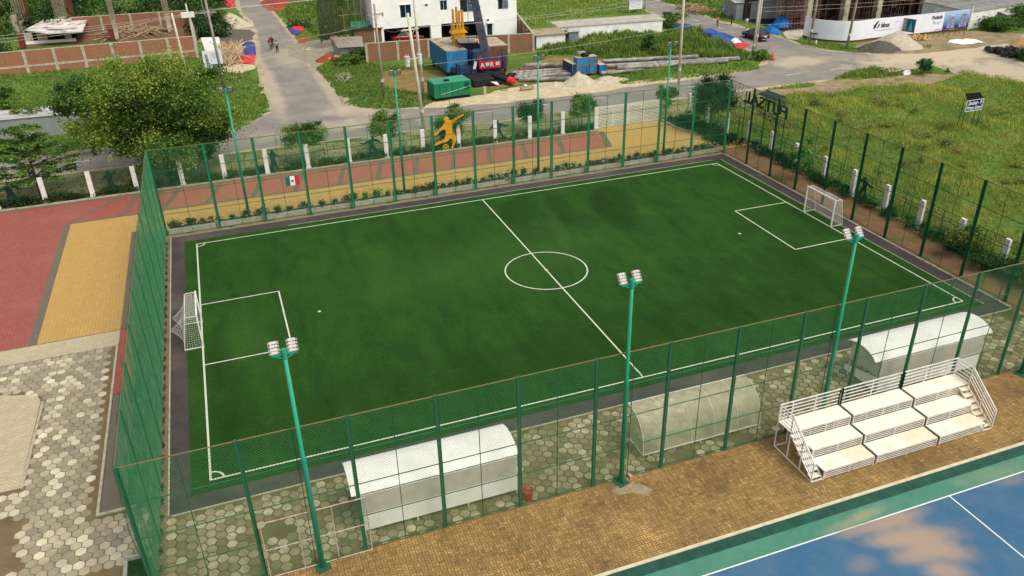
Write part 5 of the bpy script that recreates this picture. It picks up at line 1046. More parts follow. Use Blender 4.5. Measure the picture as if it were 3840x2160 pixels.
# ---------------------------------------------------- drilling rig, containers, generator, machinery
M_CB = mat('container blue', (44,126,168), (34,102,146), scale=.9, rough=.55, c3=(78,96,100), s3=.7, bump=.2, bs=8); M_CT = mat('rusty board top', (186,172,146), (150,128,100), scale=1.1, c3=(122,92,70), s3=.9); M_RS = mat('rust', (124,80,60), (98,62,48), scale=1.2, c3=(70,78,86), s3=.8); M_DB = mat('dark blue steel', (34,58,96), (28,44,74), scale=1, rough=.5, c3=(66,68,70), s3=.8); M_BLK = mat('oily black', (38,38,38), (26,26,26), scale=2)
RZ = -.12
def crate_block(label, cx, cy, lx, ly, z0, z1, rz, mb, mt, name='container', cat='container', planks=4, feet=True):
    t = thing(name, label, cat, (cx,cy,0)); g = MB(); g.obox(cx,cy,z0,z1,lx,ly,rz); g.build('body', mb, t); ca, sa = math.cos(rz), math.sin(rz); T = lambda a, b: (cx+ca*a-sa*b, cy+sa*a+ca*b)
    g = MB()
    for k in range(planks):
        b = -ly/2+ly*(k+.5)/planks; x, y = T(0, b); g.obox(x,y,z1,z1+.06,lx+.06,ly/planks-.1,rz)
    g.build('top_board', mt, t)
    g = MB()
    for a, b in ((-1,-1),(1,-1),(1,1),(-1,1)): x, y = T(a*lx/2, b*ly/2); g.obox(x,y,z0-.02,z1+.03,.09,.09,rz)
    n = max(2, int(lx/.45))
    for k in range(n): x, y = T(-lx/2+lx*(k+.5)/n, -ly/2-.012); g.obox(x,y,z0+.1,z1-.1,.05,.05,rz)
    x, y = T(0, -ly/2-.02); g.obox(x,y,(z0+z1)/2+.1,(z0+z1)/2+.18,lx,.04,rz); g.build('front_ribs', mb, t); g = MB()
    n = max(2, int(ly/.45))
    for k in range(n): x, y = T(-lx/2-.012, -ly/2+ly*(k+.5)/n); g.obox(x,y,z0+.1,z1-.1,.05,.05,rz)
    g.build('side_ribs', mb, t)
    if feet:
        g = MB()
        for a in (-1, 1):
            for b in (-1, 1): x, y = T(a*lx*.42, b*ly*.42); g.obox(x,y,-.04,z0,.3,.3,rz)
        g.build('feet', M_BLK, t)
    return t
crate_block('blue counterweight container with a rusty boarded top, left of the rig', 9.72,56.0,2.55,7.9,.75,3.2,0,M_CB,M_CT,planks=7); crate_block('brown rusty container right of the rig with pale boarded top', 14.85,54.9,3.0,5.4,.75,3.28,-.06,M_RS,M_CT,planks=5)
t = thing('drilling_rig', 'blue static pile driving rig with a leaning crane boom and red sign', 'rig', (12.5,51.5,0))
g = MB(); g.obox(12.2,51.7,.85,1.45,6.6,1.6,-.05); g.obox(12.2,54.6,.85,1.4,1.6,5.0,-.02); g.build('chassis', M_DB, t)
g = MB(); g.obox(12.2,52.6,1.45,3.0,1.9,1.5,-.05); g.obox(11.75,54.4,1.45,3.6,1.3,1.6,-.05); g.obox(12.5,53.9,1.45,2.6,1.0,1.2,0); g.build('engine_housing', M_DB, t)
g = MB(); g.bar((13.35,51.3,1.6),(11.5,52.1,12.6),1.05,.95,w2=.85); g.build('boom', mat('boom blue', (46,66,98), (92,88,86), scale=.8, lo=.4, hi=.62, rough=.5), t)
g = MB()
for k in range(9): u0, u1 = k/9, (k+.5)/9; p_, q_ = Vector((13.3,50.75,2.0)), Vector((11.5,51.55,12.2)); e_ = .42*(-1)**k; g.bar(p_.lerp(q_,u0)+Vector((e_,0,0)), p_.lerp(q_,u1)+Vector((-e_,0,0)), .05)
g.build('boom_lacing', M_DB, t)
g = MB(); g.obox(11.85,50.9,1.45,3.3,1.15,1.1,-.05,taper=.94); c_ = g.build('cab', M_DB, t); g = MB(); g.obox(11.95,50.31,2.1,2.9,.62,.05,-.05); g.build('cab_window', mat('red frame window', (132,50,52), (84,50,56), scale=3), c_)
g = MB(); g.add([(11.05,50.1,1.35),(11.35,50.0,1.3),(11.6,50.1,2.1),(11.3,50.2,2.2),(11.05,50.16,1.35),(11.35,50.06,1.3),(11.6,50.16,2.1),(11.3,50.26,2.2)], [(0,1,2,3),(7,6,5,4),(0,4,5,1),(1,5,6,2),(2,6,7,3),(3,7,4,0)]); g.build('light_panel', mat('pale panel', (196,192,182), var=.1), t)
g = MB(); g.obox(13.25,50.25,1.2,2.15,2.8,.5,-.04); sb_ = g.build('sign_box', mat('sign red', (186,42,44), (160,34,38), scale=1.5, rough=.5), t)
for a, w_ in ((.72,.45),(2.0,.5)): g = MB(); g.bar((11.9+a,49.97,1.72),(11.9+a+w_,49.95,1.76),.02,.42); g.build('peeled_patch', mat('peeled blue white', (128,166,188), (206,206,204), scale=3), sb_)
text_mesh('A', .80, (11.95,49.96,1.42), (1,-.04,0), (0,0,1), .02, 'sign_letter', M_WT, sb_); text_mesh('R', .80, (13.15,49.92,1.42), (1,-.04,0), (0,0,1), .02, 'sign_letter', M_WT, sb_)
g = MB(); g.obox(13.2,50.4,2.15,2.25,2.9,.7,-.04); g.build('walkway', M_DB, t)
for a_ in ((15.1,50.4,.9,2.7,.4,.45),(11.2,50.4,-.05,.9,.5,.6),(14.6,50.6,-.05,.9,.35,.35),(11.6,54.5,-.05,.9,.8,.9),(9.4,50.9,.6,1.9,.4,.5),(10.6,51.0,.75,1.5,2.2,.9)): g = MB(); g.obox(*a_,0); g.build('outrigger', M_DB, t)
g = MB(); g.obox(11.3,48.6,-.05,.75,2.6,3.6,.05); g.obox(12.9,49.6,-.05,.8,3.6,1.6,.1); g.bar((12.6,50.5,.75),(14.3,46.2,.4),.7,n=8); g.bar((13.5,50.5,.5),(15.1,46.6,.3),.35,n=8); g.obox(12.6,47.1,-.05,.35,1.8,1.0,.2); g.build('track_beam', M_BLK, t)
g = MB(); g.add([(10.4,53.0,3.95),(12.6,52.7,3.85),(12.8,54.6,4.0),(10.5,55.1,4.1),(10.4,53.0,3.9),(12.6,52.7,3.8),(12.8,54.6,3.95),(10.5,55.1,4.05)], [(0,1,2,3),(7,6,5,4),(0,4,5,1),(1,5,6,2),(2,6,7,3),(3,7,4,0)]); g.build('canopy', mat('tin canopy', (150,148,140), (120,116,106), scale=2), t)
for x, y, z1 in ((10.45,53.1,3.9),(12.5,52.8,3.8),(12.95,51.9,4.4)): g = MB(); g.bar((x,y,1.4),(x,y,z1),.1); g.build('canopy_post', M_DB, t)
for k in range(3): g = MB(); g.path([Vector(((12.3,51.4,2.9),(13.2,50.9,1.9),(11.6,53.4,3.6))[k]).lerp(Vector((11.5,52.1,12.4)), j/6)+Vector((0,0,-.25*math.sin(j/6*3.14))) for j in range(7)], .05, 4); g.build('cable', M_BLK, t)
for k in range(4): g = MB(); g.path([(11.6+k*.35,51.2,1.6),(11.7+k*.35,50.5,1.9-.15*k),(12.0+k*.3,50.0,1.2),(12.4+k*.3,49.9,.7)], .07, 4); g.build('hose', M_BLK, t)
t2 = thing('clamp_cylinders', 'three upright yellow hydraulic cylinders on a yellow base behind the rig', 'cylinders', (11.0,55.6,0)); M_YC = mat('machine yellow', (218,158,30), (194,134,26), scale=1.5, rough=.5)
g = MB(); g.obox(11.05,55.6,1.4,4.65,1.4,1.1,0); g.obox(11.05,55.6,4.65,5.0,2.05,1.3,0,taper=.8); g.build('base_block', M_YC, t2)
for x, y, zt_ in ((10.45,55.5,7.42),(11.05,56.0,7.6),(11.15,55.2,7.25),(11.65,55.6,7.2)): g = MB(); g.bar((x,y,4.9),(x,y,zt_),.30,n=12); g.bar((x,y,zt_),(x,y,zt_+.08),.19,n=8); g.build('cylinder', M_YC, t2)
g = MB(); g.path([(9.95,54.9,4.75),(9.95,54.9,5.2),(10.3,54.8,5.35),(11.8,54.8,5.35),(12.1,54.9,5.2),(12.1,54.9,4.75)], .06, 5); g.build('guard_rail', M_YC, t2)
# generator
t = thing('generator', 'green generator canopy on a skid by the road with a twin exhaust', 'generator', (6.3,44.3,0)); M_GG = mat('generator green', (12,118,76), (12,102,68), scale=1, rough=.45, spec=.4)
gx0, gy0, ga = 4.15, 42.95, .06; cx, cy = 6.35, 44.25
g = MB(); g.obox(cx,cy,.28,1.85,4.35,2.5,ga); g.build('canopy', M_GG, t); g = MB(); g.obox(cx,cy,1.85,1.93,4.3,2.45,ga,taper=.96); g.build('top', mat('faded green', (66,142,112), (52,126,98), scale=1.4), t)
g = MB(); g.obox(cx,cy,-.04,.28,4.1,2.2,ga); g.build('skid', M_BLK, t)
for k in (-1.45,-.72,0,.72): g = MB(); g.obox(cx+k*math.cos(ga),cy-1.265+k*math.sin(ga),.4,1.75,.03,.03,ga); g.build('door_seam', mat('deep green', (12,84,56)), t)
g = MB()
for k in range(9): g.obox(cx+1.75,cy-1.165-.0,.9+k*.09,.93+k*.09,.6,.05,ga)
g.build('louvre', mat('deep green', (12,84,56)), t)
for k in (-.9,-.25): g = MB(); g.tube([(cx+k-.5,cy-.2,1.9),(cx+k-.5,cy-.2,2.25),(cx+k-.5,cy-.35,2.32)], [.04,.04,.04], 6); g.build('exhaust_pipe', mat('brass pipe', (170,140,84)), t)
g = MB(); g.obox(cx-.45,cy-.7,1.9,2.1,.5,.5,ga); g.build('muffler', M_BLK, t)
g = MB(); g.path([(cx-1.75,cy-1.33,.62),(cx-.8,cy-1.3,.72),(cx+.3,cy-1.24,.92),(cx+2.15,cy-1.14,1.22)], .03, 4); g.build('cord', M_WT, t)
# blue boxes on piles
def bbox(label, x0, x1, y0, y1, z0, z1, m=M_CB): 
    t = thing('steel_box', label, 'box', ((x0+x1)/2,(y0+y1)/2,z0), 'blue steel boxes'); g = MB(); g.box(x0,x1,y0,y1,z0,z1); g.build('body', m, t)
    g = MB(); e = .03
    for x in (x0,x1): g.box(x-e,x+e,y0-e,y0+e,z0,z1)
    for z in (z0,z1): g.box(x0,x1,y0-e,y0+e,z-e,z+e)
    g.build('edge_frame', mat('box edge', (120,120,112), (90,86,80), scale=4), t); g = MB(); g.box(x0+.02,x1-.02,y0+.02,y1-.02,z1,z1+.03); g.build('lid', M_CT, t)
bbox('left tall blue box of the machinery cluster, darker than the rest', 22.4,23.0,46.4,49.4,.05,1.5,M_DB); bbox('left of the three small blue boxes', 23.05,23.75,46.4,47.6,.3,1.25); bbox('middle one of the three small blue boxes', 23.85,24.6,46.4,47.6,.25,1.2,M_TC); bbox('right one of the three small blue boxes', 24.75,25.6,46.4,47.6,.25,1.25); bbox('square blue box right of the three small ones', 25.95,26.9,46.2,48.6,.1,1.1,M_TC)
bbox('long blue box lying across the tops of the small ones', 23.1,25.8,46.5,47.7,1.32,2.15); t = thing('engine', 'dark engine block with a tin hood on top of the long blue box', 'engine', (24.2,47.1,2.2))
g = MB(); g.obox(24.3,47.0,2.2,2.62,.8,.6,.1); g.bar((24.0,46.7,2.4),(24.6,46.7,2.4),.3,n=8); g.build('block', M_BLK, t); g = MB(); g.obox(23.95,47.3,2.55,2.75,1.1,.5,.15,taper=.9); g.build('hood', mat('tin canopy'   , (150,148,140)), t)
# concrete piles
M_CP = mat('spun concrete', (158,152,142), (112,108,102), scale=1.2, lo=.42, hi=.6, c3=(88,84,80), s3=1.5, bump=.3, bs=8, stretch=(.35,1.5,1.5))
def cpile(a, b, r, lab, z=None): a, b = Vector((a[0],a[1],(z if z is not None else r))), Vector((b[0],b[1],(z if z is not None else r))); g = MB(); g.bar(a, b, 2*r, n=16); d = (b-a).normalized()*.03; g.bar(a-d,a+d*.1,2*r*.7,n=12); tag(g.build('concrete_pile', M_CP), lab, 'pile', 'long hollow concrete piles lying on the ground')
cpile((18.9,53.6),(23.5,51.6),.28,'short dark pile behind the brown pipe, left of the blue boxes'); cpile((16.0,50.3),(22.6,49.2),.28,'second pile from the road left of the blue boxes'); cpile((15.0,49.3),(22.5,48.0),.27,'pile beside the greasy winch, left of the blue boxes'); cpile((15.6,48.1),(22.4,46.9),.27,'grey pile left of the blue boxes, third from the road'); cpile((15.8,47.1),(21.6,44.9),.26,'pile nearest the road, its end at the sand heap')
cpile((27.2,50.2),(41.2,46.5),.28,'rear long pile right of the blue boxes'); cpile((27.4,48.9),(45.2,45.3),.28,'long middle pile right of the blue boxes'); cpile((28.8,47.2),(43.2,44.9),.27,'front pile right of the blue boxes, partly in grass'); cpile((26.0,46.0),(31,45.2),.22,'short buried pile under tall grass near the boxes'); cpile((28,49.5),(40.0,46.8),.25,'topmost pile lying over two others right of the boxes',.75)
g = MB(); g.bar((17.6,51.9,.2),(20.8,51.9,.22),.42,n=12); tag(g.build('rusty_pipe', M_RS), 'rusty brown pipe lying left of the concrete piles', 'pipe')
g = MB(); g.obox(15.4,48.6,-.04,.5,1.1,.7,.2); g.bar((14.9,48.4,.5),(15.9,48.5,.5),.5,n=10); g.bar((15.0,48.9,.6),(15.8,48.2,.75),.2,n=8); tag(g.build('winch', M_BLK), 'greasy black winch drum at the pile ends', 'winch')
g = MB(); g.bar((14.2,46.3,.55),(14.6,45.7,.5),.85,n=14); g.bar((14.15,46.35,.55),(14.65,45.6,.5),.35,n=10); tag(g.build('red_drum', M_TR), 'bright red rounded drum cover at the rig track end', 'drum')
p = at('b1',2400,830,.4); p = p-Vector((0,0,.4)); g = MB(); g.add([(p.x-.4,p.y,.55),(p.x+.3,p.y-.1,.45),(p.x+.5,p.y-.3,.1),(p.x+.1,p.y-.2,.15),(p.x-.45,p.y+.02,.52),(p.x+.1,p.y+.15,.45)], [(0,3,2,1),(4,3,0),(1,5,0),(1,2,5)]); tag(g.build('white_rag', M_TW), 'small white rag draped on the black track beam', 'rag')
p = at('b1',2300,950); g = MB(); g.obox(p.x,p.y,-.05,.85,.35,.35,.1,taper=.9); tag(g.build('concrete_stub', M_CONC), 'short concrete stub post right of the green generator', 'post')
p = at('c1',150,905); t = thing('low_table', 'low wooden bench with a white bag on the sand by the road', 'bench', (p.x,p.y,0)); g = MB(); g.obox(p.x,p.y,.32,.38,1.6,.6,.1); g.build('bench_top', M_TIM, t)
for a in (-.7,.7):
    for b in (-.22,.22): g = MB(); g.bar((p.x+a,p.y+b,0),(p.x+a,p.y+b,.33),.07); g.build('leg', M_TIM, t)
def blob(name, label, cat, c, r, m, sq=(1,1,.7)):
    g = MB(); vs = []; n, k = 10, 14
    for i in range(n+1):
        for j in range(k):
            a, b = math.pi*i/n, 2*math.pi*j/k; v = Vector((math.sin(a)*math.cos(b), math.sin(a)*math.sin(b), math.cos(a))); w = r*(1+.18*noise.noise(v*1.5+Vector(c)))
            vs.append((c[0]+v.x*w*sq[0], c[1]+v.y*w*sq[1], c[2]+v.z*w*sq[2]))
    g.add(vs, [(i*k+j,(i+1)*k+j,(i+1)*k+(j+1) % k,i*k+(j+1) % k) for i in range(n) for j in range(k)]); return tag(g.build(name, m, smooth=True), label, cat)
blob('white_bag', 'white knotted bag lying on the low bench by the road', 'bag', (p.x-.2,p.y,.52), .22, M_TW)
p = at('b1',2500,905); g = MB(); g.path([(p.x+.45*math.cos(a*.524),p.y+.35*math.sin(a*.524),.02) for a in range(13)], .05, 5); tag(g.build('hose_ring', M_BLK), 'coiled black hose on the sand in front of the rig', 'hose')
# ================================================================ UTILITY POLES AND WIRES
M_UP = mat('spun pole concrete', (208,200,180), (182,172,150), scale=1.4, rough=.85); M_UP2 = mat('grey pole concrete', (158,150,134), (130,122,106), scale=1.4); M_INS = mat('insulator', (70,62,56), (50,46,42)); M_WI = mat('cable', (196,194,184), (170,168,158), scale=8)
def upole(x, y, h, label, arm=None, r=.16, lean=(0,0), m=M_UP, band=True, arm_dir=(1,-.2)):
    t = thing('utility_pole', label, 'utility pole', (x,y,0), 'concrete utility poles'); top = Vector((x+lean[0], y+lean[1], h))
    g = MB(); g.tube([(x,y,-.05),(x+lean[0]*.5,y+lean[1]*.5,h*.5),top], [r,r*.85,r*.68], 10); g.build('shaft', m, t, smooth=True)
    if band: k = 1.6/h; g = MB(); g.bar((x+lean[0]*k,y+lean[1]*k,1.6),(x+lean[0]*k,y+lean[1]*k,1.95),r*2.15,n=10); g.build('band', mat('painted band', (214,210,202), (120,112,104), scale=5), t)
    if arm:
        d = Vector((*arm_dir,0)).normalized(); k = arm/h; c = Vector((x+lean[0]*k,y+lean[1]*k,arm)); g = MB(); g.bar(c-d*.95,c+d*.95,.12); g.bar(c-d*.6,c-Vector((0,0,.6)),.04); g.bar(c+d*.6,c-Vector((0,0,.6)),.04); g.build('crossarm', m, t)
        for s in (-.85,.1,.85): g = MB(); q = c+d*s; g.bar(q-Vector((0,0,.28)),q+Vector((0,0,.14)),.12,n=8); g.build('insulator', M_INS, t)
    return t
def wire(a, b, label, sag=.35, w=.034):
    a, b = Vector(a), Vector(b); g = MB(); n = 14; g.path([a.lerp(b, i/n)-Vector((0,0,sag*4*(i/n)*(1-i/n))) for i in range(n+1)], w, 3)
    return tag(g.build('power_line', M_WI), label, 'wire', 'overhead power lines')
upole(-.5,47.5,10.0,'square topped utility pole with one crossarm left of the twin poles',8.9,m=M_UP2,lean=(-.1,.1),arm_dir=(1,.15))
tp = upole(.6,33.7,11.1,'leaning pale utility pole at the roadside carrying two transformers',9.6,r=.19,lean=(-.75,.1),arm_dir=(1,.25))
u3 = at('b1',1685,955); upole(u3.x,u3.y,13.5,'tall pale pole just behind the transformer pole, top out of view',11.0,r=.17,lean=(-.4,0),arm_dir=(1,.25))
for q, s in (((-.55,33.75,6.2),-1),((.85,34.5,6.15),1)):
    g = MB(); x, y, z = q; g.bar((x,y,z),(x,y,z+.85),.5,n=14); g.bar((x,y,z+.85),(x,y,z+.95),.56,n=14); g.bar((x-.12,y,z+.95),(x-.12,y,z+1.15),.08,n=6); g.bar((x+.12,y,z+.95),(x+.12,y,z+1.15),.08,n=6); g.bar((x,y,z+.7),(.25,33.7,z+.7),.08); g.build('transformer', mat('transformer grey', (206,204,194), (176,172,160), scale=3), tp)
g = MB(); g.obox(.2,34.0,6.3,7.0,.35,.3,0); g.path([(.35,33.5,8.3),(.7,33.45,5),(.9,33.4,3),(1.35,33.3,1.0)], .03, 4); g.build('switch_box', M_UP2, tp)
upole(-1.3,83.4,11.5,'grey utility pole in the grass beside the left road, top out of view',None,m=M_UP2,lean=(-.3,0))
upole(32.2,38.1,13.5,'tall white pole beside the road right of the blue boxes',None,r=.17,lean=(-.25,0)); upole(47.4,45.6,12.5,'front one of the two tall poles by the maroon car',None,r=.17,lean=(.25,0)); upole(51.2,50.3,12.5,'rear one of the two tall poles by the maroon car',None,r=.16,lean=(.2,0))
upole(-17.3,58.9,11.5,'tall grey utility pole with a crossarm behind the first far floodlight',8.7,r=.18,m=M_UP2,lean=(-.35,.2),arm_dir=(1,0))
upole(-21.2,61.2,8.6,'shorter pole half hidden by the big tree crown',None,r=.16,lean=(-.3,0)); upole(-19.9,79.3,7.0,'thin pole with a white box at the end of the long brick wall',None,r=.13,lean=(-.2,0))
q = Vector((-20.2,78.9,5.6)); g = MB(); g.obox(q.x+.1,q.y-.2,5.3,6.0,1.7,.3,0); tag(g.build('meter_box', M_PIL), 'white box fixed on the thin pole at the end of the brick wall', 'box')
upole(*at('a1',2090,262).xy,8.5,'thin far pole in front of the dark thicket near the sand mounds',None,r=.10,lean=(-.6,0),m=M_UP2,band=False); upole(*at('c1',1335,85).xy,9,'far pole beside the notice board on the side road',None,r=.15)
upole(*at('d1',415,440).xy,12.5,'leaning pole at the left end of the white hoarding',None,r=.17,m=M_UP2,lean=(.55,0)); upole(*at('d1',790,485).xy,12.5,'leaning pole in the middle of the white hoarding, by the dark gravel',None,r=.17,m=M_UP2,lean=(.75,0))
g = MB(); p = at('d1',400,395); g.bar((p.x,p.y,0),(p.x-.1,p.y,5.2),.10,n=6); tag(g.build('bamboo_pole', M_BAM), 'thin bamboo pole standing just left of the first hoarding pole', 'pole')
far_ = Vector((53.2,85.2,8.2)); A_ = Vector((-17.6,59.1,8.85))
for k, dz in enumerate((0,0,0)):
    o = Vector(((k-1)*.85,0,0)); L_ = A_+o; wire(L_+Vector((0,0,.1)), far_+o*1.2+Vector((0,0,.1)), ('left','middle','right')[k]+' of three wires from the crossarm pole to the notice board pole', .5); wire(L_+Vector((-30,-2.0,-.5-.45*k)), L_, ('upper','middle','lower')[k]+' one of three wires running left over the brick wall', .4)
B_ = Vector((-.6,47.6,8.95)); Cp = Vector((-.1,33.8,9.7)); Dp = Vector((32,38.1,10.3)); Ep = Vector((47.6,45.6,11)); Fp = Vector((59.9,49.9,10.2))
for k in (0,1):
    wire(B_+Vector((k*1.2-.6,.1,0)), Cp+Vector((k*1.2-.6,0,0)), ('left','right')[k]+' wire between the square pole and the transformer pole', .9, .028)
    wire(Cp+Vector((k*1.0,.2*k,.05)), Dp+Vector((0,0,-.5*k)), ('upper','lower')[k]+' wire from the transformer pole toward the tall white pole', .5, .028); wire(Dp+Vector((0,0,-.5*k)), Ep+Vector((0,0,-.4*k)), ('upper','lower')[k]+' wire from the tall white pole to the pair by the car', .4, .028)
for k, (z0, z1) in enumerate(((6.9,6.4),(6.0,5.6),(5.5,5.1),(3.9,3.5))): wire((47.6,45.6,z0+.3), (110,47,z1-.2), ('topmost','second','third','lowest')[k]+' wire running right across the scaffolded building', .6, .028)
wire((-17.3,58.9,4.6), (-1.0,60.9,5.2), 'low wire crossing the left road toward the tin hut', .25); wire((-1.0,60.9,5.2),(4.2,74.2,3.4),'service wire from mid air over the hut to the white building', .1, .02); wire((1.0,33.7,6.2),(46,52,4.0),'low sagging wire from the transformer pole passing above the blue rig', .5, .028)
# ================================================================ HOARDING AND SITE ON THE RIGHT
t = thing('site_hoarding', 'long curved white hoarding with printed company name and tower pictures', 'hoarding', (72,48,0)); M_HB = mat('hoarding white', (232,233,238), (222,224,230), scale=.6, rough=.5)
HP = [at('d1',350,370),at('d1',440,395),at('d1',560,412),at('d1',690,422),at('d1',800,425),at('d1',900,418),at('d1',1100,392),at('d1',1500,350),at('d1',2020,292)]; ZT = 2.8
def spl(P, n=8):
    out = []
    for i in range(len(P)-1):
        p0, p1, p2, p3 = P[max(0,i-1)], P[i], P[i+1], P[min(len(P)-1,i+2)]
        for k in range(n): u = k/n; out.append(.5*((2*p1)+(p2-p0)*u+(2*p0-5*p1+4*p2-p3)*u*u+(3*p1-p0-3*p2+p3)*u**3))
    return out+[P[-1]]
HS = spl(HP); g = MB(); vs = []
for p in HS: vs += [(p.x,p.y,.22),(p.x,p.y,ZT),(p.x+.03,p.y+.07,ZT),(p.x+.03,p.y+.07,.22)]
g.add(vs, [(i*4+k,(i+1)*4+k,(i+1)*4+(k+1) % 4,i*4+(k+1) % 4) for i in range(len(HS)-1) for k in range(4)]+[(3,2,1,0)]); g.build('panel', M_HB, t)
g = MB(); vs = []
for p in HS: vs += [(p.x,p.y+.03,-.05),(p.x,p.y+.03,.24),(p.x+.03,p.y+.2,.24),(p.x+.03,p.y+.2,-.05)]
g.add(vs, [(i*4+k,(i+1)*4+k,(i+1)*4+(k+1) % 4,i*4+(k+1) % 4) for i in range(len(HS)-1) for k in range(4)]); g.build('brick_base', mat('base brick', (112,66,54), (92,54,44), scale=3), t)
def on(xw):
    for a, b in zip(HS[:-1], HS[1:]):
        if a.x <= xw <= b.x and b.x > a.x: u = (xw-a.x)/(b.x-a.x); d = (b-a).normalized(); return a+(b-a)*u, d
M_TX = mat('print grey', (52,58,66), var=.05); c, d = on(70.2)
nrm = Vector((d.y,-d.x,0)); up_ = Vector((0,0,1))
text_mesh('bfour', .95, c+nrm*.05+up_*1.55, d, (0,0,1), .02, 'company_lettering', M_TX, t, xs=.72, bold=.012)
c2 = c-d*1.35+nrm*.06; g = MB()
g.plate([(0,1.5),(.25,1.45),(.5,1.75),(.45,1.95),(.75,2.3),(.95,2.5),(.6,2.45),(.1,2.0)], c2, d, (0,0,1), .015); g.plate([(.95,2.15),(1.05,1.9),(.9,1.6),(.6,1.42),(.78,1.75),(.8,1.95)], c2, d, (0,0,1), .015); g.build('company_emblem', M_TX, t)
g = MB(); 
q = c+d*-1.2+nrm*.05; g.bar(q+up_*1.2, q+d*3.3+up_*1.2, .01, .05)
g.build('fine_print', mat('pale print', (158,166,184)), t); g = MB(); q = c+d*2.3+nrm*.05; g.bar(q+up_*2.15, q+d*1.9+up_*2.15, .01, .05)
g.build('fine_print', mat('pale print', (158,166,184)), t)
c, d = on(79.0); nrm = Vector((d.y,-d.x,0)); text_mesh('Padatik', .72, c+nrm*.05+up_*1.95, d, (0,0,1), .02, 'project_lettering', M_TX, t, bold=.006, xs=.92)
g = MB(); q = c+d*.4+nrm*.05; pts = [(0,1.75),(.1,1.3),(.35,1.65),(.15,1.5),(.5,1.3),(.7,1.5),(.9,1.35),(1.1,1.55),(1.0,1.15),(1.3,1.5),(1.6,1.55)]
for a, b in zip(pts[:-1], pts[1:]): g.bar(q+d*a[0]+up_*a[1], q+d*b[0]+up_*b[1], .01, .04)
g.build('script_lettering', mat('pale print', (158,166,184)), t)
c, d = on(81.3); c3_, _ = on(86.0); Lp = (c3_-c).length; nrm = Vector((d.y,-d.x,0))
def skym(): 
    t_ = NT('printed sky'); s = t_.n.new('ShaderNodeSeparateXYZ'); t_.L(t_.tc.outputs['Object'], s.inputs[0]); r = t_.mix(t_.rng(s.outputs[2], 2.8, .5), col((170,205,235)), col((12,48,140))); r = t_.mix(t_.rng(t_.noise(1.1, 5, .6), .55, .75), r, col((90,160,215))); return t_.done(r, .4, .4)
g = MB(); g.add([c+nrm*.03+up_*.3, c+d*Lp+nrm*.03+up_*.3, c+d*Lp+nrm*.03+up_*2.85, c+nrm*.03+up_*2.85], [(0,1,2,3)]); pic = g.build('picture_panel', skym(), t)
M_TW2 = mat('printed tower', (216,216,226), (140,146,176), scale=6, lo=.4, hi=.6); g = MB()
for x0, wd, top in ((.75,1.3,2.55),(3.0,1.35,2.6)):
    g.plate([(x0,.5),(x0+wd*.45,.5),(x0+wd*.45,top),(x0+wd*.15,top-.35)], c+nrm*.04, d, (0,0,1), .01); g.plate([(x0+wd*.5,.5),(x0+wd,.5),(x0+wd*.85,top-.3),(x0+wd*.5,top)], c+nrm*.04, d, (0,0,1), .01)
g.build('printed_tower', M_TW2, t); g = MB()
for x0, wd, top in ((.75,1.3,2.4),(3.0,1.35,2.45)):
    z = .65
    while z < top-.25: g.bar(c+nrm*.055+d*(x0+.12)+up_*z, c+nrm*.055+d*(x0+wd*.9)+up_*(z-.05), .01, .075); z += .17
g.build('printed_floor_lines', mat('printed navy', (52,62,110)), t)
g = MB()
for x0, r in ((.35,.2),(2.5,.3),(4.6,.25)): g.plate([(x0+math.cos(a*.785)*r, .55+math.sin(a*.785)*r) for a in range(8)], c+nrm*.05, d, (0,0,1), .01)
g.build('printed_bushes', mat('printed green', (24,78,60)), t); g = MB(); g.bar(c+d*(Lp+.15)+up_*-.05, c+d*(Lp+.15)+up_*3.2, .22); g.build('end_post', M_UP, t)
# poster board in front
a0, a1 = aty('d1',1300,300,49.2), aty('d1',1440,340,46.9); t = thing('poster_board', 'small angled poster board on legs in front of the hoarding by the gravel', 'sign', ((a0.x+a1.x)/2,47.8,0)); b0, b1 = Vector((a0.x,48.6,0)), Vector((a1.x+.2,46.7,0)); d = (b1-b0).normalized(); Lb = (b1-b0).length; nrm = Vector((d.y,-d.x,0))
g = MB(); g.plate([(0,.75),(Lb,.75),(Lb,2.55),(0,2.55)], b0, d, (0,0,1), .05); g.build('board', mat('poster grey', (150,146,134), (120,118,110), scale=3), t); g = MB(); g.plate([(Lb*.4,.85),(Lb*.98,.85),(Lb*.98,2.5),(Lb*.4,2.5)], b0+nrm*.05, d, (0,0,1), .02); g.build('picture_panel', mat('poster teal', (30,104,128), (20,60,110), scale=1.2), t)
g = MB(); g.plate([(Lb*.58,.95),(Lb*.85,.95),(Lb*.78,1.7),(Lb*.72,2.3),(Lb*.66,1.7)], b0+nrm*.08, d, (0,0,1), .01); g.build('printed_tower', mat('printed pale teal', (120,176,180), (80,140,150), scale=6), t)
g = MB()
for k in range(7): g.bar(b0+nrm*.07+d*.2+up_*(1.15+k*.18), b0+nrm*.07+d*(Lb*(.25+.1*(k % 2)))+up_*(1.15+k*.18), .01, .05)
g.build('fine_print', M_WT, t)
for k in (0, Lb): g = MB(); g.bar(b0+d*k, b0+d*k+up_*2.6, .08); g.build('leg', M_RS, t)
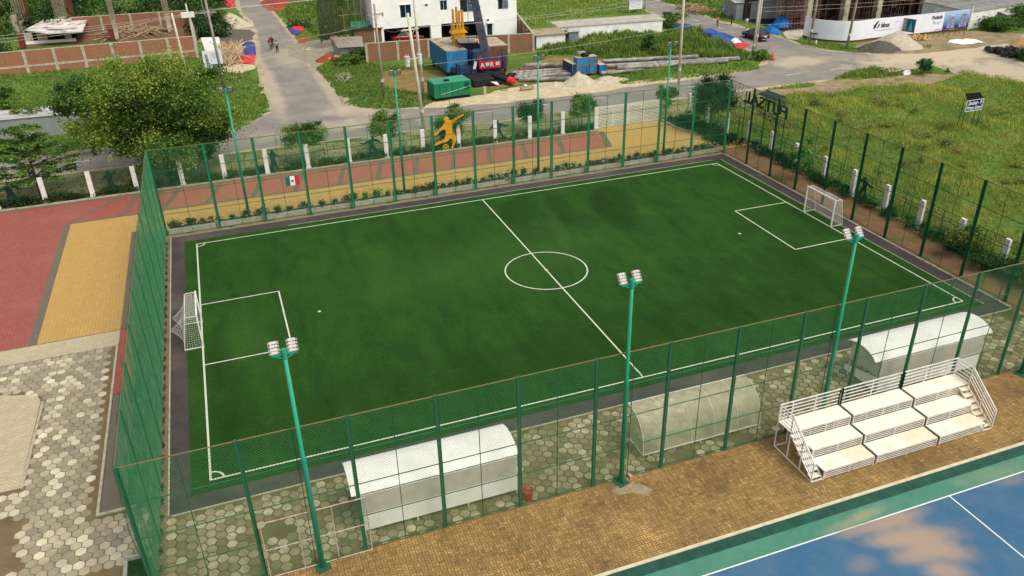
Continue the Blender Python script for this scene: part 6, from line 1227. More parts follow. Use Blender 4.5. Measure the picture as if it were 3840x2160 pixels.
# right concrete frame building
t = thing('concrete_frame_building', 'concrete frame building under construction filled with rusty props behind the hoarding', 'building', (80,62,0))
for k, x in enumerate((67.5,74.4,80.7,89.9,94.0,99.0)):
    g = MB(); g.box(x-.45,x+.45,60.4,61.4,0,6.6); g.build('column', M_RC, t)
    g = MB(); g.box(x-.45,x+.45,67,68,0,6.6); g.build('column', M_RC, t)
g = MB(); g.box(64,89.4,59.8,69,6.6,6.95); g.box(89.2,112,59.9,69,3.7,4.0); g.build('floor_slab', M_RC, t); g = MB(); g.box(90.4,112,60.5,61.1,1.15,1.75); g.build('edge_beam', M_RC, t)
g = MB(); g.sheet([(62,59),(112,59),(112,70),(62,70)], -.01); g.build('ground_slab', M_INT, t); g = MB(); g.box(62,112,69,69.3,0,6.6); g.build('rear_wall', mat('shaded board', (58,44,34), (40,32,26), scale=1.5), t)  # floor and rear wall coloured dark, painting in the shade under the slabs
M_PRP = mat('rusty prop', (112,72,52), (84,54,40), scale=5); rnd = random.Random(12)
for i in range(96):
    x = rnd.uniform(64.5,98); y = rnd.uniform(60.6,66); g = MB(); g.bar((x,y,0),(x+rnd.uniform(-.3,.3),y+rnd.uniform(-.3,.3),6.5 if x < 89 else 3.6),rnd.uniform(.06,.11),n=4); g.build('prop', M_PRP, t)
g = MB()
for i in range(240): x = rnd.uniform(64.5,98); y = rnd.uniform(60.6,67); z = rnd.uniform(.4,3.4); a = rnd.uniform(-.8,.8); g.bar((x,y,z),(x+math.cos(a)*2.2,y+math.sin(a),z+rnd.uniform(-.5,.5)),.05,n=3)
tag(g.build('cross_braces', M_PRP, t), kind='stuff')
g = MB()
for i in range(7): x = 62.0+i*.45; g.bar((x,58.5-.1*i,0),(x+.1,58.6,4.2),.07,n=4); g.bar((61.8,58.4,.9+i*.5),(65,58.1,.95+i*.5),.05,n=4)
g.build('scaffold_bay', M_PRP, t)
shed('white site wall shed with a grey roof right of the tower picture', [(86.6,48.6),(108,51.5),(108,60),(87.2,58.4)], 2.3, 2.4, M_WTB, sheetm('site roof', (132,136,136), (112,104,92), 2., c3=(96,82,66)), .2, poles=True)
p = at('d1',2370,262); shed('grey tin lean-to against the white site wall at the right', [(p.x,p.y-.2),(p.x+5,p.y+.4),(p.x+5.2,p.y+3),(p.x+.4,p.y+2.6)], 1.6, 1.9, M_TING, M_TIN, .2, poles=False)
p = at('d1',1780,370); t = thing('trestle', 'rusty metal trestle frames standing in the dirt below the tower picture', 'trestle', (p.x,p.y,0)); 
for x0 in (0,2.9):
    g = MB()
    for a in (0,1.7):
        for b in (0,.8): g.bar((p.x-1.2+x0+a,p.y+b,0),(p.x-1.2+x0+a,p.y+b,.95),.05)
    for b in (0,.8): g.bar((p.x-1.2+x0,p.y+b,.95),(p.x+.5+x0,p.y+b,.95),.05)
    for a in (0,1.7): g.bar((p.x-1.2+x0+a,p.y,.95),(p.x-1.2+x0+a,p.y+.8,.95),.05)
    g.build('frame', M_RS, t)
p = at('d1',490,400); t = thing('tea_stall_table', 'small dark table with bottles by the leaning pole at the hoarding', 'table', (p.x,p.y,0)); g = MB(); g.obox(p.x,p.y,.85,.92,1.5,.5,0); g.build('table_top', M_BLK, t)
for a in (-.65,.65): g = MB(); g.bar((p.x+a,p.y,0),(p.x+a,p.y,.85),.06); g.build('leg', M_RS, t)
p = at('d1',480,440); g = MB(); g.tube([(p.x,p.y,0),(p.x,p.y,.35),(p.x,p.y,.42),(p.x,p.y,.5)], [.14,.14,.06,.05], 8); tag(g.build('jug', M_TW), 'white jug standing in the grass at the hoarding foot', 'jug')
# cones
for (x, y), lab, cc in ((at('d1',5,545).xy,'tall white and orange traffic cone in the grass at the road corner',(214,206,196)),(at('d1',42,600).xy,'orange red traffic cone with a leaning top nearest the road corner',(214,76,48))):
    t = thing('traffic_cone', lab, 'traffic cone', (x,y,0)); g = MB(); g.bar((x,y,0),(x,y,.85),.42,n=10,w2=.1); g.build('cone', mat('cone %d' % cc[1], cc, var=.1), t); g = MB(); g.bar((x,y,.62),(x,y,.95),.2,n=10,w2=.08); g.build('tip', M_TR, t); g = MB(); g.obox(x,y,-.03,.05,.5,.5,0); g.build('base', M_BLK, t)
# notice boards
p = at('c1',1240,128); t = thing('notice_board', 'small white notice board with a tin roof above the long white shed', 'sign', (p.x,p.y,0))
for a in (-1.1,1.1): g = MB(); g.bar((p.x+a,p.y,0),(p.x+a,p.y,2.6),.08); g.build('leg', M_UP2, t)
g = MB(); g.box(p.x-1.2,p.x+1.2,p.y-.08,p.y-.02,.6,2.3); g.build('board', M_HB, t); g = MB(); g.box(p.x-1.9,p.x+1.9,p.y-.5,p.y+.6,2.55,2.62); g.build('roof', M_TIN, t); g = MB()
for k in range(6): g.bar((p.x-1,p.y-.09,.85+k*.22),(p.x+1,p.y-.09,.85+k*.22),.01,.05)
g.build('fine_print', mat('pale print', (158,166,184)), t)
a, b = at('a1',2078,748), at('a1',2262,738); d = (b-a); L_ = d.length; d.normalize(); t = thing('site_signboard', 'white signboard with a drawn tower and a black text block on dark legs', 'sign', ((a.x+b.x)/2,a.y,0)); nrm = Vector((d.y,-d.x,0))
for k in (0, L_): g = MB(); g.bar(a+d*k, a+d*k+up_*1.2, .08); g.build('leg', M_BLK, t)
g = MB(); g.plate([(-.05,.75),(L_+.05,.75),(L_+.05,2.9),(-.05,2.9)], a, d, (0,0,1), .06); g.build('board', M_WT, t); g = MB(); g.plate([(.95,.82),(L_-.02,.82),(L_-.02,1.25),(.95,1.25)], a+nrm*.06, d, (0,0,1), .02); g.build('text_block', M_BLK, t)
g = MB()
for k in range(9): g.bar(a+nrm*.08+d*(.32-.01*k)+up_*(1.0+k*.17), a+nrm*.08+d*(.62-.012*k)+up_*(1.0+k*.17), .01, .08)
for k in (0,1): g.bar(a+nrm*.08+d*(.3+k*.33)+up_*.9, a+nrm*.08+d*(.3+k*.2)+up_*2.6, .03, .01)
g.build('printed_tower', M_TX, t); g = MB()
for k in range(4): g.bar(a+nrm*.08+d*1.0+up_*(2.6-k*.2), a+nrm*.08+d*(1.9-.1*k)+up_*(2.6-k*.2), .01, .04)
g.build('fine_print', mat('pale print', (158,166,184)), t); g = MB()
for k in range(2): g.bar(a+nrm*.085+d*1.05+up_*(1.15-k*.14), a+nrm*.085+d*1.85+up_*(1.15-k*.14), .01, .05)
g.build('fine_print', mat('pale print', (158,166,184)), t)
p = at('a1',2170,560); g = MB(); g.add([(p.x-1.2,p.y+.6,.3),(p.x+1.0,p.y+.4,.3),(p.x+.9,p.y+1.4,2.2),(p.x-1.5,p.y+1.6,2.3),(p.x-1.2,p.y+.66,.3),(p.x+1.0,p.y+.46,.3),(p.x+.9,p.y+1.46,2.2),(p.x-1.5,p.y+1.66,2.3)], [(0,1,2,3),(7,6,5,4),(0,4,5,1),(2,6,7,3),(1,5,6,2),(3,7,4,0)]); tag(g.build('corrugated_sheet', sheetm('white ribbed', (222,222,216), (196,196,190), 3., 'Z')), 'white ribbed sheet leaning behind the site signboard', 'sheet')
p = at('a1',2080,370); g = MB(); g.obox(p.x,p.y+1.5,-.05,.9,3.4,3.2,.05); tag(g.build('water_tank', M_TING), 'low grey concrete tank beside the tall crossarm pole', 'tank')
# ================================================================ PEOPLE AND DOG
M_SK = mat('brown skin', (116,78,58), var=.1, rough=.6); M_HR = mat('black hair', (26,22,20), var=.1)
def skin_obj(name, joints, edges, m, parent, lv=1):
    me = bpy.data.meshes.new(name); b = BASE[parent.name]; me.from_pydata([Vector(j[0])-b for j in joints], edges, []); o = bpy.data.objects.new(name, me); SC.collection.objects.link(o); o.parent = parent; BASE[o.name] = b
    o.modifiers.new('skin', 'SKIN'); sv = me.skin_vertices if me.skin_vertices else None
    if not len(me.skin_vertices): 
        me.attributes  # layer is made by the modifier on evaluation
    dg = bpy.context.evaluated_depsgraph_get()
    lay = me.skin_vertices[0].data if len(me.skin_vertices) else None
    if lay:
        for v, j in zip(lay, joints): v.radius = j[1] if hasattr(j[1], '__len__') else (j[1], j[1])
        lay[0].use_root = True
    s = o.modifiers.new('sub', 'SUBSURF'); s.levels = lv; s.render_levels = lv; me.materials.append(m); return o
def limb_mesh(name, chains, m, parent, extra=None):
    g = MB()
    for pts, rs in chains: g.tube(pts, rs, 8)
    if extra: extra(g)
    return g.build(name, m, parent, smooth=True)
def person(x, y, rz, label, top, bottom, stride=.25, bare_legs=False, arms=((.1,.1),(-.1,.1)), hold=None, hair=M_HR, h=1.7):
    t = thing('person', label, 'person', (x,y,0), None); k = h/1.7; ca, sa = math.cos(rz), math.sin(rz)
    def T(a, b, z): return Vector((x+(ca*a-sa*b)*k, y+(sa*a+ca*b)*k, z*k))   # a right, b forward
    J = [(T(0,0,.95),(.14,.10)),(T(0,.0,1.12),(.125,.09)),(T(0,.01,1.32),(.15,.10)),(T(0,.01,1.44),.055),(T(0,.03,1.52),.055),(T(0,.04,1.60),.092),(T(0,.035,1.68),.06)]
    E_ = [(0,1),(1,2),(2,3),(3,4),(4,5),(5,6)]
    for s, st, ar in ((1,stride,arms[0]),(-1,-stride,arms[1])):
        n = len(J); J += [(T(s*.09,0,.90),.085),(T(s*.10,st*.5,.50),.058),(T(s*.10,st*.55-.06*(st < 0),.30),.05),(T(s*.10,st-.05*(st < 0),.08),.036),(T(s*.11,st+.14,.035),.032)]; E_ += [(0,n),(n,n+1),(n+1,n+2),(n+2,n+3),(n+3,n+4)]
        n = len(J); J += [(T(s*.19,.0,1.38),.055),(T(s*.23,ar[0]*.5,1.10),.042),(T(s*.22,ar[0]+.08,.88+ar[1]),.032),(T(s*.22,ar[0]+.12,.80+ar[1]*1.4),.030)]; E_ += [(2,n),(n,n+1),(n+1,n+2),(n+2,n+3)]
    skin_obj('body', J, E_, M_SK, t)
    g = [];
    def shirt(gm): pass
    ch = [([T(0,0,.93),T(0,0,1.1),T(0,.01,1.3),T(0,.01,1.42),T(0,.01,1.455)], [.165,.15,.18,.13,.06])]
    for s, ar in ((1,arms[0]),(-1,arms[1])): ch.append(([T(s*.12,.0,1.40),T(s*.20,.0,1.38),T(s*.235,ar[0]*.42,1.15)], [.07,.072,.058]))
    limb_mesh('shirt', ch, mat('shirt %d %d %d' % top, top, var=.3, scale=6), t)
    ch = [([T(0,0,1.0),T(0,0,.86)], [.165,.16])]
    for s, st in ((1,stride),(-1,-stride)):
        pts = [T(s*.085,0,.92),T(s*.10,st*.5,.50),T(s*.10,st*.58-.06*(st < 0),.28),T(s*.10,st-.05*(st < 0),.10)]; rs = [.105,.08,.07,.055]
        if bare_legs: pts, rs = pts[:2], [.11,.095]
        ch.append((pts, rs))
    limb_mesh('trousers', ch, mat('cloth %d %d %d' % bottom, bottom, var=.3, scale=6), t)
    g = MB(); c = T(0,.025,1.635); vs = []
    for i in range(6):
        for j in range(12):
            a, b = i*.32, 2*math.pi*j/12; vs.append(c+Vector((math.sin(a)*math.cos(b)*.098, math.sin(a)*math.sin(b)*.105, math.cos(a)*.10))*k)
    g.add(vs, [(i*12+j,(i+1)*12+j,(i+1)*12+(j+1) % 12,i*12+(j+1) % 12) for i in range(5) for j in range(12)]); g.build('hair', hair, t, smooth=True)
    g = MB(); g.bar(T(0,.12,1.60),T(0,.15,1.585),.03,n=5); g.bar(T(-.105,.03,1.6),T(-.085,.03,1.6),.05,n=5); g.bar(T(.085,.03,1.6),T(.105,.03,1.6),.05,n=5); g.build('face_features', M_SK, t)
    if hold: tag(hold(T), *hold.tags)
    return t
p = at('b1',150,505); person(p.x,p.y,math.pi+.15,'walker in a dark red top and grey trousers on the left road',(150,58,46),(112,116,112),.22)
p = at('b1',218,528); person(p.x,p.y,math.pi-.1,'walker in an orange and black top with dark trousers on the left road',(190,140,84),(44,44,46),.2)
p = at('b1',180,500); person(p.x-.05,p.y+.9,math.pi,'third walker in black, just behind the one in the orange top',(34,36,38),(40,46,46),.12)
p = at('b1',790,495); w_ = person(p.x,p.y,math.pi*.55,'worker in a red shirt and shorts holding a long tool beside the tin hut',(176,40,36),(110,48,40),.2,bare_legs=True,arms=((.25,.15),(.3,.1)))
g = MB(); g.bar((p.x-.3,p.y+.05,1.0),(p.x-2.4,p.y-1.2,.05),.04,n=5); g.obox(p.x-2.45,p.y-1.25,0,.08,.3,.25,.5); tag(g.build('shovel', M_REB), 'long handled shovel held by the worker in red beside the hut', 'shovel')
p = at('c1',2065,275); person(p.x,p.y,.2,'man in an orange shirt and grey trousers standing on the right hand road',(196,106,72),(92,86,90),.06)
p = at('c1',2205,250); person(p.x,p.y,.6,'figure all in black standing at the edge of the right hand road',(30,32,34),(34,36,40),.05)
p = at('c1',2355,290); person(p.x,p.y,2.6,'man in a white shirt and pale trousers standing by the maroon car',(214,212,206),(172,160,136),.1,arms=((.3,.4),(.3,.4)))
p = at('b1',515,535); t = thing('dog', 'white and tan dog walking on the sandy yard left of the tin hut', 'dog', (p.x,p.y,0)); M_DG = mat('dog fur', (214,202,178), (176,140,104), scale=3, lo=.45, hi=.55)
def TD(a, z, b=0): return Vector((p.x+a, p.y+b, z))
skin_obj('body', [(TD(-.3,.52),(.10,.09)),(TD(-.05,.50),(.095,.09)),(TD(.22,.52),(.12,.10)),(TD(.36,.66),.06),(TD(.46,.74),.07),(TD(.60,.70),.035),(TD(-.42,.60),.025),(TD(-.56,.74),.018),
  (TD(.24,.30,.08),.035),(TD(.28,.02,.08),.022),(TD(.20,.30,-.08),.035),(TD(.12,.02,-.08),.022),(TD(-.34,.34,.08),.045),(TD(-.42,.20,.08),.025),(TD(-.36,.02,.08),.022),(TD(-.26,.34,-.08),.045),(TD(-.32,.20,-.08),.025),(TD(-.24,.02,-.08),.022)],
  [(0,1),(1,2),(2,3),(3,4),(4,5),(0,6),(6,7),(2,8),(8,9),(2,10),(10,11),(0,12),(12,13),(13,14),(0,15),(15,16),(16,17)], M_DG, t)
g = MB(); g.bar(TD(.44,.80,.05),TD(.42,.88,.06),.05,n=4); g.bar(TD(.44,.80,-.05),TD(.42,.88,-.06),.05,n=4); g.build('ear', M_DG, t)
# ================================================================ VEGETATION
def leafm(name, trans=.25):
    return matcol(name, .75, 3, .12, .15, trans=trans)
M_LF = leafm('leaves', .42); M_BARK = mat('bark', (112,98,76), (84,72,56), scale=5, bump=.5, bs=20)
def leaves_mesh(name, centres, n, size, cols, parent, m=None, seed=0, flat=.5, inner=None, loc=None):
    "centres: (point, radius xyz, weight); one small folded leaf spray per sample"
    rs = np.random.RandomState(seed); w = np.array([c[2] for c in centres], float); w /= w.sum(); idx = rs.choice(len(centres), n, p=w)
    C = np.array([c[0] for c in centres])[idx]; R = np.array([c[1] for c in centres])[idx]
    d = rs.normal(size=(n,3)); d /= np.linalg.norm(d,axis=1)[:,None]; r = np.minimum(1.4, np.abs(rs.normal(0,.62,size=n)))
    P = C+d*R*r[:,None]
    nrm = d*.7+rs.normal(size=(n,3))*.6; nrm[:,2] += flat; nrm /= np.linalg.norm(nrm,axis=1)[:,None]
    a = rs.normal(size=(n,3)); u = np.cross(nrm,a); u /= np.linalg.norm(u,axis=1)[:,None]; v = np.cross(nrm,u); s = (size*rs.uniform(.6,1.35,size=n))[:,None]
    q = [P-u*s*.5, P-v*s*.32+nrm*s*.08, P+u*s*.5-nrm*s*.12, P+v*s*.32+nrm*s*.08]
    V = np.stack(q,1).reshape(-1,3); b = BASE[parent.name] if parent is not None else Vector(loc); V = V-np.array(b)
    me = bpy.data.meshes.new(name); me.vertices.add(4*n); me.vertices.foreach_set('co', V.ravel().astype(np.float32)); me.loops.add(4*n); me.loops.foreach_set('vertex_index', np.arange(4*n,dtype=np.int32)); me.polygons.add(n); me.polygons.foreach_set('loop_start', np.arange(0,4*n,4,dtype=np.int32)); me.polygons.foreach_set('loop_total', np.full(n,4,dtype=np.int32))
    CC = np.array([col(c) for c in cols]); cw = np.array([c[3] if len(c) > 3 else 0 for c in centres])[idx]
    ci = np.clip((cw+rs.uniform(-.5,1.5,size=n)*.5)*(len(cols)-1)/1.0, 0, len(cols)-1).astype(int); A = CC[ci]*rs.uniform(.9,1.5,size=(n,1)); A[:,3] = 1
    at_ = me.attributes.new('Col','FLOAT_COLOR','FACE'); at_.data.foreach_set('color', A.astype(np.float32).ravel()); me.materials.append(m or M_LF); me.update(calc_edges=True)
    o = bpy.data.objects.new(name, me); SC.collection.objects.link(o)
    if parent is not None: o.parent = parent
    else: o.location = b
    BASE[o.name] = Vector(b); return o
def tree(name, label, x, y, h, cr, cz, n, ls, cols, cat='tree', seed=1, group=None, nb=9, trunk=.14, clumps=22, tilt=(0,0), flat=.5, cscale=.42, th=None, lean=(0,0), spread=1.):
    "cr: crown radii (x,y,z); cz: crown centre height"
    t = thing(name, label, cat, (x,y,0), group); rnd = random.Random(seed); top = Vector((x+tilt[0], y+tilt[1], cz+cr[2]*.3)); g = MB()
    g.tube([(x,y,-.1),(x+tilt[0]*.4,y+tilt[1]*.4,cz*.5),top], [trunk,trunk*.75,trunk*.35], 8); cen = []
    for i in range(clumps):
        d = Vector((rnd.gauss(0,1),rnd.gauss(0,1),rnd.gauss(.15,.9))).normalized(); r = rnd.uniform(.35,.92)*(1+.22*noise.noise(d*1.6+Vector((seed,0,0)))); c = Vector((x+tilt[0]+d.x*cr[0]*r, y+tilt[1]+d.y*cr[1]*r, cz+d.z*cr[2]*r)); k = cscale*rnd.uniform(.6,1.15); m_ = min(cr[0],cr[1])
        cen.append((tuple(c), (m_*k*rnd.uniform(.8,1.5),m_*k*rnd.uniform(.8,1.5),min(m_,cr[2])*k*rnd.uniform(.5,1.1)), k**2, rnd.uniform(0,1)))
        if i < nb: s = Vector((x+tilt[0]*.5,y+tilt[1]*.5,cz*rnd.uniform(.4,.8))); g.tube([s, s.lerp(c,.55)+Vector((0,0,.1)), c], [trunk*.4,trunk*.25,trunk*.1], 5)
    g.build('trunk', M_BARK, t, smooth=True); leaves_mesh('crown', cen, n, ls, cols, t, seed=seed, flat=flat); return t
GY = [(30,52,18),(48,78,24),(72,102,32),(104,126,40),(146,150,52)]; GD = [(34,58,28),(46,74,34),(62,94,40),(80,112,48)]; GF = [(44,74,32),(64,98,42),(90,122,52),(124,148,66)]
GB_ = [(48,76,32),(66,98,40),(88,120,48),(110,138,56),(144,160,68)]
big = tree('broadleaf_tree','big rounded tree with yellow green leaf clusters at the left fence corner',-23.4,29.4,11,(6.8,4.8,5.7),5.8,150000,.19,GB_,seed=5,nb=26,trunk=.32,clumps=110,cscale=.29)
tree('broadleaf_tree','darker green tree showing behind the left side of the big tree',-30.0,38.2,8,(2.6,2.4,2.8),4.6,12000,.25,GD,seed=8,trunk=.22,clumps=30,cscale=.4)
tree('broadleaf_tree','low spreading tree at the right foot of the big tree, over the boundary fence',-20.2,28.6,4.5,(3.0,2.4,2.1),3.0,13000,.20,[(30,54,22),(44,74,28),(64,96,34)],seed=9,trunk=.16,clumps=26,cscale=.42)
# layered almond tree at the left
t = thing('almond_tree','layered tree with flat spreading branch tiers at the far left boundary','tree',(-33.3,28.4,0)); g = MB(); g.tube([(-33.3,28.4,-.1),(-33.35,28.4,3),(-33.3,28.5,5.9)], [.13,.10,.03], 8); cen = []; rnd = random.Random(21)
for z, R_ in ((1.7,2.9),(2.6,3.3),(3.5,2.7),(4.5,1.9),(5.4,1.0)):
    for i in range(9):
        a = i*.698+z*2+rnd.uniform(-.2,.2); e = Vector((-33.3+math.cos(a)*R_, 28.4+math.sin(a)*R_*.85, z+.25)); g.tube([(-33.3,28.4,z),e], [.05,.015], 5)
        for k in (.35,.62,.85,1.0): c = Vector((-33.3,28.4,z)).lerp(e, k); cen.append((tuple(c), (.55,.55,.14), .5+k, rnd.uniform(0,.9)))
g.build('trunk', M_BARK, t, smooth=True); leaves_mesh('crown', cen, 16000, .19, GF, t, seed=4, flat=1.6)
# small street trees beyond the boundary
st = (('small round tree with a wide umbrella crown left of the flag poles',-11.7,28.0,2.55,(1.95,1.6,.95),6500,GF,31),('small tree with a bright top between the far floodlight and pillars',-4.6,28.0,2.3,(1.35,1.2,1.35),5200,GF,32),('small bright green tree behind the yellow footballer cutout',1.9,27.6,2.1,(1.5,1.2,1.5),6200,GF,33),('small dark green tree behind the third far floodlight pole',9.9,28.0,1.9,(1.35,1.1,1.2),4800,[(30,62,26),(44,80,32),(64,102,40)],34),('small yellow green tree just left of the white slatted gate',15.2,27.8,2.0,(1.3,1.1,1.35),4800,[(60,92,32),(86,120,40),(120,146,56)],35),('small tree just right of the white slatted gate',24.9,28.2,1.9,(1.0,.9,1.2),3600,[(52,88,32),(76,114,40),(104,136,50)],36))
for lab, x, y, cz, cr, n, cc, sd_ in st: tree('street_tree', lab, x, y, 3.5, tuple(q*1.15 for q in cr), cz*1.05, int(n*1.9), .15, cc, seed=sd_, trunk=.06, clumps=30, group='small trees planted beyond the white pillars', cscale=.40)
tree('round_tree','dark fine leaved round tree at the far right corner of the fence',26.0,21.6,5,(2.4,2.2,2.2),3.3,17000,.16,[(22,44,26),(34,60,34),(50,78,44)],seed=41,trunk=.14,clumps=34,cscale=.42)
tree('sapling','thin bright green sapling behind the far goal, left of the goal post',24.9,6.9,3,(1.3,1.2,1.5),2.3,2200,.17,[(66,106,40),(92,136,56),(116,158,74)],seed=42,trunk=.04,clumps=14,cscale=.4)
tree('sapling','leafy bush with rusty leaves at the right boundary, above the far goal line corner',26.2,-8.3,2,(1.5,1.5,1.0),1.2,4200,.16,[(50,84,30),(78,110,42),(130,110,52)],seed=43,trunk=.05,clumps=14)
tree('sapling','second leafy bush at the right boundary near the frame edge',26.6,-13.2,2,(1.6,1.6,1.0),1.2,4200,.16,[(50,84,30),(78,110,42),(140,112,50)],seed=44,trunk=.05,clumps=14)
tree('sapling','low dark bush in the soil strip near the right hand corner post',26.0,-10.8,1,(1.1,1.1,.7),.7,2200,.14,GD,seed=47,trunk=.04,clumps=9)
p = at('d1',1545,755); tree('lone_bush','upright lone bush on the dirt edge of the right road',p.x,p.y,2.2,(.9,.8,1.0),1.2,3800,.17,[(44,82,38),(62,104,46),(86,126,60)],seed=45,trunk=.05,clumps=12)
p = at('d1',1805,745); tree('lone_bush','tiny bush on the bare dirt right of the lone bush',p.x,p.y,1,(.35,.35,.45),.5,500,.15,GF,seed=46,trunk=.03,clumps=5)
for i, (k, a, b, r, h_, cc, lab) in enumerate((('c1',440,430,2.0,1.2,GD,'dark bush against the small white shed'),('c1',1610,260,2.6,1.3,GF,'bright bushes at the right end of the long white shed'),('c1',1370,540,1.6,1.3,GD,'dark bush in the tall grass behind the long piles'),('b1',940,640,2.2,.7,GF,'creeping bush at the foot of the tin hut'),('a1',20,640,2.5,1.7,GD,'dark bush at the left frame edge below the brick wall'),('a1',330,1330,2.3,1.6,GF,'bright bush in front of the grey low shed'),('a1',30,1120,1.4,1.8,GF,'green tree top at the left frame edge beside the grey low shed'),('a1',1300,560,0,0,GD,''),('c1',2500,590,1.5,.8,GF,'low bush at the foot of the two tall poles'),('b1',1050,590,1.6,.8,GD,'dark bush between the tin hut and the brick wall'),('d1',2300,300,4.0,1.0,GD,'long low dark bush before the grey lean-to'),('d1',2540,250,3.5,1.5,GF,'green bush at the right frame edge by the white wall'),('d1',2560,600,1.5,1.0,GD,'dark bush at the right frame edge beside the black debris'),('a1',750,1090,2.0,1.5,GD,'dark bush hiding the end of the grey low shed'),('b1',440,270,2.2,.6,GF,'weeds behind the red tarp across the left road'))):
    if r == 0: continue
    p = at(k,a,b); tree('bush', lab, p.x, p.y, h_*1.5, (r,r*.7,h_), h_*.8, int(1700*r), .24, cc, 'bush', seed=60+i, trunk=.05, clumps=int(7+r*3), cscale=.5)
# dense thicket behind the left sites
cen = []; rnd = random.Random(77)
for i in range(150): x = rnd.uniform(-62,-14.5); y = rnd.uniform(106,150); h_ = rnd.uniform(1,3.2)*(1 if x < -20 else .7); cen.append(((x,y,h_*.5), (2.6,2.2,h_), 1, rnd.uniform(0,1)**1.5))
for i in range(45): x = rnd.uniform(-66,-45); y = rnd.uniform(76,106); cen.append(((x,y,1.1), (2.4,2.2,1.6), 1, rnd.uniform(0,1)))
for i in range(18): x = rnd.uniform(-20,-15); y = rnd.uniform(92,106); cen.append(((x,y,.8), (1.6,1.6,1.2), .7, rnd.uniform(0,.4)))
tag(leaves_mesh('thicket', cen, 60000, .42, [(26,48,26),(40,68,32),(60,92,40),(92,118,54)], None, loc=(-40,120,0), seed=3), kind='stuff', label='dense green thicket behind the unfinished house', cat='thicket')
# hedge strip at the boundary, and plants behind the netting
cen = []
for i in range(270):
    x = rnd.uniform(-44,16); cen.append(((x,26.45+rnd.uniform(-.25,.9),rnd.uniform(.1,.4)), (.5,.35,.32), 1, rnd.uniform(0,.8)))
tag(leaves_mesh('ground_cover', cen, 42000, .14, [(30,54,26),(42,72,32),(62,94,42),(100,92,54)], None, loc=(-14,26.7,0), seed=6), kind='stuff', label='dark green ground cover along the foot of the white pillars', cat='ground cover')
cen = []
for i in range(120): cen.append(((rnd.uniform(23.9,26.7),rnd.uniform(16.5,26.5),rnd.uniform(.1,.5)), (.6,.6,.35), 1, rnd.uniform(0,.7)))
for i in range(150): y = rnd.uniform(-18,16); cen.append(((26.3+rnd.uniform(-.3,.9),y,.35), (.5,.6,.4), 1, rnd.uniform(0,.9)))
tag(leaves_mesh('ground_cover', cen, 30000, .14, [(28,54,26),(30,60,26),(48,82,34)], None, loc=(26,10,0), seed=7), kind='stuff', label='dark undergrowth in the right hand corner bed and along the right boundary', cat='ground cover')
cen = []
for i in range(120): cen.append(((rnd.uniform(-24.8,-23.9),rnd.uniform(-13.5,16),rnd.uniform(.1,.35)), (.3,.4,.3), 1, rnd.uniform(0,1)))
tag(leaves_mesh('bed_plants', cen, 9000, .12, [(26,56,28),(40,78,36),(64,100,44),(150,110,80)], None, loc=(-24.3,0,0), seed=8), kind='stuff', label='mixed low plants growing behind the left netting', cat='plants')
# planters along the far fence
M_PW = mat('planter wall', (184,178,160), (158,150,130), scale=2.5); M_PS2 = mat('planter soil', (74,72,44), (58,66,34), scale=4, bump=.6, bs=20)
pk = 0; x = -23.3; variants = []
FL = [((34,70,30),(52,92,40),(80,116,52)),((34,66,34),(60,92,50),(206,150,140)),((46,60,34),(96,70,50),(150,72,56)),((30,58,30),(46,82,38),(190,188,170)),((40,80,32),(64,106,44),(92,134,56))]
for v in range(5):
    t = thing('flower_bush', 'x', 'plant', (0,0,0)); rr = random.Random(v); cen = [((rr.uniform(-.12,.12),rr.uniform(-.1,.1),rr.uniform(.12,.3)),(.19,.18,.17),1,rr.uniform(0,1)) for _ in range(6)]
    g = MB(); g.tube([(0,0,-.05),(0,0,.2)], [.012,.008], 5); g.build('stem', M_BARK, t); leaves_mesh('foliage', cen, 300, .095, FL[v], t, seed=v); variants.append(t)
vn = ('plain dark green','pink flecked','rusty leaved','white flecked','bright green'); bn = ['first','second','third','fourth','fifth','sixth','seventh','eighth','ninth','tenth','eleventh','twelfth','thirteenth','fourteenth']
used = set()
for i in range(14):
    L_ = 3.33; x0 = -23.3+i*3.34; off = .16 if i % 2 else 0; h_ = .42 if i % 2 == 0 else .34
    t = thing('flower_planter', bn[i]+' planter box from the left along the far fence', 'planter', (x0+L_/2,16,0), 'pale planter boxes along the far fence'); y0_, y1_ = 15.78+off, 16.38+off; g = MB()
    g.box(x0,x0+L_-.03,y0_,y0_+.09,-.03,h_); g.box(x0,x0+L_-.03,y1_,y1_+.09,-.03,h_); g.box(x0,x0+.09,y0_+.09,y1_,-.03,h_-.003); g.box(x0+L_-.12,x0+L_-.03,y0_+.09,y1_,-.03,h_-.003); g.build('wall', M_PW, t)
    g = MB(); g.sheet([(x0+.09,y0_+.09),(x0+L_-.12,y0_+.09),(x0+L_-.12,y1_),(x0+.09,y1_)], h_-.07); g.build('soil', M_PS2, t)
    n = random.Random(i).choice((4,5,6)); vv = random.Random(i*7+1).randrange(5)
    for k in range(n):
        v = vv if random.Random(i*9+k).random() < .75 else (vv+1) % 5; lx = x0+.3+(L_-.6)*k/(n-1); loc = (lx, (y0_+y1_)/2+random.Random(i*k+k).uniform(-.1,.1), h_-.08); lab = vn[v]+' bush number '+('one','two','three','four','five','six')[k]+' in the '+bn[i]+' planter from the left'
        sc = random.Random(i*13+k).uniform(1.0,1.75)
        if v not in used: used.add(v); r = variants[v]; r.location = loc; r.scale = (sc,)*3; BASE[r.name] = Vector(loc); tag(r, lab, 'plant', 'flower bushes in the planters')
        else: dup(variants[v], loc, k*1.3, lab, 'flower bushes in the planters', sc, 'plant')
for v in range(5):
    if v not in used:
        r = variants[v]; 
        for ch in list(r.children): bpy.data.objects.remove(ch)
        bpy.data.objects.remove(r)
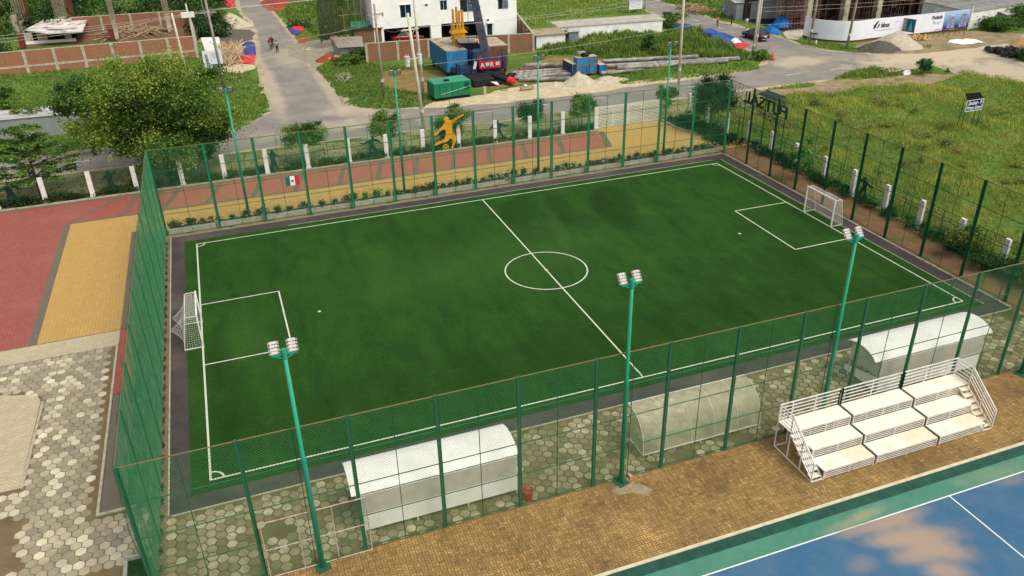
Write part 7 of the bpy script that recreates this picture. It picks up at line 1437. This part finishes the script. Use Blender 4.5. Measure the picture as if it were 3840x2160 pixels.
# ---------------------------------------------------- tall grass as real blades over a lumpy floor
def inpoly(poly):
    P = np.array(poly, float); 
    def f(X, Y):
        c = np.zeros(len(X), bool); n = len(P); j = n-1
        for i in range(n):
            xi, yi, xj, yj = P[i][0], P[i][1], P[j][0], P[j][1]
            m = ((yi > Y) != (yj > Y)) & (X < (xj-xi)*(Y-yi)/((yj-yi) if yj != yi else 1e-9)+xi); c ^= m; j = i
        return c
    return f
def lump(x, y, s=0): return noise.noise(Vector((x*.16, y*.16, s)))*.6+noise.noise(Vector((x*.5, y*.5, s+3)))*.4
def grass(label, poly, dens, h, cols, seed=0, mound=0., base_m=None, excl=(), bw=.05, name='tall_grass', nb=3):
    P = np.array(poly); x0, y0 = P.min(0); x1, y1 = P.max(0); rs = np.random.RandomState(seed); N = int((x1-x0)*(y1-y0)*dens); X = rs.uniform(x0,x1,N); Y = rs.uniform(y0,y1,N); m = inpoly(poly)(X, Y)
    for e in excl: m &= ~inpoly(e)(X, Y)
    X, Y = X[m], Y[m]; n = len(X); Lm = np.array([lump(a, b, seed) for a, b in zip(X, Y)]); keep = rs.uniform(0,1,n) < np.clip(.85+Lm*1.0, .35, 1); X, Y, Lm = X[keep], Y[keep], Lm[keep]; n = len(X)
    Z = np.maximum(0, Lm+.15)*mound-.06; H = h*np.clip(.8+Lm*1.1, .35, 1.8)*rs.uniform(.6,1.3,n); V = []; CI = []
    CC = np.array([col(c) for c in cols])
    for b in range(nb):
        a = rs.uniform(0,6.283,n); lean = rs.uniform(.1,.55,n)*H; ox, oy = rs.normal(0,.10,n), rs.normal(0,.10,n); w = bw*rs.uniform(.6,1.4,n); px, py = -np.sin(a)*w, np.cos(a)*w; cx, cy = X+ox, Y+oy; tx, ty = cx+np.cos(a)*lean, cy+np.sin(a)*lean; hh = H*rs.uniform(.75,1.15,n)
        mx, my = cx+np.cos(a)*lean*.35, cy+np.sin(a)*lean*.35
        V.append(np.stack([np.stack([cx-px,cy-py,Z],1),np.stack([cx+px,cy+py,Z],1),np.stack([mx+px*.8,my+py*.8,Z+hh*.6],1),np.stack([mx-px*.8,my-py*.8,Z+hh*.6],1),np.stack([tx,ty,Z+hh],1)],1)); 
        t_ = np.clip((Lm*.9+.5+rs.normal(0,.28,n))*(len(cols)-1), 0, len(cols)-1); i0 = np.floor(t_).astype(int); i1 = np.minimum(i0+1, len(cols)-1); f = (t_-i0)[:,None]; CI.append((CC[i0]*(1-f)+CC[i1]*f)*rs.uniform(.9,1.35,(n,1)))
    V = np.concatenate(V); A = np.concatenate(CI); A[:,3] = 1; k = len(V); me = bpy.data.meshes.new(name); b0 = np.array([(x0+x1)/2,(y0+y1)/2,0]); me.vertices.add(5*k); me.vertices.foreach_set('co', (V.reshape(-1,3)-b0).astype(np.float32).ravel())
    li = (np.arange(k)[:,None]*5+np.array([0,1,2,3,3,2,4])).ravel().astype(np.int32); me.loops.add(7*k); me.loops.foreach_set('vertex_index', li); me.polygons.add(2*k)
    ls = (np.arange(k)[:,None]*7+np.array([0,4])).ravel().astype(np.int32); me.polygons.foreach_set('loop_start', ls); me.polygons.foreach_set('loop_total', np.tile([4,3],k).astype(np.int32)); at_ = me.attributes.new('Col','FLOAT_COLOR','FACE'); at_.data.foreach_set('color', np.repeat(A,2,0).astype(np.float32).ravel()); me.materials.append(M_GB); me.update(calc_edges=True)
    o = bpy.data.objects.new(name, me); SC.collection.objects.link(o); o.location = b0; tag(o, label, 'grass', kind='stuff')
    if mound:
        g = MB(); nx, ny = int((x1-x0)/.8), int((y1-y0)/.8); ok = np.zeros((nx+1,ny+1), bool); gx, gy = np.meshgrid(np.linspace(x0,x1,nx+1), np.linspace(y0,y1,ny+1), indexing='ij'); ok = inpoly(poly)(gx.ravel(), gy.ravel()).reshape(nx+1,ny+1); vs = [(gx[i,j],gy[i,j],max(0,lump(gx[i,j],gy[i,j],seed)+.15)*mound*(1 if ok[i,j] else 0)-.055) for i in range(nx+1) for j in range(ny+1)]
        g.add(vs, [(i*(ny+1)+j,(i+1)*(ny+1)+j,(i+1)*(ny+1)+j+1,i*(ny+1)+j+1) for i in range(nx) for j in range(ny) if ok[i,j] or ok[i+1,j] or ok[i,j+1] or ok[i+1,j+1]]); f_ = g.build('grass_floor', M_GRASS, loc=(0,0,0), smooth=True); tag(f_, kind='structure')
    return o
M_GB = leafm('grass blade', .45)
GR = [(86,112,48),(108,134,54),(132,154,64),(154,168,76),(174,178,94)]; GR2 = [(72,98,44),(92,118,50),(114,138,60),(138,158,72)]; GR3 = [(86,122,46),(108,144,54),(132,158,62),(160,162,90)]
strip = [tuple(q.xy) for q in ats('d1', [(0,905),(450,868),(480,830),(1100,775),(1600,740),(1960,750),(1800,800),(1550,860),(1150,870),(850,910),(700,935),(520,925),(370,980),(200,965),(0,950)])]
grass('overgrown field of tall yellow green grass right of the pitch', [(27.4,-24),(80,-24),(72,8),(67.2,22.4),(64,27.6),(56,26.2),(48,27.5),(41.5,27.2),(38,29.2),(31,29.4),(27.6,27)], 24, .34, [(92,104,50),(118,130,58),(144,154,66),(168,172,76),(182,180,92)], 1, 1.5, bw=.023)
grass('grass strip on the near edge of the right hand road', [tuple(q.xy) for q in ats('d1', [(640,795),(1050,680),(1340,690),(1460,700),(1640,690),(1640,740),(1350,760),(1050,790)])], 14, .5, GR2, 2, .25); grass('low grass beside the dirt strip at the fence corner', [tuple(q.xy) for q in ats('d1', [(0,880),(180,840),(460,820),(450,865),(200,885),(0,905)])], 10, .2, GR, 3)
shedp = [(29.5,66.5),(46,65),(47,72),(30,73)]
grass('tall rough grass between the long white shed and the concrete piles', [tuple(q.xy) for q in ats('c1', [(240,520),(520,420),(900,380),(1200,330),(1520,320),(1700,280),(1900,320),(2080,430),(2250,500),(2400,560),(2300,620),(1900,600),(1700,560),(1500,560),(1000,600),(700,570),(500,560),(260,560)])], 16, .75, GR2, 4, .8, bw=.06)
grass('grass field behind the long white shed', [tuple(q.xy) for q in ats('c1', [(60,-120),(1000,-120),(1150,10),(1400,110),(1460,140),(1250,120),(900,160),(380,200),(340,270),(210,280),(60,220)])], 3.5, .4, GR, 5, .5, bw=.09)
grass('rough grass in front of the long concrete piles by the road', [tuple(q.xy) for q in ats('c1', [(880,770),(1050,740),(1500,700),(2200,640),(2450,640),(2480,690),(2200,740),(1700,790),(1300,840),(1120,845),(1000,790)])], 18, .42, GR3, 6, .15)
grass('grass verge around the utility poles between the two roads', [tuple(q.xy) for q in ats('b1', [(610,700),(700,630),(900,600),(1150,620),(1250,670),(1500,670),(1780,660),(1760,720),(1500,700),(1260,720),(1250,860),(1400,900),(1700,940),(1740,980),(1730,1060),(1400,1090),(1050,1080),(880,1040),(800,920),(720,800)])], 16, .28, GR2, 7, .1)
grass('grass left of the left road, around the signboard', [tuple(q.xy) for q in ats('a1', [(-200,740),(600,700),(1240,680),(1900,560),(2060,620),(2080,740),(2400,735),(2500,720),(2570,780)])]+[tuple(q.xy) for q in ats('b1', [(60,830),(110,990),(130,1110),(0,1200)])]+[tuple(q.xy) for q in ats('a1', [(2400,1300),(2000,1350),(1000,1430),(-200,1560),(-200,1300),(-200,1100)])], 9, .3, GR2, 8, .12, excl=([(-41,46),(-30,46),(-30,51),(-41,51)],))
grass('grass bank right of the left road in the distance', [tuple(q.xy) for q in ats('b1', [(250,150),(330,60),(360,0),(900,-40),(870,240),(880,380),(700,400),(560,380),(480,250),(330,210)])], 6, .5, GR2, 9, .7, bw=.09)
grass('grass at the foot of the white hoarding', [tuple(q.xy) for q in ats('d1', [(250,390),(420,440),(560,420),(760,450),(900,480),(1180,500),(1200,530),(900,520),(600,500),(350,450)])], 16, .22, GR2, 10)
grass('grass right of the side road, around the firewood', [tuple(q.xy) for q in ats('c1', [(1480,-100),(2100,-100),(2300,100),(2250,190),(2100,190),(1900,150),(1740,70),(1500,10)])], 5, .4, GR2, 11, .3, bw=.09)
grass('strip of grass at the right corner below the gravel mounds', [tuple(q.xy) for q in ats('d1', [(1500,450),(1640,450),(1640,480),(1540,490)])], 14, .2, GR2, 12)
grass('weedy grass on the sandy verge between the boundary fence and the road', [(-45,27.6),(27,27.6),(39,28.2),(39,32),(20,32.4),(-45,33)], 5, .14, [(88,100,48),(112,116,66),(128,124,78)], 13)
grass('weeds sprouting along the foot of the near fence', [(-16,-19.95),(24,-19.95),(24,-19.7),(-16,-19.7)], 60, .10, GR2, 14, bw=.012)
cen = []; rnd = random.Random(99); FP_ = inpoly([(29,-22),(74,-20),(66,18),(60,26),(46,26),(32,28)])
for i in range(230):
    x, y = rnd.uniform(29,74), rnd.uniform(-22,28)
    if not FP_(np.array([x]), np.array([y]))[0]: continue
    if noise.noise(Vector((x*.13,y*.13,3)))+rnd.uniform(-.3,.3) < 0: continue
    s_ = rnd.uniform(.5,1.5); zz = max(0, lump(x, y, 1)+.15)*1.5; cen.append(((x,y,zz+.25),(s_,s_*.8,.42),s_,rnd.uniform(0,1)))
tag(leaves_mesh('scrub', cen, 42000, .13, [(78,98,48),(100,118,54),(126,142,62),(152,160,76),(136,126,78)], None, loc=(50,5,0), seed=15), kind='stuff', label='soft rounded scrub growing through the grass of the right hand field', cat='scrub')
tag(leaves_mesh('fence_weeds', [((-23.45,y_,.08),(.10,.5,.10),1,.4) for y_ in range(-18,15)]+[((x_,15.5,.06),(.5,.07,.07),.5,.4) for x_ in range(-22,22,3)], 2600, .07, [(26,54,24),(44,78,34),(62,92,40)], None, loc=(0,0,0), seed=12), kind='stuff', label='small weeds at the foot of the left and far fences', cat='weeds')
